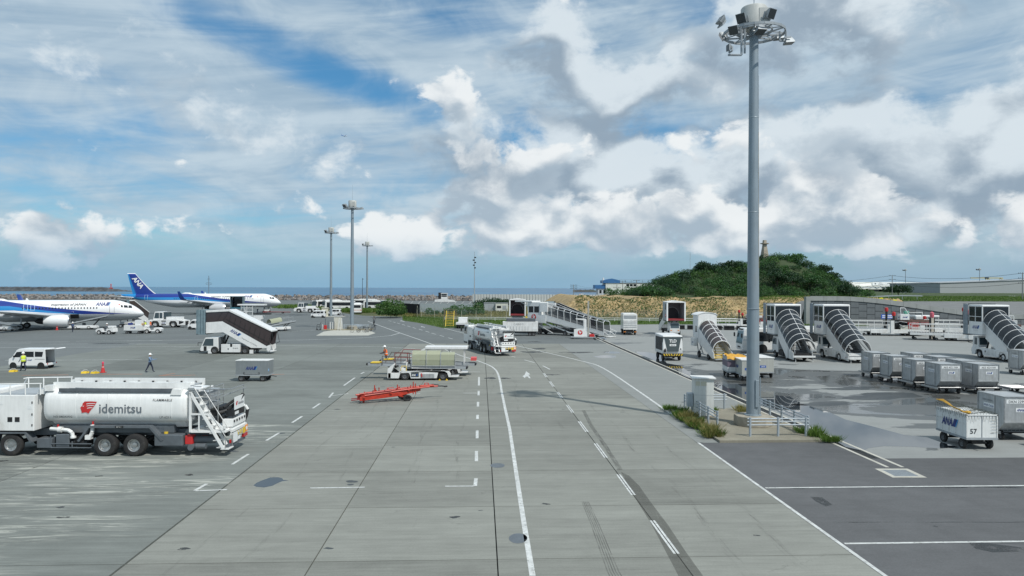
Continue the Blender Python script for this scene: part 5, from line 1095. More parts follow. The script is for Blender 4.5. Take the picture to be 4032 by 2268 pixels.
airliner('white airliner with blue tail band being loaded, its nose beside the passenger stairs', (-72.2, 139.6), R(25), 39.5, 1.88, 2.0, 3.35, 5.4, 14.5, 1.0, 0.0,
    dict(root=(-12.8, 1.6, 2.35, 7.4), tip=(-21.6, 17.0, 3.9, 1.5), kink=4.6), (-12.0, 4.85, 1.62, 1.08, 3.9), [(-4.05, 0, .34, .2), (-19.7, 2.86, .56, .38)],
    dict(base=(-31.0, -37.2), tip=(-37.0, -39.0), z=12.5, hs=3.4, lx=-.4, lz=.52, ls=1.8, tx=12.5, ta=5.6), 24, 7.9, .508*1.0, [(5.0, 2.7, .78, 1.7), (17.8, 3.5, .6, 1.1), (18.9, 3.5, .6, 1.1)], 'airliners on stand')
B737 = bpy.data.objects['airliner']
airliner('long white airliner with tall blue lettered tail parked beyond the tractors', (-70.9, 218.4), R(14), 44.5, 1.975, 2.07, 3.85, 5.2, 15.0, .888, .5,
    dict(root=(-16.2, 1.7, 2.75, 7.0), tip=(-23.6, 16.9, 4.3, 1.5), kink=4.4), (-15.2, 5.75, 1.75, 1.2, 4.3), [(-5.07, 0, .38, .22), (-21.9, 3.8, .58, .40)],
    dict(base=(-34.6, -41.4), tip=(-40.8, -42.9), z=11.85, hs=3.6, lx=-.55, lz=.52, ls=1.75, tx=17.0, ta=7.6, dorsal=True), 42, 8.0, .533, [(4.9, 3.2, .82, 1.85), (23.5, 3.55, .75, 1.5), (37.2, 3.8, .8, 1.7)], 'airliners on stand')
fl = dup(B737, (pt(1366, 3600), 3600, 7.9 + 594/2800*3600), R(35), 'tiny airliner flying far off against the clouds'); fl.rotation_euler = (R(-6), R(-8), R(55)); fl['category'] = 'airliner'; del fl['group']
# ================================================================== ground vehicles   (local +X forward, +Y left)
YR = (0, 1, 0)
def L_side(x, y, z): return ((x, y, z), (-1, 0, 0), (0, 0, 1))       # face looking to +Y (left side): text runs towards -X
def R_side(x, y, z): return ((x, y, z), (1, 0, 0), (0, 0, 1))        # face looking to -Y
def B_side(x, y, z): return ((x, y, z), (0, -1, 0), (0, 0, 1))       # face looking to -X (rear)
def F_side(x, y, z): return ((x, y, z), (0, 1, 0), (0, 0, 1))        # face looking to +X
def truck_cab(t, x0, x1, w, z0, z1, mat=WHT, slope=.35, band=.48):
    """cab-over cab: shell, windscreen, side glass, grille, lamps, mirrors"""
    zs = z0 + (z1-z0)*band
    MB().prism([(x0, z0), (x1, z0), (x1+.03, zs), (x1-slope, z1-.06), (x1-slope-.12, z1), (x0, z1)], -w, w, 'y').build('cab', mat, t, bevel=.07)
    MB().add([(x1+.035, -w+.12, zs+.04), (x1+.035, w-.12, zs+.04), (x1-slope+.02, w-.18, z1-.14), (x1-slope+.02, -w+.18, z1-.14)], [(0,1,2,3)]).build('windscreen', GLC, t)
    for s in (1, -1):
        MB().add([(x1-.18, s*(w+.006), zs+.0), (x1-slope-.16, s*(w+.006), z1-.2), (x0+.35, s*(w+.006), z1-.2), (x0+.35, s*(w+.006), zs)], [(0,1,2,3)]).build('side_window', GLC, t)
        MB().cyl((x1-.05, s*(w+.02), z1-.35), (x1+.16, s*(w+.26), z1-.45), .02, n=5).box(x1+.1, x1+.17, s*(w+.27)-.1, s*(w+.27)+.1, z1-.85, z1-.4).build('mirror', BLK, t)
        BX(t, 'headlamp', SIGW, (x1+.0, x1+.045, s*(w-.34)-.16, s*(w-.34)+.16, z0+.22, z0+.40)); BX(t, 'door_step', BLK, (x0+.5, x1-.35, s*w-.03, s*w+.03, z0-.16, z0+.02))
    BX(t, 'grille', DKG, (x1-.02, x1+.036, -w*.45, w*.45, z0+.42, z0+.56)); BX(t, 'bumper', LGRY, (x1-.2, x1+.07, -w, w, z0-.12, z0+.18), .03)
    RODS(t, 'wiper', BLK, [((x1+.05, -.5, zs+.05), (x1-.12, -.05, zs+.4)), ((x1+.05, .25, zs+.05), (x1-.12, .7, zs+.4))], .015, 4)
def superellipse(w, h, n, e): return [(w*math.copysign(abs(math.cos(t))**(2/e), math.cos(t)), h*math.copysign(abs(math.sin(t))**(2/e), math.sin(t))) for t in [2*math.pi*i/n for i in range(n)]]
# ------------------------------------------------------------------ refuelling tanker
def tanker(label, loc, rz):
    t = T('fuel_tanker', label, 'fuel truck', loc, rz, 'white aircraft refuelling tankers')
    TW = M('tanker_white', (.78, .79, .78), .28, coat=.3, var=.10, scale=1.4, dirt=(.40, .38, .34, .45), strk=True)
    se = superellipse(1.22, .86, 36, 3.3); rings = []
    for x, k in ((3.62, .80), (3.60, .90), (3.52, .965), (3.38, .99), (3.3, 1), (0, 1), (-2.7, 1), (-2.95, .985), (-3.08, .94), (-3.12, .84)): rings.append([(x, a*k, 2.32 + b*k) for a, b in se])
    MB().loft(rings).build('tank', TW, t, smooth=True)
    for x in (2.05, .55, -.95, -2.4): MB().loft([[(x+d, a*k, 2.32 + b*k) for a, b in se] for d, k in ((-.02, 1.0), (-.008, 1.006), (.008, 1.006), (.02, 1.0))], cap=False).build('weld_seam', TW, t, smooth=True)
    for s in (1, -1): BXS(t, 'small_plate', SIGW, [(3.95+.1, 3.95+.3, s*1.246-.004, s*1.246+.004, 2.2, 2.35), (5.4, 5.62, s*1.246-.004, s*1.246+.004, 2.4, 2.55)]); BXS(t, 'hinge', DKG, [(4.02, 4.06, s*1.25-.012, s*1.25+.012, z, z+.1) for z in (1.4, 1.9, 2.45)])
    MB().loft([[(x, a, b) for a, b in ((-1.0, 1.72), (1.0, 1.72), (.62, 1.28), (-.62, 1.28))] for x in (3.3, -2.9)]).build('tank_keel', TW, t)
    MB().lathe([(.02, 0), (1.0, 0)], 4).build('chassis_plate', DKG, t).hide_render = False
    BXS(t, 'frame_rail', GRY, [(-4.6, 7.9, .38, .52, .85, 1.15), (-4.6, 7.9, -.52, -.38, .85, 1.15), (-2.4, 3.3, -.9, .9, 1.05, 1.4)])
    for x in (.68, -.68):
        for s in (1, -1): wheel(t, x, s*1.02, .52, .46)
    for s in (1, -1): wheel(t, 5.07, s*1.06, .52, .30)
    MB().cyl((.68, -1, .52), (.68, 1, .52), .12).cyl((-.68, -1, .52), (-.68, 1, .52), .12).cyl((5.07, -1, .52), (5.07, 1, .52), .1).build('axle', DKG, t)
    for s in (1, -1):
        P = [(1.95, .72), (1.42, 1.42), (-1.42, 1.42), (-2.05, .78), (-1.95, .72), (-1.40, 1.33), (1.40, 1.33), (1.85, .68)]
        MB().prism(P, s*.70, s*1.25, 'y').build('fender', GRY, t); BX(t, 'side_tank', GRY, (-2.95, -1.62, s*.72, s*1.22, .48, 1.02), .05); BX(t, 'pump_box', GRY, (2.35, 2.98, s*.7, s*1.18, .42, 1.02), .03); BX(t, 'battery_box', GRY, (3.15, 3.85, s*.7, s*1.2, .38, .82), .02)
        MB().prism([(5.95, .55), (5.80, 1.12), (4.35, 1.12), (4.05, .66), (4.12, .62), (4.40, 1.05), (5.72, 1.05), (5.86, .52)], s*.75, s*1.25, 'y').build('front_fender', GRY, t)
        RODS(t, 'side_guard', GRY, [((3.2, s*1.2, .40), (1.3, s*1.2, .40)), ((3.2, s*1.2, .58), (1.3, s*1.2, .58)), ((3.2, s*1.2, .40), (3.2, s*1.2, .95)), ((2.2, s*1.2, .40), (2.2, s*1.2, .7))], .025)
        m = MB(); m.tube([(3.3, s*1.05, 1.25), (2.75, s*1.1, 1.22), (2.45, s*1.1, 1.2), (2.25, s*1.12, 1.08), (2.2, s*1.12, .85)], .085, 8).cyl((2.9, s*1.1, 1.23), (2.72, s*1.1, 1.22), .14, n=10).cyl((2.2, s*1.12, .92), (2.2, s*1.12, .84), .13, n=10).tube([(1.35, s*1.05, 1.45), (1.32, s*1.1, 1.1), (1.45, s*1.1, .85)], .09, 8).box(1.35, 1.6, s*1.1-.12, s*1.1+.12, .78, .98); m.build('pipework', TW, t, True)
        MB().cyl((2.0, s*.95, .55), (1.55, s*.95, .55), .2).box(1.5, 2.3, s*.8-.1, s*1.05, .45, .85).cyl((2.35, s*1.0, .55), (2.1, s*1.0, .6), .16).build('pump', DKG, t)
        MB().box(2.93, 2.98, s*1.04-.04, s*1.04+.04, 1.2, 1.45).box(1.30, 1.35, s*1.04-.04, s*1.04+.04, 1.3, 1.6).build('valve_handle', RED, t)
        # hose tray along the shoulder
        MB().box(-2.45, 2.85, s*1.0, s*1.16, 2.99, 3.02).box(-2.45, 2.85, s*1.14, s*1.17, 3.0, 3.16).build('hose_tray', GRY, t)
        for k in range(3): RODS(t, 'pole', LGRY, [((-2.3 + k*.5, s*(1.02+.05*k), 3.06), (2.7 - k*.3, s*(1.06+.03*k), 3.12 + .03*k))], .022)
        MB().prism([(3.15, 3.02), (3.55, 3.02), (3.55, 3.28), (3.15, 3.30)], s*.86, s*1.12, 'y').build('tank_lug', TW, t); MB().prism([(-2.35, 2.86), (-2.85, 2.86), (-2.85, 3.12), (-2.45, 3.14)], s*.92, s*1.20, 'y').build('tank_lug', TW, t)
        BX(t, 'coaming', TW, (-3.1, 3.3, s*.76, s*.86, 3.08, 3.40))
        MB().cyl((-2.05, s*.95, 1.02), (-2.05, s*.95, 1.10), .09, n=12).build('filler_cap', YEL, t)
        MB().cyl((-3.3, s*.8, .72), (-4.3, s*.8, .72), .17, n=14).cyl((-3.5, s*1.0, .45), (-3.95, s*1.0, .45), .13, n=12).cyl((-3.3, s*.95, .42), (-3.3, s*1.2, .42), .14, n=12).build('air_tank', GRY, t, True); BX(t, 'red_box', RED, (-3.35, -3.0, s*.75, s*1.1, .55, .95), .02)
    BX(t, 'walkway', LGRY, (-3.0, 3.2, -.76, .76, 3.16, 3.20))
    for k in range(5): MB().cyl((2.5 - k*1.3, 0, 3.19), (2.5 - k*1.3, 0, 3.30), .27, n=14).box(2.2 - k*1.3, 2.8 - k*1.3, -.03, .03, 3.30, 3.33).build('manhole_lid', TW, t)
    for k in range(9): MB().cyl((2.9 - k*.7, .7, 3.2), (2.9 - k*.7, .7, 3.28), .05, n=6).cyl((2.9 - k*.7, -.7, 3.2), (2.9 - k*.7, -.7, 3.28), .05, n=6).build('vent_plug', BLK, t)
    # pump house box behind cab with railed roof
    BX(t, 'pump_house', TW, (3.95, 5.92, -1.24, 1.24, 1.18, 2.84), .025); BX(t, 'pump_house_roof', LGRY, (4.0, 5.86, -1.16, 1.16, 2.842, 2.856)); BX(t, 'louvre', DKG, (4.62, 4.84, 1.24, 1.252, 1.60, 1.82)); BX(t, 'louvre', DKG, (4.96, 5.18, 1.24, 1.252, 1.60, 1.82))
    MB().prism([(3.96, 2.86), (3.60, 2.86), (3.60, 3.12), (3.90, 3.05)], -.6, 1.0, 'y').build('roof_step', TW, t)
    for s in (1, -1):
        RODS(t, 'roof_rail', TW, [((3.65, s*1.18, 3.38), (5.9, s*1.18, 3.34), (6.2, s*1.18, 2.86)), ((5.9, s*.9, 3.34), (5.9, s*1.18, 3.34))] + [((x, s*1.18, 2.85), (x, s*1.18, 3.36)) for x in (3.7, 4.4, 5.1, 5.85)], .028)
    truck_cab(t, 6.02, 7.95, 1.22, .85, 3.05, TW)
    # rear deck: platform, stairs, hose reels, panel
    MB().box(-4.95, -3.25, -1.22, 1.22, 1.12, 1.22).build('rear_deck', TW, t)
    for y in (1.2, -1.2): MB().bar((-3.3, y, 1.15), (-3.3, y, 3.0), .09, .09).bar((-3.3, y, 1.98), (-4.1, y, 1.98), .08, .08).bar((-4.1, y, 1.98), (-4.9, y, 1.25), .07, .07).bar((-3.7, y, 1.2), (-3.7, y, 1.95), .05, .05).bar((-4.9, y, 1.15), (-4.9, y, 1.45), .07, .07).build('deck_frame', TW, t)
    for k in range(8): BX(t, 'step', TW, (-3.52 - .163*k - .17, -3.52 - .163*k + .14, .72, 1.22, 2.72 - .33*k, 2.745 - .33*k))
    for y in (1.22, .72): MB().bar((-3.30, y, 2.98), (-4.86, y, .36), .05, .13).build('stringer', TW, t)
    BX(t, 'bottom_step', TW, (-5.1, -4.72, .62, 1.24, .34, .38))
    RODS(t, 'hand_rail', STL, [((-3.2, 1.24, 3.2), (-3.5, 1.24, 3.2), (-4.95, 1.24, .95), (-4.95, 1.24, .4)), ((-3.2, .7, 3.2), (-3.6, .7, 3.2), (-5.05, .7, .95), (-5.05, .7, .4))], .02)
    MB().prism([(-3.12, 3.12), (-3.75, 3.12), (-3.75, 3.16), (-3.12, 3.2)], .1, 1.2, 'y').build('top_landing', TW, t)
    RODS(t, 'rear_cage', STL, [((-3.9, .5, 1.25), (-3.9, .5, 3.1), (-3.9, -1.1, 3.1), (-3.9, -1.1, 1.25)), ((-3.9, .5, 2.6), (-3.9, -1.1, 2.6)), ((-3.9, .5, 2.2), (-3.9, -1.1, 2.2)), ((-3.3, .5, 3.05), (-4.9, .5, 3.05), (-4.9, -1.1, 3.05)), ((-4.3, .5, 1.25), (-4.3, .5, 3.05)), ((-3.3, .5, 2.5), (-4.4, .5, 2.5)), ((-3.3, .5, 2.75), (-4.4, .5, 2.75)), ((-3.3, -.3, 2.9), (-4.3, -.3, 2.9)), ((-4.9, -1.1, 3.05), (-4.9, -1.1, 1.3))], .024)
    MB().cyl((-4.1, -.9, 1.95), (-4.1, .3, 1.95), .22, n=16).cyl((-4.35, -.9, 1.6), (-4.35, .35, 1.6), .2, n=16).tube([(-4.2, .4, 1.9), (-4.6, .2, 2.0), (-4.9, -.4, 2.3), (-4.95, -.9, 2.6)], .09, 8).tube([(-3.8, .3, 2.0), (-4.5, .35, 2.15), (-4.85, -.2, 2.45)], .07, 8).build('hose_reel', BLK, t, True)
    BXS(t, 'cabinet', LGRY, [(-3.75, -3.3, -1.1, .4, 1.3, 2.9)], .03); MB().prism([(-4.35, 2.62), (-5.02, 2.90), (-5.02, 2.95), (-4.35, 2.68)], -1.15, .25, 'y').build('rear_hood', LGRY, t)
    BX(t, 'rear_panel', SIGW, (-5.0, -4.97, -.95, .25, 2.02, 2.62)); LOGO(t, 'idemitsu', .20, (-5.006, .0, 2.30), (0, -1, 0), (0, 0, 1)); BX(t, 'panel_skirt', DKG, (-4.98, -4.6, -1.0, .35, 1.72, 2.0)); BX(t, 'notice_plate', SIGW, (-4.995, -4.982, -.25, .2, 1.78, 1.92))
    MB().tube([(-4.6, -1.1, 2.0), (-4.95, -1.2, 2.0), (-5.05, -1.25, 1.8)], .08, 8).build('white_hose', TW, t, True); MB().tube([(-5.05, -1.25, 1.8), (-5.0, -1.25, 1.5), (-4.9, -1.22, 1.25)], .085, 8).build('hose_end', BLK, t, True)
    MB().box(-5.0, -4.5, -1.15, .5, 1.25, 1.62).build('valve_chest', TW, t, bevel=.02); MB().box(-5.03, -4.9, -1.22, .55, 1.02, 1.14).box(-5.03, -4.9, -1.22, .55, .88, .95).build('rear_beam', TW, t); m = MB()
    for k in range(5): m.cyl((-5.0, -.95 + k*.32, 1.5), (-5.03, -.95 + k*.32, 1.5), .06, n=10)
    m.build('gauge', BLK, t)
    BX(t, 'warning_plate', SIGW, (-5.06, -5.04, .05, .55, .52, .98)); BX(t, 'yellow_plate', YEL, (-5.06, -5.04, -.92, -.66, .72, 1.0)); BX(t, 'orange_plate', LORG, (-5.06, -5.04, -1.26, -.95, .74, 1.06)); MB().cyl((-5.062, -1.105, .90), (-5.07, -1.105, .90), .10, n=14).build('orange_disc', SIGW, t); BX(t, 'tail_lamp', LRED, (-5.06, -4.95, -1.24, -.75, .52, .68)); BX(t, 'tail_lamp', LRED, (-5.0, -4.9, .6, .66, .52, .68)); BX(t, 'rear_bumper', GRY, (-5.0, -4.85, -1.1, 1.0, .36, .5)); BX(t, 'number_plate', SIGW, (-5.06, -5.045, -.3, .0, .56, .7))
    m = MB()
    for k in range(3): m.quad((-5.05, -.05 - k*.2, .78), (-5.05, -.15 - k*.2, .78), (-5.05, -.05 - k*.2 - (.12 if k else -.05), 1.0), (-5.05, .05 - k*.2 - (.12 if k else -.05), 1.0))
    m.build('chevron', YEL, t)
    for y, rgt in ((1.225, (-1, 0, 0)), (-1.225, (1, 0, 0))):
        yy = y*1.004; LOGO(t, 'idemitsu', .58, (1.43, yy, 2.28), rgt, (0, 0, 1)) if y > 0 else LOGO(t, 'idemitsu', .58, (-1.3, yy, 2.28), rgt, (0, 0, 1))
        TXT(t, 'NO SMOKING', .13, (2.62 if y > 0 else -1.6, yy*.997, 1.80), rgt, (0, 0, 1), LTXT, 0, .01, 1.1); TXT(t, 'FLAMMABLE', .155, (-2.0 if y > 0 else 2.4, yy, 2.58), rgt, (0, 0, 1), LTXT, .2, .01, 1.1); TXT(t, 'LP-6211', .145, (-2.15 if y > 0 else 2.6, yy*.998, 1.78), rgt, (0, 0, 1), LTXT, 0, .01, 1.15)
        BX(t, 'fuel_plate', BLK, (-.2, .16, min(y, y*1.045), max(y, y*1.045), 1.34, 1.43)); TXT(t, 'JET A-1', .075, (-.02, y*1.05, 1.36), rgt, (0, 0, 1), WTXT)
    return t
tk = tanker('large white fuel tanker with red and grey logo passing in front of the ground crew', (-18.25, 34.3), R(180))
for c in [c for c in tk.children if c.name.startswith('chassis_plate')]: bpy.data.objects.remove(c)
dup(tk, (-2.45, 87.1), R(110.5), 'white fuel tanker seen from behind driving away up the lane', 'white aircraft refuelling tankers')
# ------------------------------------------------------------------ truck-mounted stairs seen from the side
st = T('passenger_stairs', 'white passenger stair truck with bronze windows and grey bellows hood', 'stair truck', (-33.3, 85.0), R(180), 'truck mounted passenger stairs')
wheels(st, (1.8, -1.8), .98, .44, .3, RIMD)
BXS(st, 'chassis', DKG, [(-3.2, 3.3, -.7, .7, .45, .8)]); BX(st, 'side_locker', WHT, (-1.22, 1.0, .72, 1.12, .2, 1.15), .02); BX(st, 'side_locker', WHT, (-1.22, 1.0, -1.12, -.72, .2, 1.15), .02); TXT(st, 'PS-4101', .2, *L_side(-.72, 1.126, .6)[:3], bold=.012); MB().cyl((.15, 1.12, .6), (.15, 1.13, .6), .08, n=12).box(-.32, -.08, 1.115, 1.13, .85, 1.2).build('locker_fitting', BLK, st)
MB().prism([(1.35, .3), (3.5, .3), (3.55, .62), (2.95, 1.9), (1.4, 1.95)], -1.0, 1.0, 'y').build('cab', WHT, st, bevel=.06)
for s in (1, -1): MB().add([(3.25, s*1.006, .95), (2.88, s*1.006, 1.78), (1.95, s*1.006, 1.80), (1.95, s*1.006, .95)], [(0,1,2,3)]).build('side_window', GLC, st); BX(st, 'door_recess', BLK, (2.75, 3.1, min(s*1.0, s*1.007), max(s*1.0, s*1.007), .35, .9)); BX(st, 'outrigger', WHT, (2.1, 2.55, s*1.0-.1, s*1.0+.1, .05, .5)); BX(st, 'outrigger', WHT, (-2.75, -2.35, s*1.0-.1, s*1.0+.1, .05, .5)); BX(st, 'outrigger_foot', DKG, (2.2, 2.45, s*1.0-.13, s*1.0+.13, .0, .05)); BX(st, 'outrigger_foot', DKG, (-2.67, -2.43, s*1.0-.13, s*1.0+.13, .0, .05))
MB().add([(3.57, -.9, .68), (3.57, .9, .68), (2.99, .85, 1.84), (2.99, -.85, 1.84)], [(0,1,2,3)]).build('windscreen', GLC, st); BX(st, 'cab_rear', GRY, (1.25, 1.345, -.95, .95, .4, 1.98)); BX(st, 'bumper', DKG, (3.4, 3.62, -.95, .95, .2, .42), .03)
for s in (1, -1): MB().bar((1.25, s*.55, .9), (.6, s*.55, 2.45), .12, .16).build('lift_strut', DKG, st); RODS(st, 'mirror', BLK, [((3.3, s*1.0, 1.3), (3.65, s*1.25, 1.35), (3.65, s*1.25, .95))], .03)
BX(st, 'pivot_block', WHT, (.35, 1.1, -.8, .8, 2.25, 2.5))
SX = [(2.85, 2.42), (.78, 2.55), (-2.5, .72), (-4.35, .72), (-4.35, .92), (.85, 3.85), (2.85, 3.72)]
for s in (1, -1):
    MB().prism(SX, s*.93, s*1.0, 'y').build('side_panel', WHT, st)
    MB().prism([(2.82, 3.74), (.85, 3.87), (-4.3, .98), (-4.72, 1.15), (-4.9, 2.55), (.05, 5.0), (2.82, 4.9)], s*.95, s*.975, 'y').build('window_band', BRN, st)
    m = MB(); m.bar((.85, s*.98, 3.87), (-4.55, s*.98, .88), .05, .07); m.bar((.45, s*.98, 4.10), (-4.75, s*.98, 1.22), .04, .05)
    for k in range(10):
        x = .75 - k*.58; z = 3.87 - (k*.58+.1)*.555; m.bar((x, s*.985, z), (x-.28, s*.985, z + 1.05 + .06), .03, .035) if k else None
    m.bar((.85, s*.985, 3.87), (.15, s*.985, 5.0), .04, .04); m.bar((1.6, s*.985, 3.84), (.9, s*.985, 4.95), .03, .03); m.build('window_frame', BLK, st)
    ANM = (LOGO(st, 'ana', .50, (-.55 if s > 0 else -1.0, s*1.006, 2.35), (-s*1, 0, -.556) if s > 0 else (1, 0, .556), (0, 0, 1)))
    TXT(st, 'Inspiration of JAPAN', .24, (-2.25, s*1.006, 1.36), (-1, 0, -.556) if s > 0 else (1, 0, .556), (0, 0, 1), GTXT, .2)
MB().prism([(2.85, 4.88), (.12, 5.02), (-4.95, 2.62), (-4.95, 2.80), (.05, 5.26), (2.85, 5.12)], -1.05, 1.05, 'y').build('roof', WHT, st, bevel=.03); BX(st, 'platform_floor', LGRY, (.7, 2.85, -.92, .92, 2.45, 2.55)); stair_steps(st, -4.4, .5, .75, 3.3, -.9, .9, 16, LGRY)
BX(st, 'inner_curtain', M('curtain_dark', (.09, .05, .055), .8), (1.75, 2.25, -.9, .9, 2.6, 4.8))
MB().prism([(-4.35, .5), (-4.35, .95), (-4.75, 1.1), (-4.8, .55), (-4.55, .28)], .85, 1.02, 'y').prism([(-4.35, .5), (-4.35, .95), (-4.75, 1.1), (-4.8, .55), (-4.55, .28)], -1.02, -.85, 'y').box(-4.9, -4.3, -.85, .85, .25, .32).build('foot_landing', WHT, st)
for s in (1, -1): RODS(st, 'foot_rail', BLK, [((-4.4, s*.98, .9), (-4.95, s*.98, 2.6)), ((-4.95, s*.98, 2.6), (-5.2, s*1.0, 1.3)), ((-5.2, s*1.0, 1.3), (-4.6, s*1.0, 1.05))], .03)
m = MB(); zz = [(2.86 + .16*i, 1.12 + (.06 if i % 2 else 0)) for i in range(6)]
for (xa, ra), (xb, rb) in zip(zz[:-1], zz[1:]): m.loft([[(xa, -ra, 2.36), (xa, -ra, 5.15), (xa, ra, 5.15), (xa, ra, 2.36)], [(xb, -rb, 2.36), (xb, -rb, 5.2), (xb, rb, 5.2), (xb, rb, 2.36)]], cap=False)
m.build('bellows', BELW, st); MB().prism([(3.66, 2.3), (3.66, 5.25), (3.9, 5.15), (3.9, 2.3)], -1.2, -1.1, 'y').prism([(3.66, 2.3), (3.66, 5.25), (3.9, 5.15), (3.9, 2.3)], 1.1, 1.2, 'y').box(2.8, 3.9, -1.2, 1.2, 2.28, 2.36).build('bellows_frame', BELW, st)
# ------------------------------------------------------------------ tube-covered stairs on a truck (airline blue logo)
ARC = lambda r, h, n=9: [(r*math.cos(math.pi*i/(n-1)), h + r*math.sin(math.pi*i/(n-1))) for i in range(n)]
def tube_stairs(label, loc, rz, kind, run=5.2, name='covered_stairs'):
    t = T(name, label, 'stair truck', loc, rz, 'tube covered stair trucks'); xr = .9                 # rear wall of the platform box
    w = 1.5; ZF, ZP, ZR_ = 2.75, 4.2, 6.15
    if kind == 'flat':
        wheels(t, (2.0, -2.2), 1.0, .45, .32, RIMW)
        for s in (1, -1):
            P = [(-3.75, .35), (-3.75, .95), (-2.95, 1.15), (3.3, 1.25), (3.45, .8), (3.3, .35), (2.75, .35), (2.6, .85), (2.3, 1.0), (1.7, 1.0), (1.4, .85), (1.25, .35), (-1.45, .35), (-1.6, .85), (-1.9, 1.0), (-2.5, 1.0), (-2.8, .85), (-2.95, .35)]
            MB().prism(P, s*1.02, s*1.2, 'y').build('side_skirt', WHT, t, bevel=.02)
            BXS(t, 'locker_door', WHT2, [(-1.1, -.25, min(s*1.2, s*1.212), max(s*1.2, s*1.212), .5, 1.0), (-.1, .6, min(s*1.2, s*1.212), max(s*1.2, s*1.212), .5, 1.0)]); BX(t, 'fuel_port', BLK, (.72, .88, min(s*1.2, s*1.214), max(s*1.2, s*1.214), .75, .95))
        BX(t, 'chassis', DKG, (-3.6, 3.3, -1.0, 1.0, .4, .95)); BX(t, 'rear_body', WHT, (-3.75, -2.9, -1.02, 1.02, .35, 1.0), .03); BXS(t, 'tail_lamp', LRED, [(-3.76, -3.74, .8, 1.1, .5, .6), (-3.76, -3.74, -1.1, -.8, .5, .6)])
        MB().prism([(2.2, 1.22), (3.35, 1.22), (3.25, 2.45), (2.3, 2.5)], -.05, 1.1, 'y').build('cab', WHT, t, bevel=.05)
        MB().add([(3.0, 1.106, 1.5), (2.95, 1.106, 2.3), (2.45, 1.106, 2.3), (2.45, 1.106, 1.5)], [(0,1,2,3)]).build('side_window', GLC, t); MB().add([(2.19, .1, 1.5), (2.19, .95, 1.5), (2.29, .95, 2.35), (2.29, .1, 2.35)], [(0,1,2,3)]).build('rear_window', GLC, t); RODS(t, 'mirror', BLK, [((3.3, 1.1, 1.6), (3.7, 1.4, 1.7), (3.7, 1.4, 2.1))], .03)
    else:
        wheels(t, (1.9, -1.5), .95, .42, .3, STL); BX(t, 'chassis', DKG, (-3.4, 2.5, -.85, .85, .45, .95)); truck_cab(t, 1.1, 2.9, 1.05, .6, 2.45, WHT); BX(t, 'cab_side_tank', DKG, (-.6, .8, .6, 1.05, .35, .95)); BX(t, 'frame_window', GRY, (-.2, .9, .9, .96, 1.1, 1.95))
    for s in (.75, -.75): MB().bar((1.3, s, 1.0), (.6, s, ZF-.05), .14, .14).bar((-1.0, s, 1.0), (1.0, s, ZF-.2), .1, .12).build('lift_arm', DKG, t)
    # platform box
    BX(t, 'platform_floor', LGRY, (xr, 3.4, -w, w, ZF-.12, ZF)); BX(t, 'roof', WHT, (xr-.05, 3.45, -w-.06, w+.06, ZR_-.25, ZR_), .09)
    for s in (1, -1):
        BX(t, 'lower_panel', WHT, (xr, 3.4, min(s*w, s*(w-.06)), max(s*w, s*(w-.06)), ZF, ZP)); BX(t, 'window_pane', SMK, (xr+.05, 3.35, s*(w-.03)-.008, s*(w-.03)+.008, ZP, ZR_-.25))
        m = MB()
        for x in (xr+.03, 2.15, 3.37): m.box(x-.035, x+.035, s*w-.03, s*w+.03, ZP, ZR_-.2)
        m.box(xr, 3.4, s*w-.025, s*w+.025, ZP+.55, ZP+.61); m.build('window_frame', WHT, t); LOGO(t, 'ana', .50, (2.1 if s > 0 else 2.0, s*(w+.006), ZF+.62), (-s, 0, 0), (0, 0, 1)); TXT(t, 'Inspiration of JAPAN', .1, (2.1, s*(w+.006), ZF+.42), (-s, 0, 0), (0, 0, 1), GTXT, .2)
    BX(t, 'rear_pane', SMK, (xr-.01, xr+.01, -w+.04, w-.04, ZP, ZR_-.25)); [BX(t, 'rear_frame', WHT, (xr-.04, xr+.04, s*(w-.035)-.04, s*(w-.035)+.04, ZF, ZR_-.2)) for s in (1, -1)]; BXS(t, 'rear_panel', WHT, [(xr-.03, xr+.03, -w+.05, -1.08, ZF, ZP), (xr-.03, xr+.03, 1.08, w-.05, ZF, ZP)])
    # stair flight, side panels, tube
    xf = xr - run; dz = (ZF-.35)/run
    stair_steps(t, xf+.2, .45, xr, ZF-.05, -1.0, 1.0, 15, GRY)
    for s in (1, -1):
        MB().prism([(xr, ZF-.45), (xr, ZF+1.3), (xr-.1, ZF+1.3), (xf+1.5, 1.55), (xf+1.5, .3), (xf+1.75, .2)], s*1.06, s*1.12, 'y').build('side_panel', WHT, t); MB().prism([(xf+1.46, .25), (xf+1.46, 1.5), (xf, .95), (xf, .2)], s*1.00, s*1.05, 'y').build('foot_panel', WHT2, t)
        RODS(t, 'hand_rail', STL, [((xr, s*.95, ZF+1.0), (xf, s*.95, 1.35), (xf-.15, s*.95, .9))], .03)
    r = 1.40; m = MB(); rings = []; K = 6; NP = 13
    for j in range(K+1):
        q = j/K; x = xr - q*(run-.1); zb_ = ZF + 1.45 - q*(ZF+.28); arc = [(r*math.cos(math.pi*i/(NP-1)), r*math.sin(math.pi*i/(NP-1))) for i in range(NP)]; rings.append([Vector((x - .25*b, a, zb_ + b*.98)) for a, b in arc])
    for j in range(K): MB().loft([rings[j], rings[j+1]], closed=False, cap=False).build('tube_pane', SMK, t, smooth=True)
    m = MB()
    for rr in rings: m.tube(rr, .034, 6)
    for i in (0, NP//2, NP-1): m.tube([q[i] for q in rings], .034, 6)
    m.build('tube_hoop', WHT, t)
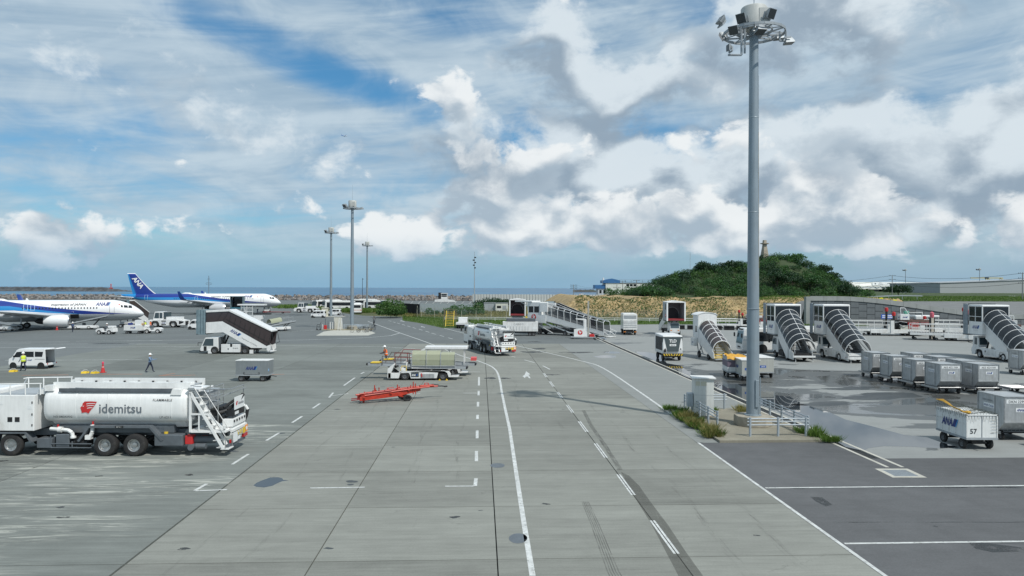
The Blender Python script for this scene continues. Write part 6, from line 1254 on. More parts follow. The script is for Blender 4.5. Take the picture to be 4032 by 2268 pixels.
    BX(t, 'foot_step', WHT2, (xf-.45, xf+.15, -1.15, 1.15, .42, .50)); MB().prism([(xf-.45, .42), (xf-.45, .70), (xf-.40, .70), (xf-.40, .42)], -1.15, 1.15, 'y').box(xf-.3, xf-.25, .9, .95, .0, .42).box(xf-.3, xf-.25, -.95, -.9, .0, .42).build('foot_leg', WHT2, t)
    m = MB(); zz = [(3.42 + .22*i, (.0 if i % 2 else .10)) for i in range(6)]
    for (xa, ra), (xb, rb) in zip(zz[:-1], zz[1:]): m.loft([[(xa, -w-ra, ZF-.1), (xa, -w-ra, ZR_+ra), (xa, w+ra, ZR_+ra), (xa, w+ra, ZF-.1)], [(xb, -w-rb, ZF-.1), (xb, -w-rb, ZR_+rb-.05*(xb-3.4)), (xb, w+rb, ZR_+rb-.05*(xb-3.4)), (xb, w+rb, ZF-.1)]], cap=False)
    m.build('bellows', M('bellows_pale', (.27, .31, .34), .75, var=.25, scale=2), t); BX(t, 'bellows_sill', DKG, (3.4, 4.6, -w, w, ZF-.2, ZF-.1))
    return t
H90 = R(90)
tube_stairs('smoked tube stair truck with white cab parked beside the airport bus', (31.6, 80.6), H90, 'cab', 4.4)
ts2 = tube_stairs('smoked tube stair truck on low white chassis next to the cab stair truck', (37.0, 80.2), H90, 'flat', 5.2)
dup(ts2, (55.2, 80.3), R(88), 'smoked tube stair truck standing alone beyond the row of cargo containers')
# towable stairs with yellow treads
tw_ = T('towable_stairs', 'white towable stairs with domed hood and yellow treads', 'stairs', (22.6, 80.4), R(96))
for s in (1, -1):
    wheel(tw_, 1.6, s*.85, .36, .24, RIMD); wheel(tw_, -1.3, s*.85, .34, .24, RIMD)
    MB().prism([(2.2, 2.0), (2.2, 3.4), (1.3, 3.35), (-3.2, .95), (-3.3, .35), (-2.9, .25)], s*1.0, s*1.06, 'y').build('side_panel', WHT, tw_)
    RODS(tw_, 'under_frame', LGRY, [((2.2, s*.8, .5), (-2.8, s*.8, .4)), ((2.0, s*.8, .5), (.5, s*.8, 1.6)), ((.5, s*.8, .5), (2.1, s*.8, 2.1)), ((2.2, s*.9, 2.0), (1.7, s*.9, .5))], .06)
    RODS(tw_, 'hand_rail', BLK, [((1.4, s*.86, 3.2), (-3.3, s*.86, 1.25), (-3.35, s*.86, .5))], .035)
stair_steps(tw_, -3.1, .3, 1.3, 2.35, -.95, .95, 14, YEL)
BX(tw_, 'hood_side', WHT, (1.3, 2.9, -1.12, -1.04, 2.3, 4.9)); BX(tw_, 'hood_side', WHT, (1.3, 2.9, 1.04, 1.12, 2.3, 4.9)); arc = [(1.3*math.cos(math.pi*(i+2)/16), .52*math.sin(math.pi*(i+2)/16)) for i in range(13)]
MB().loft([[(x, a, 4.68+b) for a, b in arc] + [(x, a, 4.62+b) for a, b in reversed(arc)] for x in (1.22, 3.3)]).build('hood_roof', WHT, tw_, True); hoop = [(1.02*math.cos(math.pi*i/14), 3.35 + .95*math.sin(math.pi*i/14)) for i in range(15)]
MB().add([(1.28, 1.04, 2.3), (1.28, 1.04, 5.1), (1.28, -1.04, 5.1), (1.28, -1.04, 2.3)] + [(1.28, a, b) for a, b in hoop] , [(0, 1) + tuple(range(4+7, 4-1, -1)), (1, 2) + tuple(range(4+14, 4+6, -1)), (2, 3, 18)]).build('hood_rear', WHT, tw_); BX(tw_, 'hood_window', GLC, (1.6, 2.2, 1.12, 1.126, 2.9, 3.6)); BX(tw_, 'platform_floor', LGRY, (1.25, 2.9, -1.04, 1.04, 2.25, 2.33))
rings = []
for j in range(6):
    q = j/5; x = 1.25 - q*4.1; zb_ = 3.3 - q*2.05; rings.append([Vector((x - .15*math.sin(math.pi*i/12), 1.0*math.cos(math.pi*i/12), zb_ + .98*math.sin(math.pi*i/12))) for i in range(13)])
for j in range(5): MB().loft([rings[j], rings[j+1]], closed=False, cap=False).build('tube_pane', BRN, tw_, smooth=True)
m = MB()
for rr in rings: m.tube(rr, .045, 6)
m.tube([q[6] for q in rings], .05, 6); m.tube([rings[-1][0], rings[-1][0] + Vector((-.1, 0, -.9))], .045); m.tube([rings[-1][-1], rings[-1][-1] + Vector((-.1, 0, -.9))], .045)
for s in (0, -1): m.tube([q[s] for q in rings], .03, 5)
for q in rings[1:]: m.cyl(q[0], q[0] - Vector((0, 0, .75)), .03, n=5); m.cyl(q[-1], q[-1] - Vector((0, 0, .75)), .03, n=5)
m.build('tube_hoop', WHT, tw_); BX(tw_, 'side_locker', WHT2, (1.5, 2.6, 1.1, 1.5, 1.3, 2.2), .02); LOGO(tw_, 'ana', .2, (2.0, 1.508, 1.65), (-1, 0, 0), (0, 0, 1)); BX(tw_, 'foot_plate', LGRY, (-3.6, -3.0, -.95, .95, .2, .26))
# stairs with crane badge, box open to the camera
def box_stairs(label, loc, rz, cabkind, floor_mat):
    t = T('box_hood_stairs', label, 'stair truck', loc, rz, 'stair trucks with open red floored box hood'); ZF, ZT = 2.5, 5.75; w = 1.6
    if cabkind == 'truck': wheels(t, (1.9, -2.2), .95, .40, .28, STL); truck_cab(t, .9, 2.7, 1.05, .5, 2.35, WHT)
    else:
        wheels(t, (1.8, -2.0), .9, .38, .26, RIMD); MB().prism([(1.0, .4), (2.55, .4), (2.62, 1.2), (2.35, 2.1), (1.0, 2.15)], -.95, .75, 'y').build('cab', WHT, t, bevel=.05); MB().add([(2.65, -.85, 1.2), (2.65, .65, 1.2), (2.40, .62, 2.0), (2.40, -.82, 2.0)], [(0,1,2,3)]).build('windscreen', GLC, t); BXS(t, 'headlamp', LORG, [(2.56, 2.62, -.85, -.6, .75, .87), (2.56, 2.62, .4, .65, .75, .87)])
    BX(t, 'chassis', DKG, (-3.4, 1.2, -.85, .85, .45, .95)); MB().bar((.5, .7, .9), (1.2, .7, ZF), .14, .14).bar((.5, -.7, .9), (1.2, -.7, ZF), .14, .14).build('lift_arm', DKG, t)
    BX(t, 'box_floor', DRED, (.4, 3.0, -w+.1, w-.1, ZF, ZF+.28)); BX(t, 'box_sill', BLK, (.4, 3.0, -w, w, ZF-.12, ZF))
    for s in (1, -1): BX(t, 'box_side', LGRY, (.4, 3.0, min(s*w, s*(w-.14)), max(s*w, s*(w-.14)), ZF, ZT-.2)); BX(t, 'door_post', SIGW, (2.9, 3.06, min(s*w*1.02, s*(w-.2)), max(s*w*1.02, s*(w-.2)), ZF-.1, ZT-.2)); BX(t, 'side_window', GLS, (1.9, 2.4, s*(w+.004)-.004, s*(w+.004)+.004, 4.3, 5.3)); LOGO(t, 'crane', .3, (2.2, s*(w+.012), 3.3), (-s, 0, 0), (0, 0, 1))
    MB().prism([(-w, ZT-.25), (w, ZT-.25), (w, ZT-.1), (0, ZT+.12), (-w, ZT-.1)], .3, 3.1, 'x').build('box_roof', WHT, t, bevel=.03); BX(t, 'box_back', M('box_inner', (.13, .13, .14), .7), (.36, .44, -w+.1, w-.1, ZF, ZT-.2)); m = MB(); aa = [(1.15*math.cos(math.pi*i/14), 3.55 + 1.15*math.sin(math.pi*i/14)) for i in range(15)]; m.add([(.46, a, b) for a, b in aa] + [(.46, -1.15, ZF+.28), (.46, 1.15, ZF+.28)], [tuple(range(17))]); m.build('tunnel_mouth', M('tunnel_dark', (.022, .024, .03), .6), t); m = MB(); m.tube([(.50, a, b) for a, b in aa], .06, 6); m.build('tunnel_ring', LGRY, t)
    for s in (1, -1): MB().prism([(.4, ZF-.3), (.4, ZF+1.2), (-4.0, 1.35), (-4.0, .3)], s*1.1, s*1.16, 'y').build('stair_side', WHT, t); MB().prism([(.4, ZF+1.2), (.4, ZF+2.6), (-4.0, 2.7), (-4.0, 1.35)], s*1.1, s*1.13, 'y').build('stair_glazing', SMK, t)
    stair_steps(t, -3.9, .4, .35, ZF-.1, -1.05, 1.05, 13, GRY)
    return t
box_stairs('stair truck with open red floored box hood beside the white box truck', (27.6, 123.2), R(-87), 'cab', DRED); box_stairs('box hood stair truck with a large white cab parked before the site hut', (1.1, 143.0), R(-90), 'truck', DRED)
# ------------------------------------------------------------------ long boarding ramp with crane badge
ar_ = Vector((-11.8, 15.2)); ang = math.atan2(ar_.y, ar_.x)
rp = T('boarding_ramp', 'long white boarding ramp with glazed tunnel and red crane badge', 'boarding ramp', (8.6, 119.6), R(147)); rp.scale = (.85, 1, 1)
RX = lambda q: -9.3 + q
for s in (1, -1):
    wheel(rp, 4.6, s*1.05, .48, .32, RIMD); wheel(rp, -6.8, s*1.05, .45, .3, RIMD); wheel(rp, -1.2, s*1.05, .45, .3, RIMD)
    MB().prism([(3.2, 2.35), (-9.6, .35), (-9.6, .85), (3.2, 3.35)], s*1.22, s*1.3, 'y').build('ramp_side', WHT, rp)
    m = MB(); K = 9
    for k in range(K+1):
        q = k/K; x = 3.2 - q*12.8; z = 3.35 - q*2.5; m.bar((x, s*1.27, z), (x+.15, s*1.2, z+1.55), .07, .09); m.bar((x+.15, s*1.2, z+1.55), (x+.2, s*.55, z+1.82), .06, .07)
    m.bar((3.2, s*1.27, 3.35), (-9.6, s*1.27, .85), .08, .08); m.bar((3.35, s*1.2, 4.9), (-9.45, s*1.2, 2.4), .07, .07); m.bar((3.4, s*.55, 5.17), (-9.4, s*.55, 2.67), .05, .05); m.build('tunnel_frame', WHT, rp)
    for k in range(K):
        q, q1 = k/K, (k+1)/K; a = (3.2-q*12.8, 3.35-q*2.5); b = (3.2-q1*12.8, 3.35-q1*2.5); MB().add([(a[0]-.05, s*1.26, a[1]), (b[0]+.05, s*1.26, b[1]), (b[0]+.2, s*1.19, b[1]+1.52), (a[0]+.1, s*1.19, a[1]+1.52)], [(0,1,2,3)]).build('tunnel_pane', SMKC, rp)
    MB().bar((4.0, s*1.1, 2.2), (-2.4, s*1.1, .5), .14, .2).bar((-2.4, s*1.1, .55), (-8.4, s*1.1, .45), .14, .2).bar((4.6, s*1.15, 1.6), (1.5, s*1.15, .35), .1, .12).build('under_beam', WHT, rp)
MB().add([(3.4, -.55, 5.17), (3.4, .55, 5.17), (-9.4, .55, 2.67), (-9.4, -.55, 2.67)], [(0,1,2,3)]).build('tunnel_roof', SMKC, rp); MB().add([(3.2, -1.2, 2.5), (3.2, 1.2, 2.5), (-9.6, 1.2, .45), (-9.6, -1.2, .45)], [(0,1,2,3)]).build('ramp_deck', GRY, rp)
BX(rp, 'tower', WHT, (4.3, 7.3, -1.35, 1.35, 2.0, 5.5), .04); BX(rp, 'tower_lower', WHT, (3.0, 4.3, -1.35, 1.35, 2.0, 3.4), .03)
for s in (1, -1): BXS(rp, 'tower_window', GLS, [(4.6, 5.7, min(s*1.35, s*1.362), max(s*1.35, s*1.362), 3.75, 4.8), (5.9, 7.0, min(s*1.35, s*1.362), max(s*1.35, s*1.362), 3.75, 4.8)]); LOGO(rp, 'crane', .55, (5.8, s*1.366, 2.95), (-s, 0, 0), (0, 0, 1)); MB().bar((7.3, s*1.2, 4.8), (9.0, s*1.2, 5.5), .08, .08).build('canopy_strut', WHT, rp); BX(rp, 'hood_wing', WHT, (2.6, 4.28, min(s*1.2, s*1.45), max(s*1.2, s*1.45), 3.9, 5.4))
BX(rp, 'canopy', WHT, (6.2, 10.2, -1.5, 1.5, 5.5, 5.72), .04); truck_cab(rp, 5.3, 7.1, .95, .35, 1.95, WHT); BX(rp, 'bogie', DKG, (-3.2, 5.0, -.9, .9, .4, .95)); RODS(rp, 'foot_rail', WHT, [((-9.6, s, .85), (-10.6, s, .35), (-10.9, s, .9), (-9.6, s, 1.3)) for s in (-1.1, 1.1)], .045); BX(rp, 'foot_flap', WHT2, (-10.8, -9.6, -1.2, 1.2, .06, .12))
sd = T('stair_dock', 'white wheeled step stand with crane badge and tall grey post', 'step stand', (10.9, 111.0), R(180))
MB().prism([(-1.4, .35), (1.2, .35), (1.2, 1.5), (.4, 1.6), (-.35, 1.6), (-.35, 2.9), (.9, 3.05), (.95, 3.2), (-.6, 3.15), (-.75, 3.0), (-.75, 1.2), (-1.4, .9)], -.05, .05, 'y').build('panel', WHT, sd); LOGO(sd, 'crane', .38, (.25, .056, .98), (-1, 0, 0), (0, 0, 1)); BX(sd, 'base_beam', LGRY, (-2.2, 1.7, -.5, .5, .22, .34)); BX(sd, 'post', M('post_stone', (.34, .34, .31), .8), (-1.15, -.9, -.1, .1, .3, 5.9))
for x in (-2.0, 1.4):
    for s in (1, -1): wheel(sd, x, s*.42, .17, .1, RIMD)
BX(sd, 'red_locker', RED, (-1.95, -1.2, -.4, .4, .34, .75), .02)
# grey hooded stairs half hidden behind the ramp
hs = T('hooded_stairs', 'older glazed stairs with rounded grey hood behind the boarding ramp', 'stairs', (9.6, 128.0), R(158)); m = MB(); aa = [(1.2*math.cos(math.pi*i/12), 4.6 + .9*math.sin(math.pi*i/12)) for i in range(13)]
MB().loft([[(x, a, b) for a, b in aa] + [(x, -1.2, 2.6), (x, 1.2, 2.6)] for x in (2.0, 2.5, 3.0, 3.6)], cap=False).build('hood', BELW, hs, True)
for s in (1, -1): MB().prism([(2.0, 2.4), (2.0, 3.6), (-5.2, 1.1), (-5.2, .4)], s*1.05, s*1.12, 'y').build('side_panel', WHT2, hs); MB().prism([(2.0, 3.6), (2.0, 5.2), (1.5, 5.2), (-5.2, 2.6), (-5.2, 1.1)], s*1.06, s*1.09, 'y').build('glazing', SMK, hs); m = MB(); [m.bar((1.6-k*1.6, s*1.12, 3.5-k*.56), (1.3-k*1.6, s*1.12, 5.1-k*.58), .08, .08) for k in range(5)]; m.bar((2, s*1.12, 3.6), (-5.2, s*1.12, 1.1), .08, .08); m.bar((1.5, s*1.12, 5.2), (-5.2, s*1.12, 2.6), .08, .08); m.build('frame', WHT, hs); wheel(hs, 1.6, s*.95, .4, .25, RIMD); wheel(hs, -3.6, s*.95, .4, .25, RIMD)
stair_steps(hs, -5.0, .5, 2.0, 2.5, -1.0, 1.0, 14, GRY); BX(hs, 'chassis', DKG, (-4.6, 2.4, -.8, .8, .4, .75)); MB().bar((1.8, .7, .7), (2.3, .7, 2.6), .12, .12).bar((1.8, -.7, .7), (2.3, -.7, 2.6), .12, .12).build('lift_arm', DKG, hs)
# ------------------------------------------------------------------ belt loaders
def belt_loader(label, loc, rz, canopy='panels', flip=1, cone=0.0, railcol=None):
    t = T('belt_loader', label, 'belt loader', loc, rz, 'belt loader vehicles'); railcol = railcol or M('rail_bronze', (.10, .07, .06), .55)
    wheels(t, (1.62, -1.62), .92, .37, .26, RIMD)
    for s in (1, -1):
        P = [(3.05, .16), (3.05, .62), (2.15, .62), (2.1, .75), (-2.15, .80), (-2.3, .55), (-2.3, .28), (-2.12, .28), (-2.0, .62), (-1.75, .80), (-1.45, .80), (-1.22, .62), (-1.1, .18), (1.1, .16), (1.22, .55), (1.45, .78), (1.8, .78), (2.02, .55), (2.14, .16)]
        MB().prism(P, s*.86, s*1.08, 'y').build('side_skirt', WHT, t, bevel=.015); BX(t, 'logo_panel', M('panel_slate', (.06, .075, .085), .5), (.42, 1.08, min(s*1.08, s*1.092), max(s*1.08, s*1.092), .28, .68)); LOGO(t, 'ana_white', .2, (.78, s*1.098, .38), (-s, 0, 0), (0, 0, 1)); BX(t, 'side_bay', ALU, (-.9, .28, min(s*1.08, s*1.088), max(s*1.08, s*1.088), .2, .55)); MB().bar((.15, s*1.1, .3), (.2, s*1.1, .6), .1, .08).build('extinguisher', RED, t)
    MB().prism([(3.1, .16), (3.1, .95), (2.55, 1.42), (2.5, 1.3), (2.8, .62), (2.8, .16)], .1, 1.08, 'y').build('front_shield', WHT, t, bevel=.02); BX(t, 'chassis', DKG, (-2.3, 3.0, -.85, .85, .25, .6)); BX(t, 'seat', WHT2, (1.55, 2.0, .35, .95, .78, 1.0), .04); MB().prism([(1.5, .98), (1.62, .98), (1.52, 1.5), (1.42, 1.5)], .38, .92, 'y').build('seat_back', WHT2, t); RODS(t, 'guard_loop', YEL, [((1.5, .98, .78), (1.5, .98, 1.2), (1.9, .98, 1.2), (2.0, .98, .8))], .025); MB().cyl((2.35, .62, 1.05), (2.42, .62, 1.2), .18, n=14).build('steering_wheel', BLK, t); BX(t, 'rear_step', WHT, (-2.95, -2.3, -.4, 1.0, .30, .36))
    # conveyor (slightly tilted bed)
    zf = lambda x: 1.12 + x*(.035 + cone)
    for y in (.42, -.42): MB().bar((4.9, y, zf(4.9)), (-3.55, y, zf(-3.55)), .07, .24).build('conveyor_rail', LGRY, t)
    MB().add([(4.95, -.40, zf(4.95)+.1), (4.95, .40, zf(4.95)+.1), (-3.6, .40, zf(-3.6)+.1), (-3.6, -.40, zf(-3.6)+.1), (4.95, -.40, zf(4.95)-.08), (4.95, .40, zf(4.95)-.08), (-3.6, .40, zf(-3.6)-.08), (-3.6, -.40, zf(-3.6)-.08)], [(0,1,2,3), (7,6,5,4), (0,4,5,1), (2,6,7,3)]).build('belt', BLK, t)
    for x in (4.95, -3.6): MB().cyl((x, -.45, zf(x)), (x, .45, zf(x)), .11, n=12).build('end_roller', DKG, t, True)
    MB().bar((2.4, .3, .6), (3.2, .3, zf(3.2)-.1), .1, .1).bar((-2.0, .3, .6), (-2.6, .3, zf(-2.6)-.1), .1, .1).bar((2.4, -.3, .6), (3.2, -.3, zf(3.2)-.1), .1, .1).bar((-2.0, -.3, .6), (-2.6, -.3, zf(-2.6)-.1), .1, .1).build('lift_strut', DKG, t); BX(t, 'yellow_apron', YEL, (3.85, 4.65, -.43, .5, zf(4.2)+.12, zf(4.2)+.20))
    if canopy == 'panels':
        for k in range(3):
            x0, x1 = 1.1 - k*1.24, 1.1 - (k+1)*1.24; zt_ = 2.42 - (.12 if k == 2 else 0); MB().loft([[(x, .50, 1.16), (x, .56, 1.7), (x, .50, 2.15), (x, .25, zt_), (x, -.3, zt_+.02)] for x in (x0-.03, x1+.03)], closed=False, cap=False).build('canopy_panel', FRP, t)
            for s in (1,): MB().tube([(x0, .53, 1.0), (x0, .59, 1.7), (x0, .53, 2.18), (x0, .25, zt_+.04)], .03, 6).build('canopy_post', ALU, t)
        RODS(t, 'canopy_post', ALU, [((-2.62, .53, 1.0), (-2.62, .59, 1.7), (-2.62, .53, 2.14))], .03); RODS(t, 'canopy_rail', ALU, [((1.1, .56, 1.18), (-2.62, .56, 1.18)), ((1.1, .56, .95), (-2.62, .56, .95))], .03)
    elif canopy == 'flat':
        BX(t, 'canopy', WHT, (-2.9, .9, -.75, .75, 2.36, 2.62), .05); RODS(t, 'canopy_post', WHT, [((x, s*.6, 1.1), (x, s*.6, 2.4)) for x in (.7, -1.2, -2.6) for s in (1, -1)], .04); MB().bar((.9, .7, 2.4), (2.2, .7, 1.7), .08, .12).bar((.9, -.7, 2.4), (2.2, -.7, 1.7), .08, .12).build('front_arm', WHT, t); BX(t, 'bumper_bar', M('bar_red_white', (.6, .08, .08), .5), (-3.7, -3.2, -.6, .6, 1.35, 1.6))
    RODS(t, 'guard_rail', railcol, [((1.45, .5, 1.2), (1.45, .5, 1.95), (3.65, .5, 2.0), (3.65, .5, 1.25)), ((1.45, .5, 1.6), (3.65, .5, 1.62)), ((2.5, .5, 1.2), (2.5, .5, 1.97)), ((1.45, -.5, 1.2), (1.45, -.5, 2.2), (3.0, -.5, 2.25), (3.6, -.5, 1.3)), ((2.2, -.5, 1.2), (2.2, -.5, 2.2))], .028)
    for x in (-1.35, -1.95) if canopy == 'panels' else (): MB().prism([(x-.1, 0), (x+.1, 0), (x, .14)], .75, 1.2, 'y').build('wheel_chock', YEL, t)
    return t
belt_loader('white belt loader with frosted canopy panels parked beside the orange tow bars', (-7.5, 61.7), R(180)); belt_loader('white belt loader with flat white roof parked behind the frosted canopy one', (-6.9, 64.6), R(180), 'flat', railcol=DRED)
# ------------------------------------------------------------------ tow bar trailer
tb = T('tow_bar_trailer', 'red orange trailer loaded with aircraft tow bars on the pavement', 'tow bar', (-7.75, 49.9), R(26))
for s in (-.34, .34): MB().loft([[(-2.9, a+s, b) for a, b in ((-.06, .28), (.06, .28), (.06, .66), (-.06, .66))], [(-.2, a+s, b) for a, b in ((-.06, .52), (.06, .52), (.06, .92), (-.06, .92))], [(1.3, a+s*.5, b) for a, b in ((-.06, .88), (.06, .88), (.06, 1.12), (-.06, 1.12))]]).build('main_beam', ORG, tb, bevel=.01)
for k in range(9): MB().tube([(-2.7+k*.42, -.3+.08*(k % 3), .72+k*.055), (-2.3+k*.42, .3-.06*(k % 4), .86+k*.05)], .028, 5).cyl((-2.5+k*.4, .3*(-1)**k, .7+k*.05), (-2.42+k*.4, .3*(-1)**k, 1.02+k*.05), .035, n=6).build('clamp', DRED if k % 2 else ORG, tb)
m = MB(); m.tube([(-3.0, .38, .72), (.4, .38, 1.12), (1.6, .3, 1.22)], .085, 8); m.tube([(-2.6, -.38, .78), (.6, -.38, 1.16), (1.9, -.3, 1.24)], .085, 8); m.tube([(-2.8, .12, .86), (1.2, .08, 1.24), (2.3, .02, 1.30)], .07, 8); m.build('tow_bar', ORG, tb, True)
MB().tube([(1.2, .1, 1.22), (2.6, .0, 1.18)], .10, 8).cyl((1.3, 0, 1.28), (2.3, 0, 1.27), .13, n=10).build('front_bar', ORG, tb, True); MB().tube([(2.3, .05, 1.2), (2.9, .0, 1.18), (3.2, .0, 1.12)], .06, 6).tube([(2.2, .1, 1.4), (2.7, .02, 1.3)], .04, 6).cyl((3.1, 0, 1.12), (3.3, 0, 1.12), .08, n=8).build('tow_head', DKG, tb)
for x, h in ((-1.75, 1.5), (-1.7, 1.2), (-1.45, 1.25), (-.35, 1.55), (.75, 1.75), (.9, 1.55), (-1.85, 1.05)): RODS(tb, 'stake', ORG, [((x, .3 if x < -1 else -.3, .6), (x, .3 if x < -1 else -.3, h + .1))], .035)
RODS(tb, 'loop', RED, [((1.7, .1, 1.3), (1.7, .1, 1.55), (1.95, .1, 1.55), (1.95, .1, 1.3)), ((-1.1, -.3, 1.35), (-.6, -.3, 1.4)), ((-1.2, -.35, 1.2), (-.5, -.35, 1.25), (-.2, -.35, 1.45))], .03); BXS(tb, 'cross_bar', ORG, [(-2.7, -2.55, -.5, .5, .55, .68), (-.9, -.75, -.5, .5, .8, .92), (.35, .47, -.45, .45, 1.0, 1.12)]); MB().tube([(-2.3, .42, .9), (-1.2, .44, .98), (-.6, .44, 1.02)], .05, 6).tube([(-2.4, -.42, .95), (-.8, -.44, 1.1)], .05, 6).tube([(-3.3, .3, .4), (-2.7, .3, .42)], .05, 6).tube([(-3.35, .12, .28), (-2.7, .12, .32)], .05, 6).build('dark_bar', DRED, tb)
[MB().bar((-.35, s, .62), (.25, s, .34), .09, .12).build('axle_arm', ORG, tb) for s in (-.45, .45)]; MB().cyl((.25, -.6, .3), (.25, .6, .3), .05, n=8).build('axle', DKG, tb)
for s in (1, -1): wheel(tb, .25, s*.55, .31, .2, DKG)
BX(tb, 'jack_foot', ORG, (-2.62, -2.5, -.06, .06, .0, .36))
tb.scale = (1.04, 1.0, .70)
# ------------------------------------------------------------------ ULD containers on dollies
ulm = {}
def uld(label, loc, rz, code, kind='AKE', sloped=-1):
    """container: length along X 1.53, width along Y 1.56 at the base and 2.0 at the top, chamfer on local -Y"""
    t = T('cargo_container', label, 'container', loc, rz, 'aluminium air cargo containers'); h, b = 1.74, .62; zb_ = .0
    P = [(1.0, 0), (1.0, h), (-1.0, h), (-1.0, .48), (-.56, 0)]; MB().prism([(p[0]*1.0, p[1]) for p in P], -.765, .765, 'x').build('shell', ALU, t, bevel=.01)
    m = MB()
    for x in (-.775, .775): m.bar((x, 1.0, 0), (x, 1.0, h), .05, .05); m.bar((x, -1.0, .48), (x, -1.0, h), .05, .05); m.bar((x, 1.0, h), (x, -1.0, h), .05, .05); m.bar((x, -1.0, .48), (x, -.56, 0), .05, .05); m.bar((x, -.30, .02), (x, -.30, h-.02), .04, .05)
    for y in (1.0, -1.0): m.bar((-.775, y, h), (.775, y, h), .05, .05)
    m.bar((-.775, -1.01, .48), (.775, -1.01, .48), .05, .05); m.build('edge_rail', STL, t)
    m = MB(); [m.box(-.7 + k*.2, -.56 + k*.2, -.60, -.54, .01, .07) for k in range(7)]; m.build('base_slot', BLK, t)
    BX(t, 'label_plate', SIGW, (-.68, .68, -1.008, -1.002, 1.42, 1.62)); TXT(t, code, .185, (0, -1.012, 1.45), (1, 0, 0), (0, 0, 1), LTXT, 0, .008)
    LOGO(t, 'ana_plate', .17, (.05, -1.012, 1.04), (1, 0, 0), (0, 0, 1)); BX(t, 'side_plate', SIGW, (-.774, -.768, -.25, .55, 1.05, 1.28)); TXT(t, 'ANA Cargo', .15, (-.780, .15, 1.11), (0, -1, 0), (0, 0, 1), NAVY, 0, .008); TXT(t, code, .12, (-.772, .25, 1.38), (0, -1, 0), (0, 0, 1), GTXT)
    return t
def dolly(label, loc, rz, long=False):
    t = T('container_dolly', label, 'dolly', loc, rz, 'low container dollies'); w, l = (.80, 1.05) if not long else (.85, 1.7)
    BX(t, 'deck', DKG, (-l, l, -w-.2, w+.2, .40, .47)); MB().box(-l, l, -w-.25, -w-.18, .36, .5).box(-l, l, w+.18, w+.25, .36, .5).build('side_beam', STL, t); m = MB(); [m.cyl((-l+.1+k*.2, -w, .475), (-l+.1+k*.2, w, .475), .03, n=6) for k in range(int(l*10)-1)]; m.build('roller', STL, t); BX(t, 'guide', NAVY, (-l*.8, l*.8, -w-.27, -w-.25, .38, .46))
    for x in (-l+.3, l-.3):
        for s in (1, -1): wheel(t, x, s*(w-.05), .20, .13, RIMD)
    RODS(t, 'tow_tongue', DKG, [((l, -.2, .38), (l+.7, 0, .32)), ((l, .2, .38), (l+.7, 0, .32))], .035); MB().cyl((0, 0, .36), (0, 0, .40), .4, n=12).build('turntable', DKG, t); return t
ROW = [(32.75, 64.0, 'DKN 2213 NH'), (32.85, 60.9, 'AKN 4190 NH'), (33.0, 57.7, 'AKN 4255 NH'), (33.15, 54.7, 'AKE 4321 NH')]
LBR = ['aluminium cargo container on a dolly at the stair truck end of the front row', 'aluminium cargo container second from the stair trucks in the front row', 'aluminium cargo container with AKN code next to the one marked AKE 4321', 'aluminium cargo container marked AKE 4321 NH at the open end of the front row']
for (x, y, c), lb in zip(ROW, LBR):
    dl_ = dolly('dolly carrying ' + lb.replace('aluminium cargo container', 'the container').replace('container on a dolly', 'container'), (x, y), H90); uld(lb, (x, y, .50), 0, c)
for i, (x, y, c) in enumerate(((36.0, 63.4, 'AKN 4077 NH'), (36.2, 60.2, 'AKN 4012 NH'), (36.3, 57.2, 'DKN 2215 NH'), (35.95, 54.6, 'AKE 4324 NH'))):
    lb = ['aluminium container farthest back in the rear row', 'aluminium container second in the rear row behind AKN 4255', 'aluminium container third in the rear row just behind AKE 4321', 'aluminium container marked AKE 4324 NH beside AKE 4321'][i]; dolly('dolly under the ' + lb, (x, y), H90); uld(lb, (x, y, .50), 0, c)
dolly('empty low dolly at the end of the rear container row', (38.6, 54.6), H90); dolly('dolly under the lone container by the last stair truck', (48.0, 66.6), H90); uld('lone aluminium container near the last stair truck', (48.0, 66.6, .5), 0, 'AKN 4288 NH')
dolly('dolly under the large grey container behind the white cart', (26.55, 38.2), H90); big = uld('large weathered grey container behind the white number 57 cart', (26.35, 37.9, .5), 0, 'DKN 2299 NH'); big.scale = (1.05, 1.05, 1.05)
bl_ = T('pallet_truck_nose', 'white and yellow tow dolly front below the large grey container', 'dolly', (27.1, 35.9), 0); BX(bl_, 'deck', WHT2, (-.9, .9, -.35, .35, .28, .44), .02); BX(bl_, 'pad', GRY, (-.7, .6, -.2, .28, .44, .56), .02); BX(bl_, 'hazard_plate', YEL, (-.6, .8, -.36, -.352, .3, .42)); wheel(bl_, -.5, .3, .2, .12, RIMD); wheel(bl_, .5, .3, .2, .12, RIMD); wheel(bl_, -.5, -.25, .2, .12, RIMD); wheel(bl_, .5, -.25, .2, .12, RIMD)
# ------------------------------------------------------------------ carts
def cart(label, loc, rz, l, w, z0, z1, mat, logo=None, closed=True, group='baggage carts', name='baggage_cart', wr=.25):
    t = T(name, label, 'cart', loc, rz, group)
    for x in (-l/2+.45, l/2-.45):
        for s in (1, -1): wheel(t, x, s*(w/2-.1), wr, .16, RIMD)
    for s in (-1, 1): MB().cyl((s*(l/2-.45), -w/2+.1, wr), (s*(l/2-.45), w/2-.1, wr), .05, n=6).box(s*(l/2-.45)-.15, s*(l/2-.45)+.15, -.3, .3, wr, z0-.06).build('running_gear', DKG, t)
    BX(t, 'deck', LGRY, (-l/2-.04, l/2+.04, -w/2-.03, w/2+.03, z0-.1, z0)); RODS(t, 'draw_bar', DKG, [((l/2, 0, z0-.15), (l/2+.5, 0, z0-.22)), ((-l/2, 0, z0-.15), (-l/2-.3, 0, z0-.18))], .035)
    BX(t, 'box', mat, (-l/2, l/2, -w/2, w/2, z0, z1), .012)
    return t
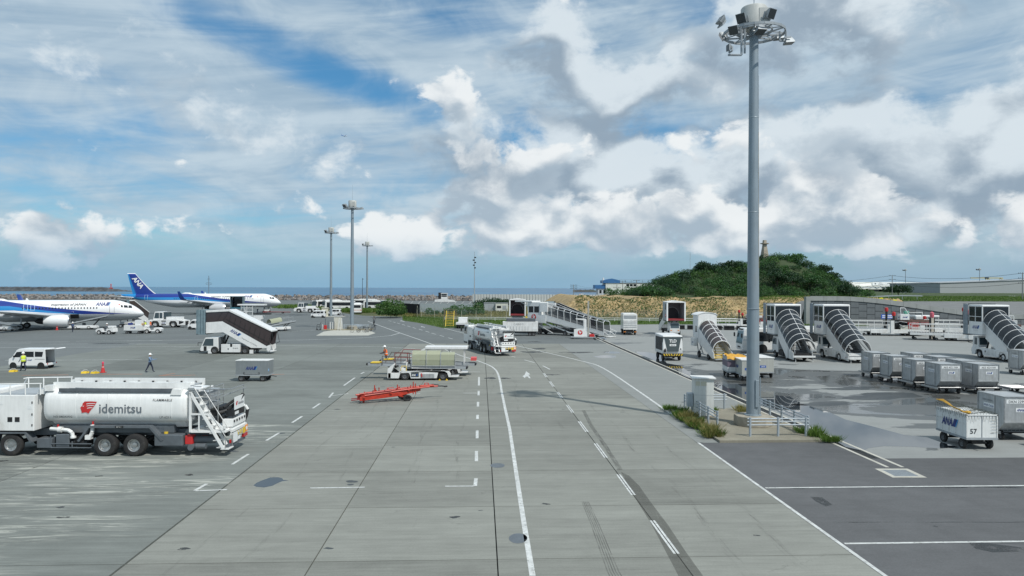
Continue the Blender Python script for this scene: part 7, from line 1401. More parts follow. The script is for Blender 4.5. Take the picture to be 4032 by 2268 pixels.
cd_ = cart('closed grey cart with blue airline logo standing alone on the apron', (-21.75, 60.2), 0, 2.7, 1.4, .58, 1.72, M('cart_grey', (.23, .255, .265), .5, .2, var=.14, strk=True, dirt=(.25, .24, .22, .4)), wr=.27); LOGO(cd_, 'ana', .36, (-.05, -.71, .98), (1,0,0), (0,0,1)); BXS(cd_, 'lid', WHT2, [(-1.37, 1.37, -.72, -.02, 1.72, 1.78), (-1.37, 1.37, .02, .72, 1.72, 1.78)], .01); BXS(cd_, 'hinge', BLK, [(-.68, -.62, -.72, -.70, .58, .78), (.58, .64, -.72, -.70, .58, .78)]); BX(cd_, 'end_plate', SKYB, (1.352, 1.358, -.62, -.42, .86, 1.06)); BX(cd_, 'end_plate_face', SIGW, (1.358, 1.362, -.57, -.47, .91, 1.01)); RODS(cd_, 'latch_bar', STL, [((-.62, -.73, .66), (.6, -.73, .66))], .02)
c57 = cart('white cart marked 57 with a yellow strapped net thrown over its top', (23.1, 36.15), H90, 2.45, 1.5, .62, 1.72, M('cart_white_old', (.72, .74, .73), .45, var=.12, strk=True, scale=1.5, dirt=(.28, .24, .18, .65)), wr=.26)
TXT(c57, '57', .34, (-1.235, .42, .82), (0, -1, 0), (0, 0, 1), LTXT, 0, .02); LOGO(c57, 'ana', .50, (.1, .78, .98), (-1, 0, 0), (0, 0, 1)); TXT(c57, '30057', .07, (-1.235, -.5, .82), (0, -1, 0), (0, 0, 1), GTXT)
BXS(c57, 'door_seam', LGRY, [(-1.238, -1.23, -.02, .02, .64, 1.70)]); BXS(c57, 'edge_rail', WHT2, [(-1.25, -1.20, -.77, -.72, .62, 1.75), (-1.25, -1.20, .72, .77, .62, 1.75), (1.20, 1.25, .72, .77, .62, 1.75), (-1.25, 1.25, .73, .78, 1.70, 1.76), (-1.25, -1.2, -.77, .77, 1.70, 1.76)]); BXS(c57, 'hazard_patch', YEL, [(-1.262, -1.255, .5, .7, .54, .61), (-1.262, -1.255, -.75, -.55, .54, .61)]); BXS(c57, 'panel_rib', WHT2, [(x, x+.03, .75, .775, .66, 1.7) for x in (-.95, -.4, .15, .7)] + [(-1.2, 1.2, .75, .77, 1.28, 1.31)])
NETM = M('cargo_net', (.07, .08, .07), .9); STRP = M('net_strap', (.62, .36, .05), .7, var=.3, scale=8)
nt_ = T('cargo_net', 'dark cargo net with yellow straps draped over the white cart', 'net', (23.1, 36.15, 1.76), H90); m = MB(); rgn = random.Random(9)
hgt = lambda x, y: .05 + .34*max(0, (x+.2)/1.4)*max(0, 1-abs(y-.35)) + .03*math.sin(x*9+y*5)
for i in range(18):
    x = -1.22 + i*.144; m.tube([(x + .02*math.sin(k), -.8 + k*.16, hgt(x, -.8+k*.16)) for k in range(11)] + [(x, .84, -.12 - .12*rgn.random())], .008, 3)
for i in range(12):
    y = -.8 + i*.145; m.tube([(-1.28, y, -.16 - .25*rgn.random())] + [(-1.22 + k*.24, y + .02*math.sin(k*2), hgt(-1.22+k*.24, y)) for k in range(11)], .008, 3)
for i in range(12): y = -.78; m.tube([(-1.2 + i*.22, -.78, .03), (-1.22 + i*.22, -.80, -.5 - .4*rgn.random())], .007, 3); 
for i in range(6): m.tube([(-1.27, -.74, -.1 - i*.15), (-1.27, -.45, -.12 - i*.15)], .007, 3)
m.build('net', NETM, nt_); m = MB()
for k in range(6): m.tube([(1.2, .45 + .07*k, hgt(1.2, .6)+.05), (.6, .50 + .06*k, hgt(.6, .6)+.05 + .02*k), (0, .62 + .03*k, .13 + .02*k), (-.8, .66 + .03*k, .08 + .02*k), (-1.15, .55 + .06*k, .1)], .022, 5)
m.sphere((-1.1, .6, .09), .16, .14, .08); m.build('strap', STRP, nt_)
# small carts by the drain
ca = cart('purple and white covered cart with yellow sheet by the drain', (20.0, 64.3), R(84), 2.4, 1.4, .55, 1.15, WHT2); BX(ca, 'sheet_band', M('tarp_purple', (.16, .13, .17), .6, var=.2), (-1.215, 1.215, -.715, .715, .95, 1.5)); BX(ca, 'top_band', M('tarp_grey', (.40, .42, .43), .6, var=.2), (-1.2, 1.2, -.7, .7, 1.5, 1.85))
ysh = T('yellow_sheet', 'crumpled orange yellow sheet lying on the small cart', 'sheet', (20.0, 64.3, 1.85), R(84)); m = MB(); K = 9
V_ = [(-1.35 + 1.7*i/K, -1.0 + 1.75*j/K, .10 + .10*math.sin(i*1.3+j*.7)*math.cos(j*1.1) - (.3 if j == 0 or i == 0 else 0)) for j in range(K+1) for i in range(K+1)]; m.add(V_, [(j*(K+1)+i, j*(K+1)+i+1, (j+1)*(K+1)+i+1, (j+1)*(K+1)+i) for j in range(K) for i in range(K)]); m.build('cloth', M('sheet_yellow', (.62, .33, .04), .7, var=.3, scale=3), ysh, True)
CG = M('cart_cream_grey', (.42, .43, .40), .5, .1, var=.12, strk=True, dirt=(.28, .25, .2, .4)); BLP = M('logo_blue_plate', (.02, .09, .36), .45)
def gcart(label, loc, rz):
    t = cart(label, loc, rz, 3.0, 1.5, .55, 1.75, CG, wr=.26); BXS(t, 'lid', WHT2, [(-1.54, -.03, -.80, .80, 1.75, 1.83), (.03, 1.54, -.80, .80, 1.75, 1.83)], .01)
    for s in (1, -1): LOGO(t, 'ana', .34, (.2, s*.757, 1.0), (-s, 0, 0), (0, 0, 1))
    for s, r_ in ((-1, (0, -1, 0)), (1, (0, 1, 0))): BX(t, 'logo_plate', BLP, (min(s*1.5, s*1.508), max(s*1.5, s*1.508), -.05, .5, .92, 1.12)); TXT(t, 'ANA', .17, (s*1.512, .22, .96), r_, (0, 0, 1), WTXT, .2, .01); BX(t, 'end_door', CG, (min(s*1.5, s*1.506), max(s*1.5, s*1.506), -.68, -.2, .65, 1.55))
    return t
gc = gcart('grey lidded cart with blue plate standing partly behind the light mast', (20.55, 62.3), R(86)); dup(gc, (22.4, 64.4), R(92), 'grey lidded cart with blue plate just right of the light mast')
# ------------------------------------------------------------------ ground power unit
gp = T('ground_power_unit', 'white and grey ground power unit with black and yellow chevrons', 'power unit', (17.5, 79.4), R(-88)); MB().prism([(-1.9, .75), (1.75, .75), (1.85, 1.2), (1.75, 2.75), (-1.9, 2.85)], -1.08, 1.08, 'y').build('housing', WHT, gp, bevel=.06)
GPD = M('gpu_slate', (.06, .08, .085), .45); MB().add([(1.80, .62, 1.02), (1.80, -.62, 1.02), (1.76, -.92, 2.62), (1.76, .92, 2.62)], [(0,1,2,3)]).build('front_door', GPD, gp, loc=(.07, 0, 0)); TXT(gp, 'TLD', .48, (1.87, 0, 2.02), (0, 1, 0), (0, 0, 1), WTXT, 0, .03, .9); BX(gp, 'badge', WTXT, (1.872, 1.878, -.36, .36, 1.62, 1.84)); TXT(gp, '400 Hz', .17, (1.884, 0, 1.67), (0, 1, 0), (0, 0, 1), GPD, 0, .012)
BXS(gp, 'top_corner', GPD, [(1.2, 1.77, .72, 1.09, 2.0, 2.62), (1.2, 1.77, -1.09, -.72, 2.0, 2.62)], .02)
for s in (1, -1): BXS(gp, 'side_grille', DKG, [(-1.5 + k*.34, -1.24 + k*.34, min(s*1.08, s*1.094), max(s*1.08, s*1.094), 1.1, 2.55) for k in range(9)]); wheel(gp, 1.1, s*.9, .36, .24, RIMD); wheel(gp, -1.3, s*.9, .36, .24, RIMD); MB().add([(1.87, s*.75, 1.25), (1.87, s*.95, 1.25), (1.87, s*.85, 1.42)], [(0,1,2)]).build('warning_triangle', BLK, gp)
BX(gp, 'socket', BLK, (1.84, 1.88, -.98, -.74, .95, 1.25)); BX(gp, 'bumper', BLK, (1.7, 1.95, -1.1, 1.1, .55, .82), .02); m = MB()
for k in range(4):
    for s in (1, -1): m.quad((1.957, s*(.02+k*.27), .57), (1.957, s*(.15+k*.27), .57), (1.957, s*(.28+k*.27), .80), (1.957, s*(.15+k*.27), .80))
m.build('chevron', YEL, gp); BX(gp, 'chassis', DKG, (-1.8, 1.7, -.7, .7, .4, .76))
# ------------------------------------------------------------------ box truck, buses, vans, tractors
bxk = T('box_truck', 'white box truck with tail lift seen from behind near the bank', 'truck', (20.2, 122.6), R(86)); wheels(bxk, (-1.0, 3.2), .9, .42, .3, RIMD); BX(bxk, 'box', WHT, (-1.9, 3.0, -1.2, 1.2, .95, 3.45), .03); BX(bxk, 'roof_lid', WHT2, (-1.7, 2.9, -1.1, 1.1, 3.45, 3.6), .04); BX(bxk, 'tail_lift', WHT2, (-2.02, -1.92, -1.15, 1.15, .9, 2.55), .01); BXS(bxk, 'lift_rib', LGRY, [(-2.06, -2.0, -1.1, 1.1, z, z+.05) for z in (1.3, 1.6, 1.9, 2.2)] + [(-1.93, -1.905, -1.05, 1.05, 2.75, 3.3)]); BX(bxk, 'chassis', DKG, (-1.9, 4.6, -.5, .5, .5, .95)); BX(bxk, 'rear_bumper', DKG, (-2.0, -1.85, -1.1, 1.1, .45, .65)); BXS(bxk, 'tail_lamp', LORG, [(-2.02, -1.99, .7, 1.1, .48, .58), (-2.02, -1.99, -1.1, -.7, .48, .58)]); truck_cab(bxk, 3.1, 4.9, 1.05, .6, 2.4)
def bus(label, loc, rz, L=10.4, stripe=None, name='airport_bus'):
    t = T(name, label, 'bus', loc, rz, 'airport buses'); w, h = 1.24, 3.05; x1, x0 = L/2, -L/2
    MB().prism([(x0, .35), (x1-.05, .35), (x1, .8), (x1-.02, 1.3), (x1-.22, 2.8), (x1-.5, h), (x0+.1, h), (x0, 2.8)], -w, w, 'y').build('body', WHT, t, bevel=.10)
    MB().prism([(x1-3.2, 3.04), (x0+.8, 3.04), (x0+.9, 3.22), (x1-3.4, 3.24)], -.8, .8, 'y').build('roof_pod', WHT2, t, bevel=.04); MB().add([(x1+.02, -w+.1, 1.12), (x1+.02, w-.1, 1.12), (x1-.21, w-.14, 2.72), (x1-.21, -w+.14, 2.72)], [(0,1,2,3)]).build('windscreen', GLC, t); BX(t, 'rear_window', GLS, (x0-.012, x0+.02, -w+.2, w-.2, 1.75, 2.6))
    for s in (1, -1):
        BX(t, 'window_band', GLS, (x0+.4, x1-.75, s*w-.012, s*w+.012, 1.45, 2.6)); BXS(t, 'window_post', BLK, [(x0+.4+k*1.35, x0+.46+k*1.35, s*w-.02, s*w+.02, 1.45, 2.6) for k in range(1, int((L-1.2)/1.35)+1)]); BX(t, 'door', GLS, (x1-1.75, x1-.75, s*w-.016, s*w+.016, .5, 2.6)); wheel(t, x1-2.5, s*(w-.14), .47, .3, STL); wheel(t, x0+2.6, s*(w-.14), .47, .3, STL)
        MB().cyl((x1-2.5, s*(w-.02), .5), (x1-2.5, s*(w+.008), .5), .60, n=18).cyl((x0+2.6, s*(w-.02), .5), (x0+2.6, s*(w+.008), .5), .60, n=18).build('wheel_arch', BLK, t); BX(t, 'mirror', BLK, (x1+.05, x1+.2, s*(w+.2)-.1, s*(w+.2)+.1, 1.9, 2.4)); BX(t, 'tail_lamp', LRED, (x0-.015, x0+.01, s*(w-.2)-.14, s*(w-.2)+.14, .95, 1.25)); LOGO(t, 'ana', .3, (0, s*(w+.006), .85), (-s, 0, 0), (0, 0, 1)); BX(t, 'headlamp', SIGW, (x1-.01, x1+.012, s*(w-.35)-.16, s*(w-.35)+.16, .72, .92))
    BX(t, 'front_grille', DKG, (x1-.01, x1+.01, -.5, .5, .6, .8)); BX(t, 'roof_sign', GLS, (x1-.35, x1-.2, -.7, .7, 2.78, 2.98))
    if stripe: BX(t, 'stripe', stripe, (x0-.02, x1-.1, -w-.012, w+.012, 1.05, 1.16))
    return t
b1 = bus('white airport bus parked across behind the smoked tube stair trucks', (33.4, 89.3), R(180)); b1.location = (33.5, 88.6, 0)
ORS = M('stripe_orange', (.55, .16, .06), .5)
bus('white bus with an orange stripe seen from behind near the second mast', (pt(1402, 216), 218.5), R(100), 9, ORS); 
dup(b1, (pt(1345, 252)-1, 254), R(184), 'long white bus parked broadside behind the bicycle island mast'); dup(b1, (pt(1270, 268), 270), R(-118), 'white bus facing the apron at the near end of the bus row'); dup(b1, (pt(1300, 262)-2, 272), R(-112), 'white bus with teal windscreen second in the bus row'); dup(b1, (pt(1452, 258)+2.5, 262), R(176), 'white bus parked behind the grassy planted island'); dup(b1, (pt(1420, 285), 292), R(180), 'white bus half hidden behind the long bus')
def small_truck(label, loc, rz, crew=False):
    t = T('small_truck', label, 'truck', loc, rz, 'small service trucks'); wheels(t, (1.3, -1.4), .75, .36, .24, RIMW); truck_cab(t, .6, 2.1, .9, .45, 2.05); BX(t, 'chassis', DKG, (-2.2, .8, -.6, .6, .4, .75)); BX(t, 'load_bed', WHT2, (-2.3, .5, -.9, .9, .75, 1.2), .02)
    if crew: BX(t, 'raised_cab', GLC, (-1.6, .3, -.8, .8, 2.1, 3.3)); BX(t, 'raised_roof', WHT, (-1.7, .4, -.85, .85, 3.3, 3.5), .03); BXS(t, 'mast_post', WHT2, [(-1.5, -1.3, -.7, -.5, 1.2, 2.1), (-1.5, -1.3, .5, .7, 1.2, 2.1)])
    return t
small_truck('white service truck with glazed raised cabin beside the big bush', (pt(1505, 250), 252), R(-70), True)
s2 = small_truck('small white service truck partly hidden behind the yellow cart', (pt(2098, 150), 150), R(-80)); small_truck('white flatbed service truck facing the fence beside the driving tanker', (pt(1822, 138)-.2, 140), R(85))
def kei_van(label, loc, rz, hatch=False):
    t = T('kei_van', label, 'van', loc, rz, 'small white service vans'); wheels(t, (1.33, -1.33), .66, .28, .17, RIMW)
    V = M('van_white', (.78, .79, .79), .25, coat=.4, var=.04); w = .74
    P = [(-1.85, .32), (1.72, .32), (1.78, .55), (1.74, .95), (1.48, 1.08), (1.02, 1.74), (.75, 1.88), (-1.55, 1.90), (-1.80, 1.78), (-1.86, 1.0)]
    if hatch: P = [(-1.80, .32), (1.72, .32), (1.78, .55), (1.74, .95), (1.48, 1.08), (1.02, 1.74), (.75, 1.88), (-1.65, 1.90), (-1.72, 1.85)]
    if not hatch: MB().prism(P, -w, w, 'y').build('body', V, t, bevel=.06)
    else:
        for s in (1, -1): MB().prism(P, s*w, s*(w-.06), 'y').build('body_side', V, t, bevel=.02)
        MB().prism([(-1.74, 1.84), (.75, 1.84), (1.02, 1.70), (1.05, 1.76), (.78, 1.92), (-1.70, 1.93)], -w, w, 'y').build('roof', V, t, bevel=.04); MB().prism([(1.4, .32), (1.74, .32), (1.80, .55), (1.76, .95), (1.5, 1.08), (1.4, 1.05)], -w+.01, w-.01, 'y').build('nose', V, t, bevel=.05); BX(t, 'cargo_floor', DKG, (-1.78, 1.4, -w+.07, w-.07, .50, .56)); BX(t, 'seat_row', DKG, (.1, .5, -.6, .6, .56, 1.25)); BX(t, 'cargo_box', GRY, (-1.2, -.4, -.5, .4, .56, 1.0)); BX(t, 'rear_bumper', V, (-1.92, -1.76, -w, w, .32, .55), .03); BXS(t, 'tail_lamp', LRED, [(-1.93, -1.9, .6, .72, .42, .55), (-1.93, -1.9, -.72, -.6, .42, .55)])
        MB().prism([(-1.66, 1.90), (-2.75, 1.99), (-2.85, 1.92), (-2.75, 1.90), (-1.68, 1.84)], -w+.06, w-.06, 'y').build('tailgate', V, t, bevel=.02); MB().add([(-2.5, -.5, 1.979), (-2.5, .5, 1.979), (-1.95, .5, 1.935), (-1.95, -.5, 1.935)], [(0,1,2,3)]).build('tailgate_window', GLS, t)
    for s in (1, -1):
        MB().add([(1.32, s*(w+.006), 1.12), (.98, s*(w+.006), 1.62), (.40, s*(w+.006), 1.66), (.40, s*(w+.006), 1.12)], [(0,1,2,3)]).build('front_window', GLS, t); MB().add([(.30, s*(w+.006), 1.14), (.30, s*(w+.006), 1.66), (-.65, s*(w+.006), 1.66), (-.65, s*(w+.006), 1.14)], [(0,1,2,3)]).build('middle_window', GLS, t); MB().add([(-.75, s*(w+.006), 1.16), (-.75, s*(w+.006), 1.66), (-1.55, s*(w+.006), 1.64), (-1.45, s*(w+.006), 1.16)], [(0,1,2,3)]).build('rear_side_window', GLS, t)
        MB().cyl((1.33, s*(w-.02), .30), (1.33, s*(w+.004), .30), .345, n=16).cyl((-1.33, s*(w-.02), .30), (-1.33, s*(w+.004), .30), .345, n=16).build('wheel_arch', BLK, t); BX(t, 'slide_rail', DKG, (-1.7, -.75, s*(w+.002)-.004, s*(w+.002)+.004, .92, .95)); LOGO(t, 'ana', .16, (-.25, s*(w+.008), .78), (-s, 0, 0), (0, 0, 1)); BX(t, 'headlamp', SIGW, (1.70, 1.775, s*.55-.12, s*.55+.12, .74, .92)); MB().box(1.12, 1.22, s*(w+.05), s*(w+.18), 1.12, 1.28).build('mirror', BLK, t)
    MB().add([(1.50, -w+.1, 1.12), (1.50, w-.1, 1.12), (1.06, w-.14, 1.72), (1.06, -w+.14, 1.72)], [(0,1,2,3)]).build('windscreen', GLC, t)
    if not hatch: BX(t, 'tailgate_window', GLS, (-1.875, -1.84, -.6, .6, 1.15, 1.7))
    return t
kei_van('small white van with its tailgate raised beside a worker in yellow vest', (-46.4, 68.8), R(180), True); kv = kei_van('small white van beside the cream cabinet of the far mast island', (-50.5, 185.5), R(180)); dup(kv, (pt(1323, 196)-1.2, 199), R(180), 'small white van half hidden behind the far light mast'); dup(kv, (-58.2, 132.2), R(180), 'small white van peeking out behind the grey bellows of the stair truck')
def pushback(label, loc, rz):
    t = T('pushback_tractor', label, 'tractor', loc, rz, 'pushback tractors'); wheels(t, (1.75, -1.75), 1.0, .62, .45, RIMW); TWH = WHT
    for s in (1, -1):
        P = [(3.3, .42), (3.4, 1.0), (2.75, 1.5), (-2.4, 1.6), (-4.0, 1.35), (-4.0, .45), (-2.6, .42), (-2.5, .9), (-2.2, 1.25), (-1.3, 1.25), (-1.0, .9), (-.9, .38), (.9, .38), (1.0, .9), (1.3, 1.25), (2.2, 1.25), (2.5, .9), (2.6, .42)]; MB().prism(P, s*.85, s*1.25, 'y').build('side_body', TWH, t, bevel=.03); BXS(t, 'step_slot', BLK, [(-.4, .5, min(s*1.25, s*1.262), max(s*1.25, s*1.262), 1.15, 1.35), (-.4, .5, min(s*1.25, s*1.262), max(s*1.25, s*1.262), .5, .68)]); LOGO(t, 'ana', .28, (.1, s*1.262, .78), (-s, 0, 0), (0, 0, 1)); MB().add([(-2.9, s*1.256, .6), (-2.9, s*1.256, 1.3), (-3.8, s*1.256, 1.2), (-3.8, s*1.256, .95)], [(0,1,2,3)]).build('rear_vent', BLK, t)
    BX(t, 'chassis', DKG, (-3.8, 3.2, -.84, .84, .35, 1.2)); BX(t, 'deck', TWH, (-3.9, 3.2, -1.0, 1.0, 1.2, 1.42), .03); MB().prism([(2.35, 1.42), (.35, 1.42), (.35, 3.05), (2.0, 3.05)], -.85, .85, 'y').build('cab', TWH, t, bevel=.04)
    for s in (1, -1): MB().add([(2.12, s*.856, 1.75), (1.88, s*.856, 2.85), (1.15, s*.856, 2.85), (1.15, s*.856, 1.75)], [(0,1,2,3)]).build('side_window', GLC, t); MB().add([(1.05, s*.856, 1.75), (1.05, s*.856, 2.85), (.5, s*.856, 2.85), (.5, s*.856, 1.75)], [(0,1,2,3)]).build('rear_side_window', GLC, t)
    MB().add([(2.30, -.75, 1.75), (2.30, .75, 1.75), (2.04, .72, 2.9), (2.04, -.72, 2.9)], [(0,1,2,3)]).build('windscreen', GLC, t); BX(t, 'rear_cab', GLC, (-.5, .33, -.7, .7, 1.9, 2.95)); BX(t, 'rear_cab_roof', LGRY, (-.55, .34, -.75, .75, 2.95, 3.02)); BX(t, 'engine_cover', TWH, (-3.0, -.2, -.8, .8, 1.42, 2.05), .05); return t
pt1 = pushback('big white pushback tractor by the airliner nose', (-67.6, 139.4), R(180)); dup(pt1, (-64.8, 223.3), R(180), 'white pushback tractor parked before the grass near the buses')
# small tug, carts and equipment round the first airliner
def tug(label, loc, rz):
    t = T('baggage_tug', label, 'tug', loc, rz, 'baggage tugs'); wheels(t, (.95, -.75), .6, .36, .24, RIMW); MB().prism([(1.5, .35), (1.55, .75), (1.2, .95), (.35, .95), (.3, .55), (-.25, .55), (-.3, .95), (-1.4, 1.05), (-1.5, .4)], -.65, .65, 'y').build('body', WHT, t, bevel=.03); BX(t, 'seat', GRY, (-.35, .1, -.5, .5, .95, 1.35), .04); BX(t, 'rear_hood', WHT, (-1.35, -.4, -.5, .5, 1.05, 1.4), .08); MB().cyl((.3, .25, 1.05), (.38, .25, 1.2), .17, n=12).build('steering_wheel', BLK, t); return t
tg = tug('open white baggage tug heading the cart train near the airliner nose', (-67.3, 118.2), R(178)); dup(tg, (-61.2, 121.2), R(10), 'open white baggage tug behind the white baggage cart with worker aboard')
wcart = cart('white baggage cart with blue logo between two tugs', (-63.6, 119.9), R(2), 2.9, 1.4, .6, 1.45, WHT2, wr=.24); LOGO(wcart, 'ana', .33, (0, -.71, .9), (1,0,0), (0,0,1)); bgx = T('boxes_on_cart', 'white cardboard boxes heaped on the white baggage cart', 'boxes', (-63.4, 119.9, 1.45)); BX(bgx, 'carton', SIGW, (.1, 1.1, -.5, .4, 0, .85), .01); BX(bgx, 'carton', M('carton_brown', (.40, .26, .14), .8), (.9, 1.4, -.3, .3, 0, .3), .01); BX(bgx, 'bag', NAVY, (-1.2, -.6, -.3, .3, 0, .35), .05)
def mini_belt(label, loc, rz, tilt=.3, hood=False):
    t = T('conveyor_truck', label, 'belt loader', loc, rz, 'low belt conveyors at the aircraft'); wheels(t, (1.1, -1.1), .85, .34, .22, RIMD); MB().prism([(2.4, .3), (2.3, .75), (-2.3, .75), (-2.5, .3)], -.95, .95, 'y').build('body', WHT, t, bevel=.04); MB().bar((-3.2, 0, .8-.2*tilt), (3.9, 0, 1.1 + 3.6*tilt), .9, .14).build('belt', DKG, t); MB().bar((-3.2, .5, .95-.2*tilt), (3.9, .5, 1.25 + 3.6*tilt), .08, .22).bar((-3.2, -.5, .95-.2*tilt), (3.9, -.5, 1.25 + 3.6*tilt), .08, .22).build('belt_rail', LGRY, t); MB().bar((1.6, .3, .7), (2.6, .3, 1.05+2.4*tilt), .1, .1).bar((1.6, -.3, .7), (2.6, -.3, 1.05+2.4*tilt), .1, .1).bar((-1.8, .3, .7), (-2.2, .3, .85), .1, .1).build('lift_strut', DKG, t)
    if hood:
        aa = [(.6*math.cos(math.pi*i/10), .75*math.sin(math.pi*i/10)) for i in range(11)]; zh = lambda x: 1.0 + (x)*tilt + .1
        MB().loft([[(x, a*1.05, zh(x)+.55+b) for a, b in aa] for x in (-1.9, -.6, .6)], closed=False, cap=False).build('hood', FRP, t, True); RODS(t, 'guard_rail', LGRY, [((.8, s*.55, 1.2+.8*tilt), (.8, s*.55, 2.1+.8*tilt), (3.2, s*.55, 2.1+3*tilt), (3.2, s*.55, 1.2+3*tilt)) for s in (1, -1)], .03); RODS(t, 'hood_post', LGRY, [((-1.9, s*.63, .9), (-1.9, s*.63, 1.2), ) for s in (1, -1)], .04)
    else: BX(t, 'driver_seat', GRY, (-.4, .1, .5, .9, .75, 1.2), .03)
    return t
mini_belt('low belt conveyor reaching up to the open airliner hold', (-79.0, 131.2), R(14), .34); mb2 = mini_belt('belt loader with rounded frosted hood parked beyond the white stair truck', (-42.3, 128.2), R(60), .12, True); mini_belt('covered belt loader raised to the rear hold of the far airliner', (-108.5, 194), R(18), .40, True); mini_belt('white equipment vehicle at the frame edge under the airliner wing', (-90.6, 126.5), R(175), .2)
# stairs at the noses
def nose_stairs(label, loc, rz, top=2.75):
    t = T('aircraft_stairs', label, 'stairs', loc, rz, 'covered stairs docked at aircraft doors'); wheels(t, (1.6, -2.0), .85, .38, .25, RIMD); BX(t, 'chassis', WHT2, (-3.0, 2.4, -.9, .9, .4, .85), .03)
    for s in (1, -1): MB().prism([(2.4, top-.2), (2.4, top+1.1), (.9, top+1.1), (-3.6, 1.3), (-3.6, .4)], s*1.0, s*1.06, 'y').build('side_panel', WHT, t); MB().prism([(2.4, top+1.1), (2.4, top+2.3), (.9, top+2.3), (-3.9, 2.55), (-3.6, 1.3), (.9, top+1.1)], s*1.01, s*1.04, 'y').build('glazing', BRN, t); MB().bar((.5, s*.6, .8), (1.4, s*.6, top-.1), .12, .12).build('lift_arm', DKG, t)
    MB().prism([(2.5, top+2.3), (.9, top+2.3), (-4.0, 2.5), (-4.0, 2.65), (.9, top+2.5), (2.5, top+2.5)], -1.08, 1.08, 'y').build('roof', WHT, t); stair_steps(t, -3.4, .5, .9, top-.1, -.95, .95, 12, LGRY); BX(t, 'platform_floor', LGRY, (.9, 2.4, -1, 1, top-.12, top))
    m = MB(); zz = [(2.5 + .2*i, .1 if i % 2 else .0) for i in range(6)]
    for (xa, ra), (xb, rb) in zip(zz[:-1], zz[1:]): m.loft([[(xa, -1.15-ra, top-.1), (xa, -1.15-ra, top+2.6), (xa, 1.15+ra, top+2.6), (xa, 1.15+ra, top-.1)], [(xb, -1.15-rb, top-.1), (xb, -1.15-rb, top+2.6), (xb, 1.15+rb, top+2.6), (xb, 1.15+rb, top-.1)]], cap=False)
    m.build('bellows', BELW, t); return t
ns = nose_stairs('covered stairs docked behind the nose of the loaded airliner', (-77.2, 144.6), R(-97)); dup(ns, (-77.7, 225.4), R(-76), 'covered stairs docked on the far side of the long airliner')
hl = T('catering_hood_lift', 'grey glazed lift hood with teal floor raised beside the long airliner', 'lift truck', (pt(925, 176), 178.5), R(-80)); wheels(hl, (1.8, -1.8), .95, .42, .3, RIMD); BX(hl, 'chassis', WHT2, (-3.0, 2.8, -1.0, 1.0, .45, .95), .03); BX(hl, 'hood_floor', M('teal_floor', (.02, .13, .18), .5), (.2, 2.8, -1.45, 1.45, 2.55, 2.85))
for s in (1, -1): BX(hl, 'hood_side', BELW, (.2, 2.8, min(s*1.5, s*1.42), max(s*1.5, s*1.42), 2.55, 5.5)); MB().bar((-.8, s*.8, .9), (1.4, s*.8, 2.5), .14, .14).build('lift_arm', DKG, hl); MB().prism([(.2, 2.4), (.2, 3.5), (-4.2, 1.3), (-4.2, .3)], s*1.1, s*1.16, 'y').build('stair_side', WHT, hl)
BX(hl, 'hood_roof', BELW, (.1, 2.9, -1.55, 1.55, 5.5, 5.65), .05); BX(hl, 'hood_back', SMK, (.22, .26, -1.4, 1.4, 2.9, 5.5)); MB().cyl((.3, -.2, 4.0), (.36, -.2, 4.0), .85, n=18).build('tunnel_mouth', BLK, hl); stair_steps(hl, -4.0, .4, .2, 2.5, -1.0, 1.0, 12, GRY)
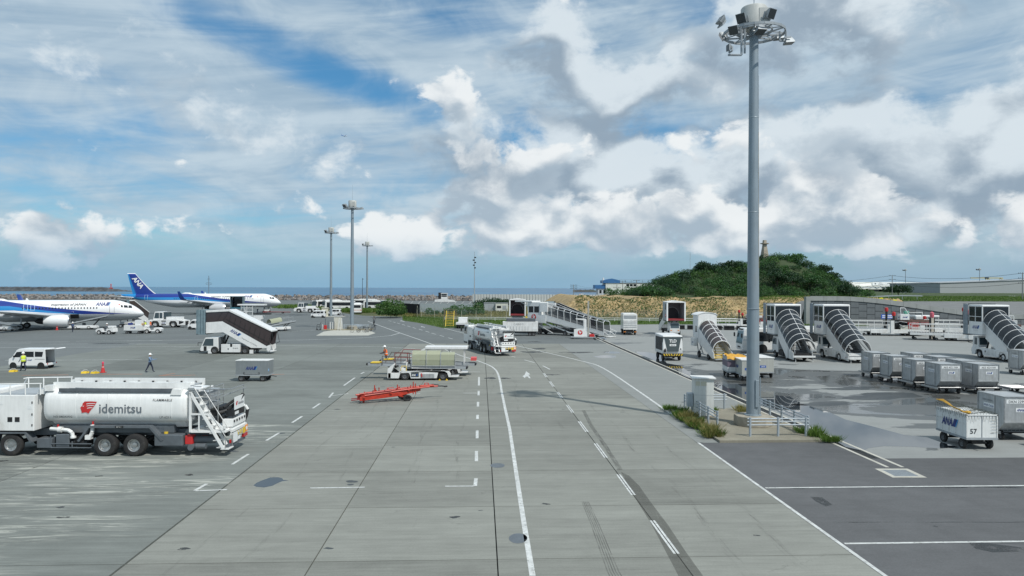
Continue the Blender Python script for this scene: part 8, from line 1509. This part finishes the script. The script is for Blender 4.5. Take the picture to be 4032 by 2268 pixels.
# ------------------------------------------------------------------ cargo high loaders
def high_loader(label, loc, rz, raised=1.0, simple=False):
    t = T('cargo_high_loader', label, 'cargo loader', loc, rz, 'cargo high loaders')
    BXS(t, 'main_frame', WHT2, [(-3.6, 3.4, -1.5, -1.25, .35, .85), (-3.6, 3.4, 1.25, 1.5, .35, .85), (-3.6, -3.3, -1.25, 1.25, .4, .8), (3.1, 3.4, -1.25, 1.25, .4, .8)], .02); wheels(t, (1.6,), 1.1, .48, .34, RIMD); wheels(t, (-2.4, -3.0), 1.1, .26, .2, RIMD); BX(t, 'engine_box', M('loader_cream', (.55, .55, .48), .5, var=.15, dirt=D1), (.4, 2.9, -1.48, -.6, .8, 1.35) if not simple else (.4, 2.9, -1.48, -.6, .8, 1.5), .03)
    BX(t, 'rear_platform', DKG, (-7.4, -.7, -1.3, 1.3, .72, .86)); BXS(t, 'platform_beam', WHT2, [(-7.4, -.7, -1.45, -1.3, .62, .9), (-7.4, -.7, 1.3, 1.45, .62, .9)], .01); m = MB(); [m.cyl((-7.2+k*.3, -1.2, .88), (-7.2+k*.3, 1.2, .88), .05, n=6) for k in range(21)]; m.build('roller', STL, t)
    for x in (-6.8, -4.4): wheel(t, x, 1.2, .18, .12, RIMD); wheel(t, x, -1.2, .18, .12, RIMD)
    for s in (1, -1): RODS(t, 'platform_rail', WHT2, [((-7.2, s*1.42, .9), (-7.2, s*1.42, 1.9), (-1.0, s*1.42, 1.9), (-1.0, s*1.42, .9)), ((-7.2, s*1.42, 1.4), (-1.0, s*1.42, 1.4)), ((-5.2, s*1.42, .9), (-5.2, s*1.42, 1.9)), ((-3.1, s*1.42, .9), (-3.1, s*1.42, 1.9))], .04)
    zb_ = 1.9*raised; BX(t, 'bridge_deck', DKG, (.2, 4.6, -1.35, 1.35, zb_, zb_+.14)); BXS(t, 'bridge_beam', M('loader_brown', (.16, .09, .075), .6, var=.3), [(.2, 4.6, -1.48, -1.35, zb_-.06, zb_+.22), (.2, 4.6, 1.35, 1.48, zb_-.06, zb_+.22)], .01); MB().bar((.6, -1.1, .85), (3.2, -1.1, zb_), .1, .14).bar((3.0, -1.1, .85), (.8, -1.1, zb_), .1, .14).bar((.6, 1.1, .85), (3.2, 1.1, zb_), .1, .14).bar((3.0, 1.1, .85), (.8, 1.1, zb_), .1, .14).build('scissor', DKG, t)
    m = MB()
    for q in (-1.5, 1.5):
        for k in range(5): m.bar((1.5 + k*.28, q, .95), (1.35 + k*.28, q, 1.75), .05, .08)
        for z in (1.0, 1.25, 1.5, 1.75): m.bar((1.4, q, z), (2.8, q, z), .05, .06)
    BXS(m and t, 'red_panel', DRED, [(3.0, 4.3, -1.52, -1.36, zb_-.45, zb_-.08), (1.35, 2.85, -1.47, -1.44, .95, 1.75)]); m.build('red_gate', RED, t); BXS(t, 'hydraulics', DKG, [(.2, 4.4, -1.1, 1.1, .8, 1.65), (-.9, -.2, -1.3, 1.3, .5, 1.3)]); BXS(t, 'white_module', WHT2, [(2.95, 3.6, -1.5, -.9, .85, 1.7), (-1.3, -.75, -1.52, -1.0, .4, 1.5), (3.4, 4.7, 1.0, 1.5, zb_+.2, zb_+.6)], .02); MB().tube([(.2, -1.52, 1.5), (.8, -1.56, 1.2), (1.4, -1.52, 1.45), (2.0, -1.56, 1.1)], .04, 5).tube([(-.4, -1.4, 1.7), (.4, -1.5, 1.9), (1.2, -1.5, 1.75)], .04, 5).build('hydraulic_hose', LGRY, t); BX(t, 'cab_box', WHT, (.3, 1.5, -1.6, -.5, zb_+.2, zb_+.95), .03); LOGO(t, 'ana', .26, (.9, -1.606, zb_+.45), (1, 0, 0), (0, 0, 1)); LOGO(t, 'ana', .22, (.296, -1.05, zb_+.45), (0, -1, 0), (0, 0, 1)); MB().tube([(.4, -1.5, zb_+.95), (.3, -1.5, zb_+1.75), (.9, -1.5, zb_+1.75), (1.4, -1.5, zb_+1.0)], .045, 6).build('cab_loop', WHT, t); BX(t, 'seat', M('seat_green', (.10, .32, .24), .6), (1.0, 1.6, -1.3, -.7, zb_+.95, zb_+1.35), .06); RODS(t, 'bridge_rail', WHT2, [((1.8, 1.4, zb_+.2), (1.8, 1.4, zb_+1.1), (4.4, 1.4, zb_+1.1), (4.4, 1.4, zb_+.2))], .04)
    for x, y, h in ((-.5, -1.35, 2.6), (-.5, 1.35, 3.1)): MB().box(x-.12, x+.12, y-.12, y+.12, .4, h).build('guide_post', DKG, t); MB().lathe([(.01, h+.55), (.22, h+.5), (.26, h+.2), (.2, h)], 12, 'z', (x, y, 0), cap=True).build('warning_lamp', RED, t, True)
    MB().lathe([(.01, .45), (.2, .4), (.22, .1), (.16, 0)], 12, 'z', (3.6, -1.3, zb_+.3), cap=True).build('warning_lamp', RED, t, True); BX(t, 'ladder', WHT2, (-.95, -.5, -1.62, -1.5, .3, 2.0)); return t
g1 = high_loader('cargo loader with red gates and green seat before the blue notice sign', (65.5, 122.0), R(-8)); gq = dup(g1, (71.0, 109.0), R(-24), 'cargo loader with long railed platform beside the last stair truck'); dup(g1, (46.2, 142.0), R(-4), 'cargo loader with red gates glimpsed behind the tall light mast'); g1.scale = gq.scale = (1.2, 1.2, 1.3); gr_ = dup(g1, (80.0, 124.0), R(-16), 'cargo loader with red gates behind the roofed cage platform'); gr_.scale = g1.scale
wp = T('work_platform', 'white roofed wire cage platform truck behind the cargo loaders', 'platform truck', (pt(3668, 122), 124), R(0)); wheels(wp, (-1.6, 1.6), .8, .38, .24, RIMD); BX(wp, 'body', WHT2, (-2.6, 2.6, -.95, .95, .45, 1.15), .03); BX(wp, 'roof', WHT, (-2.2, 2.0, -1, 1, 3.1, 3.4), .08); RODS(wp, 'cage', WHT2, [((x, s*.9, 1.15), (x, s*.9, 3.1)) for x in (-2, -1, 0, 1, 1.9) for s in (1, -1)] + [((-2, s*.9, 2.1), (1.9, s*.9, 2.1)) for s in (1, -1)], .04)
mt = T('loader_mast', 'tall brown loader mast capped with a pink red lamp', 'mast', (pt(3692, 112), 113.5)); BXS(mt, 'column', M('mast_cream', (.45, .42, .36), .6, var=.1), [(-.22, .22, -.2, .2, 0, 3.4)]); BXS(mt, 'channel', DKG, [(-.34, -.22, -.22, .22, 0, 3.4), (.22, .34, -.22, .22, 0, 3.4)]); MB().lathe([(.02, 4.35), (.28, 4.2), (.32, 3.7), (.26, 3.4)], 14, 'z', cap=True).build('lamp_cap', M('lamp_pink', (.55, .12, .16), .4), mt, True)
# A321 side loader with canopy
wl = T('white_canopy_loader', 'white loader with overhanging canopy and wire cage beyond the stair truck roof', 'loader', (pt(982, 150), 151), R(0)); wheels(wl, (-1.5, 1.5), .85, .38, .25, RIMD); BX(wl, 'body', WHT2, (-2.3, 2.4, -.95, .95, .4, 1.1), .03); BX(wl, 'canopy', WHT, (-2.6, 3.1, -.9, .9, 4.0, 4.3), .05); RODS(wl, 'cage', WHT, [((x, s*.8, 1.1), (x, s*.8, 4.0)) for x in (-1.8, -.6, .6) for s in (1, -1)] + [((-1.8, s*.8, z), (.6, s*.8, z)) for z in (1.9, 2.7, 3.5) for s in (1, -1)], .05); BX(wl, 'arm', DKG, (.6, 4.2, -.4, .4, 2.1, 2.35)); BX(wl, 'locker', WHT, (.8, 2.6, -.9, .9, 1.1, 1.9), .02)
# open white trailer and yellow cart near the driving tanker
wt_ = T('white_trailer', 'white ribbed trailer beside the driving fuel tanker', 'trailer', (1.7, 118.2), R(0)); BX(wt_, 'box', WHT2, (-3.2, 2.6, -1.0, 1.0, .75, 2.35), .02); BXS(wt_, 'rib', LGRY, [(-2.9+k*.48, -2.85+k*.48, -1.03, -1.0, .85, 1.6) for k in range(9)]); BX(wt_, 'cover', GRY, (-2.6, 2.2, -.95, .95, 2.35, 2.9), .05); BX(wt_, 'door', SIGW, (1.7, 2.45, -1.015, -1.0, 1.05, 1.5)); TXT(wt_, 'CARGO', .42, (-.6, -1.012, 1.8), (1,0,0), (0,0,1), LGRY, 0, 0, 1.2)
for x in (1.3, 1.9, -2.4):
    for s in (1, -1): wheel(wt_, x, s*.8, .32, .2, RIMD)
BX(wt_, 'chassis', DKG, (-3.0, 2.4, -.7, .7, .5, .75))
yc = T('yellow_cart', 'yellow framed equipment cart behind the white ramp canopy', 'cart', (pt(2093, 134), 136), R(90)); BX(yc, 'deck', YEL, (-1.2, 1.2, -1.1, 1.1, 2.2, 2.45), .02); BX(yc, 'load', M('load_olive', (.22, .19, .08), .8, var=.3), (-.9, .9, -.95, .6, 2.45, 3.0)); BXS(yc, 'frame', YEL, [(-1.1, -.95, -1.0, .8, 3.0, 3.6), (.9, 1.05, -1.0, .8, 3.0, 3.4)], .02); BXS(yc, 'leg', DKG, [(-1.0, -.85, -1.0, -.85, .3, 2.2), (-1.0, -.85, .85, 1.0, .3, 2.2), (.85, 1.0, -1.0, -.85, .3, 2.2), (.85, 1.0, .85, 1.0, .3, 2.2)]); wheels(yc, (-.9, .9), .9, .32, .2, RIMD)
pf = T('stored_pallets', 'long row of dark stacked pallets beside the towable stairs', 'pallets', (41.5, 136.5), R(-12)); me = MB().box(-.9, .9, -.9, .9, 0, .16).mesh('pallet', DKG)
for k in range(7):
    for j in range(4): O('pallet', me, pf, (-9 + k*2.3, .06*((k*3+j) % 3), .05 + j*.19))
# ================================================================== people
def person_mat(name, shoe, trouser, shirt, skin, waist=.98, neck=1.47):
    m = bpy.data.materials.new(name); m.use_nodes = True; n = m.node_tree; b = n.nodes['Principled BSDF']; t = n.nodes.new('ShaderNodeTexCoord'); x, y, z = sep(n, t.outputs['Object'])
    c = mixc(n, z.gt(.10), shoe, trouser); c = mixc(n, z.gt(waist), c, shirt); c = mixc(n, z.gt(neck), c, skin); n.links.new(c, b.inputs['Base Color']); b.inputs['Roughness'].default_value = .8; return m
HELM = M('helmet_white', (.78, .79, .79), .3, coat=.3); SKIN = (.36, .22, .15)
VY = M('vest_yellow', (.62, .75, .05), .6); VO = M('vest_orange', (.80, .16, .03), .6); VREF = M('reflective_band', (.72, .74, .74), .4)
def person(label, loc, rz, trouser, shirt, vest=None, legL=0, legR=0, armL=(0, 20), armR=(0, 20), seat=False, helmet=True, lean=0, group='ground crew on the apron'):
    """facing +X. leg angle: hip swing forward in degrees; arm=(shoulder forward, elbow bend)"""
    o_mat = person_mat('clothing', (.03, .03, .03), trouser, shirt, SKIN, .98 if not seat else .95)
    t = T('person', label, 'person', loc, rz, group)
    V_, E_, Rr = [], [], []
    def v(p, r, par=None):
        V_.append(p); Rr.append(r)
        if par is not None: E_.append((par, len(V_)-1))
        return len(V_)-1
    ln = math.sin(R(lean)); pel = v((0, 0, .95), .135); sp_ = v((ln*.25, 0, 1.15), .125, pel); ch = v((ln*.5, 0, 1.36), .135, sp_); nk = v((ln*.62, 0, 1.48), .055, ch); hd = v((ln*.7+.02, 0, 1.57), .075, nk); hm = v((ln*.74+.02, 0, 1.65), .092, hd); ht = v((ln*.76+.01, 0, 1.71), .075, hm); ns_ = v((ln*.72+.12, 0, 1.615), .015, hd)
    for s, a in ((1, legL), (-1, legR)):
        A = R(a); hip = v((0, s*.09, .90), .10, pel)
        if seat: kn = v((.40, s*.11, .88), .075, hip); an = v((.36, s*.11, .46 - .0), .05, kn); v((.52, s*.11, .40), .04, an)
        else:
            kn = v((math.sin(A)*.43, s*.10, .90 - math.cos(A)*.42), .068, hip); B_ = A*.45 if A > 0 else A*1.25; an = v((math.sin(A)*.43 + math.sin(B_)*.40, s*.10, max(.09, .90 - math.cos(A)*.42 - math.cos(B_)*.40)), .048, kn); v((V_[an][0]+.15, s*.11, V_[an][2]-.045), .04, an)
    for s, (a, e) in ((1, armL), (-1, armR)):
        A = R(a); sh = v((ln*.52, s*.185, 1.40), .062, ch); el_ = v((ln*.52 + math.sin(A)*.28, s*.24, 1.40 - math.cos(A)*.28), .046, sh); B_ = A + R(e); wr = v((V_[el_][0] + math.sin(B_)*.25, s*.23, V_[el_][2] - math.cos(B_)*.25), .034, el_); d = Vector((math.sin(B_), 0, -math.cos(B_))); pm = v(Vector(V_[wr]) + d*.07, .034, wr)
        for k, q in enumerate((-.028, -.010, .010, .028)): f1 = v(Vector(V_[pm]) + d*(.05 + .008*(k in (1, 2))) + Vector((.0, q, 0)), .010, pm); v(Vector(V_[f1]) + d*.035 + Vector((.012, 0, 0)), .008, f1)
        v(Vector(V_[wr]) + d*.05 + Vector((.045, 0, .0)), .010, wr)
    me = bpy.data.meshes.new('body'); me.from_pydata([tuple(p) for p in V_], E_, []); o = O('body', me, t); me.materials.append(o_mat)
    sk = o.modifiers.new('skin', 'SKIN')
    if not me.skin_vertices: return t
    for i, sv in enumerate(me.skin_vertices[0].data): sv.radius = (Rr[i], Rr[i]); sv.use_root = (i == 0)
    sk.use_smooth_shade = True; sb = o.modifiers.new('subd', 'SUBSURF'); sb.levels = 1; sb.render_levels = 1
    hx = ln*.76 + .01
    if helmet: MB().lathe([(.145, 1.655), (.13, 1.66), (.125, 1.70), (.105, 1.76), (.06, 1.80), (.005, 1.815)], 14, 'z', (hx, 0, 0)).box(hx+.08, hx+.19, -.08, .08, 1.655, 1.67).build('helmet', HELM, t, True)
    else: MB().lathe([(.10, 1.60), (.108, 1.66), (.10, 1.72), (.06, 1.765), (.005, 1.78)], 12, 'z', (hx-.015, 0, 0)).build('hair', BLK, t, True)
    if vest: 
        MB().loft([[(ln*q + (.155+b)*math.cos(th), (.20+c)*math.sin(th), z) for th in np.linspace(0, 2*math.pi, 17)[:-1]] for z, q, b, c in ((.92, 0, .01, .0), (1.05, .12, .0, -.01), (1.2, .3, .005, .0), (1.34, .48, .01, .02), (1.45, .55, -.05, -.04))], cap=False).build('vest', vest, t, True)
        MB().loft([[(ln*q + .172*math.cos(th), .212*math.sin(th), z) for th in np.linspace(0, 2*math.pi, 17)[:-1]] for z, q in ((1.06, .14), (1.11, .2))], cap=False).build('vest_band', VREF, t, True)
    return t
NT, BT = (.015, .022, .05), (.16, .24, .36)
person('worker in yellow vest and white helmet walking past the small van', (-45.55, 66.3), R(150), NT, (.30, .34, .38), VY, 18, -14, (10, 35), (-15, 30)); person('worker in blue uniform and white helmet walking while reading a tablet', (-33.3, 65.45), R(10), NT, BT, None, 24, -22, (35, 65), (30, 70)); person('worker in orange vest and white helmet standing on the belt loader', (-11.4, 64.55, .86), R(205), (.03, .04, .07), (.05, .05, .06), VO, 6, -6, (25, 55), (20, 60), lean=10); person('worker in dark blue with white helmet by the hold conveyor', (-76.1, 123.2), R(80), NT, (.05, .08, .16), None, 8, -8); person('worker in yellow vest near the airliner nose', (-66.2, 128.4), R(-60), NT, (.2, .2, .22), VY, 6, -6); person('worker in orange vest standing on the tug behind the baggage cart', (-61.6, 121.3, .45), R(60), NT, (.05, .05, .06), VO, 5, -5); person('worker in red orange vest at the rear hold of the long airliner', (pt(646, 178), 178.0), R(100), NT, (.5, .1, .06), VO, 8, -6); person('driver with white helmet sitting on the open tug', (-67.3, 118.2, .05), R(178), NT, (.2, .2, .22), None, 0, 0, (40, 40), (40, 40), True); person('worker with white helmet standing on the white canopy loader', (pt(1010, 150), 150.6, 2.35), R(0), NT, (.5, .52, .5), None, 3, -3)
cp = at(1472, 1279)
person('cyclist in dark clothes with white reflective straps', (cp[0], cp[1], .12), R(-70), (.02, .02, .03), (.03, .03, .035), None, 0, 0, (40, 20), (40, 20), True, False, 18); RODS(bpy.data.objects['person.009'] if 'person.009' in bpy.data.objects else None, 'reflective_strap', VREF, [((.16, .1, .98), (.20, .1, 1.4)), ((.16, -.1, .98), (.20, -.1, 1.4))], .025)
# ================================================================== bicycles
_bk = {}
def bicycle(label, loc, rz, basket=True, col=None):
    t = T('bicycle', label, 'bicycle', loc, rz, 'bicycles of the ground staff'); fm = col or STL
    if 'w' not in _bk:
        m = MB(); K = 20
        for i in range(K): a, b = 2*math.pi*i/K, 2*math.pi*(i+1)/K; m.cyl((.32*math.cos(a), 0, .32*math.sin(a)), (.32*math.cos(b), 0, .32*math.sin(b)), .024, n=5, cap=False)
        for i in range(8): a = math.pi*i/8; m.cyl((.3*math.cos(a), 0, .3*math.sin(a)), (-.3*math.cos(a), 0, -.3*math.sin(a)), .005, n=3)
        _bk['w'] = m.mesh('wheel', RUB)
    for x in (.52, -.52): O('wheel', _bk['w'], t, (x, 0, .345))
    RODS(t, 'frame', fm, [((-.52, 0, .345), (-.08, 0, .32), (.38, 0, .78), (-.22, 0, .55)), ((-.22, 0, .85), (-.08, 0, .32)), ((-.52, 0, .345), (-.22, 0, .6)), ((.52, 0, .345), (.38, 0, .78), (.34, 0, 1.0))], .022); RODS(t, 'handlebar', fm, [((.34, 0, 1.0), (.30, .26, 1.02), (.12, .28, 1.0)), ((.34, 0, 1.0), (.30, -.26, 1.02), (.12, -.28, 1.0))], .016); MB().sphere((-.24, 0, .90), .14, .08, .045).build('saddle', BLK, t, True); BX(t, 'rack', fm, (-.75, -.35, -.07, .07, .70, .72))
    if basket: MB().box(.45, .78, -.17, .17, .74, .78).bar((.45, -.17, .76), (.45, -.17, 1.0), .02, .02).box(.45, .47, -.17, .17, .76, 1.0).box(.76, .78, -.17, .17, .76, 1.0).box(.45, .78, -.17, -.15, .76, 1.0).box(.45, .78, .15, .17, .76, 1.0).build('basket', GRY, t)
    return t
CRMB = M('bike_cream', (.5, .48, .4), .4); bicycle('dark bicycle ridden by the cyclist on the lane', (cp[0], cp[1]), R(-70), True, DKG)
for px, py, a, b, c, lb in ((1423, 1308, 40, True, DKG, 'dark bicycle with basket parked in front of the mast railing'), (1445, 1309, 75, True, STL, 'silver bicycle leaning beside the mast island'), (1453, 1307, 70, False, CRMB, 'cream bicycle next to the silver bicycle'), (1468, 1301, 60, True, DKG, 'dark bicycle with rear basket at the end of the bicycle row'), (1398, 1310, 8, False, CRMB, 'cream bicycle lying by the mast plinth'), (1335, 1246, 70, True, DKG, 'dark bicycle with basket at the far mast island'), (1350, 1246, 80, False, STL, 'silver bicycle at the end of the far mast island')):
    bicycle(lb, at(px, py), R(a), b, c)
# ================================================================== far mast islands
ip = [at(*p) for p in ((1245,1322),(1275,1306),(1320,1300),(1450,1300),(1478,1312),(1450,1321))]; isl2 = MB().prism([(p[0], p[1]) for p in reversed(ip)], -.02, .03, 'z').build('island_apron', M('island_pale', (.42, .42, .38), .85, var=.15)); isl2['kind'] = 'structure'
ik = MB().box(m2[0]-5.2, m2[0]+3.6, m2[1]-1.6, m2[1]+2.2, 0, .14).build('island_kerb', M('island_stained', (.30, .27, .19), .9, var=.3)); ik['kind'] = 'structure'
pl = MB().prism([(.95*math.cos(R(22.5+45*i)), .95*math.sin(R(22.5+45*i))) for i in range(8)], 0, .7, 'z').build('mast_plinth', CONC); pl.location = (m2[0], m2[1], .14); tag(pl, 'stained concrete plinth of the mast with the bicycles', 'plinth')
c2 = T('control_cabinet', 'tall cream cabinet with lid on the bicycle island', 'cabinet', (m2[0]-2.7, m2[1]+.4, .14)); BX(c2, 'body', M('cabinet_cream', (.56, .55, .48), .6, var=.15, strk=True), (-.65, .65, -.5, .5, 0, 2.35), .01); BX(c2, 'lid', WHT2, (-.75, .78, -.6, .6, 2.35, 2.46), .02)
c3 = T('control_cabinet', 'cream cabinet beside the far light mast and vans', 'cabinet', (m3[0]-1.3, m3[1]-1.2)); BX(c3, 'body', CRM, (-.75, .75, -.5, .5, 0, 2.35), .01); BX(c3, 'lid', CRM, (-.85, .85, -.6, .6, 2.35, 2.5), .02); ik3 = MB().box(m3[0]-2.2, m3[0]+3.6, m3[1]-2.0, m3[1]+1.6, 0, .12).build('island_kerb', M('island_pale2', (.44, .44, .40), .85, var=.15)); ik3['kind'] = 'structure'
def ladder(label, loc, rz, h=1.9, n=6):
    t = T('step_ladder', label, 'ladder', loc, rz); RODS(t, 'rail', WHT, [((0, .3, 0), (.5, .24, h)), ((0, -.3, 0), (.5, -.24, h)), ((.9, .3, 0), (.5, .24, h)), ((.9, -.3, 0), (.5, -.24, h))], .04)
    for k in range(n): BX(t, 'rung', WHT, (.5*(k+.6)/n-.06, .5*(k+.6)/n+.08, -.28, .28, h*(k+.6)/n-.015, h*(k+.6)/n+.015))
ladder('white step ladder in front of the bicycle island mast', (m2[0]-1.9, m2[1]-1.9), R(80), 2.2); ladder('white step ladder in front of the far cream cabinet', (m3[0]-1.5, m3[1]-2.3, .0), R(85), 1.5, 4)
pg = T('pipe_stand', 'cluster of short pipes and posts on the bicycle island', 'pipes', (m2[0]-4.2, m2[1]-.6, .14)); 
for x, h in ((-.6, 2.0), (-.1, 1.5), (.3, 1.35), (.75, 1.3), (1.0, 1.45), (-1.1, .9)): MB().cyl((x, 0, 0), (x, 0, h), .07, n=8).build('post', GRY if h > 1.4 else WHT2, pg)
RODS(pg, 'rail', LGRY, [((-.2, 0, 1.3), (1.0, 0, 1.3)), ((-.2, 0, .8), (1.0, 0, .8))], .04); BX(pg, 'red_base', RED, (-.85, -.35, -.25, .2, 0, .75), .03)
ff = T('sack_truck', 'dark hand truck standing at the end of the bicycle island', 'hand truck', (m2[0]-6.0, m2[1]-.9)); RODS(ff, 'frame', DKG, [((-.35, 0, .2), (-.25, 0, 1.0), (.3, 0, 1.0), (.3, 0, .2)), ((.3, 0, 1.0), (.5, 0, 1.5)), ((-.3, 0, .6), (.3, 0, .6))], .04); BX(ff, 'toe_plate', DKG, (-.4, .4, -.3, .1, .02, .08)); wheel(ff, -.3, .15, .14, .08, RIMD); wheel(ff, .3, .15, .14, .08, RIMD)
railing('low pipe railing round the bicycle island mast', [(m2[0]-1.2, m2[1]-1.2), (m2[0]+3.2, m2[1]-1.2)], n=4)
# ================================================================== cones and chocks
def cone(label, loc, lamp=True):
    t = T('traffic_cone', label, 'cone', loc, 0, 'red traffic cones'); BX(t, 'base', RED, (-.24, .24, -.24, .24, 0, .05), .02); MB().lathe([(.19, .05), (.05, .78)], 16, 'z').build('body', RED, t, True); MB().lathe([(.146, .27), (.120, .40)], 16, 'z').lathe([(.104, .50), (.084, .60)], 16, 'z').build('band', SIGW, t, True)
    if lamp: MB().lathe([(.03, .76), (.09, .80), (.09, .95), (.05, 1.0), (.005, 1.01)], 12, 'z').build('lamp', M('lamp_pinkred', (.6, .04, .1), .35), t, True)
cone('red and white traffic cone with lamp on the apron between chocks and walking worker', (-37.6, 65.4)); cone('red traffic cone under the airliner wing beside the engine', (-82.4, 128.8), False)
def chock(label, loc, rz=0):
    t = T('wheel_chock', label, 'wheel chock', loc, rz, 'yellow wheel chocks'); t.scale = (.85, .85, .85); MB().prism([(-.14, 0), (.14, 0), (.03, .2), (-.03, .2)], -.28, .28, 'x').build('block', YEL, t); MB().prism([(-.14, 0), (.14, 0), (.03, .2), (-.03, .2)], -.28, .28, 'x').build('block', YEL, t, loc=(.08, .34, 0)); RODS(t, 'handle', WHT2, [((-.25, 0, .18), (-.05, .1, .36), (.25, .1, .38), (.3, .3, .18))], .022)
chock('yellow chock by the front wheel of the open van', (-46.1, 65.6)); chock('yellow chock standing apart near the traffic cone', (-38.9, 64.7), R(8)); chock('yellow chock touching the traffic cone', (-38.0, 64.6), R(-15))
nb = T('nose_tow_bar', 'dark red tow bar attached under the nose of the long airliner', 'tow bar', (pt(1090, 213), 214), R(-8)); MB().cyl((-4.2, 0, .45), (4.0, 0, .45), .11, n=8).build('bar', DRED, nb); BX(nb, 'head', DRED, (-4.6, -3.6, -.3, .3, .3, .6)); wheel(nb, 1.6, .3, .26, .15, RIMD); wheel(nb, 1.6, -.3, .26, .15, RIMD)
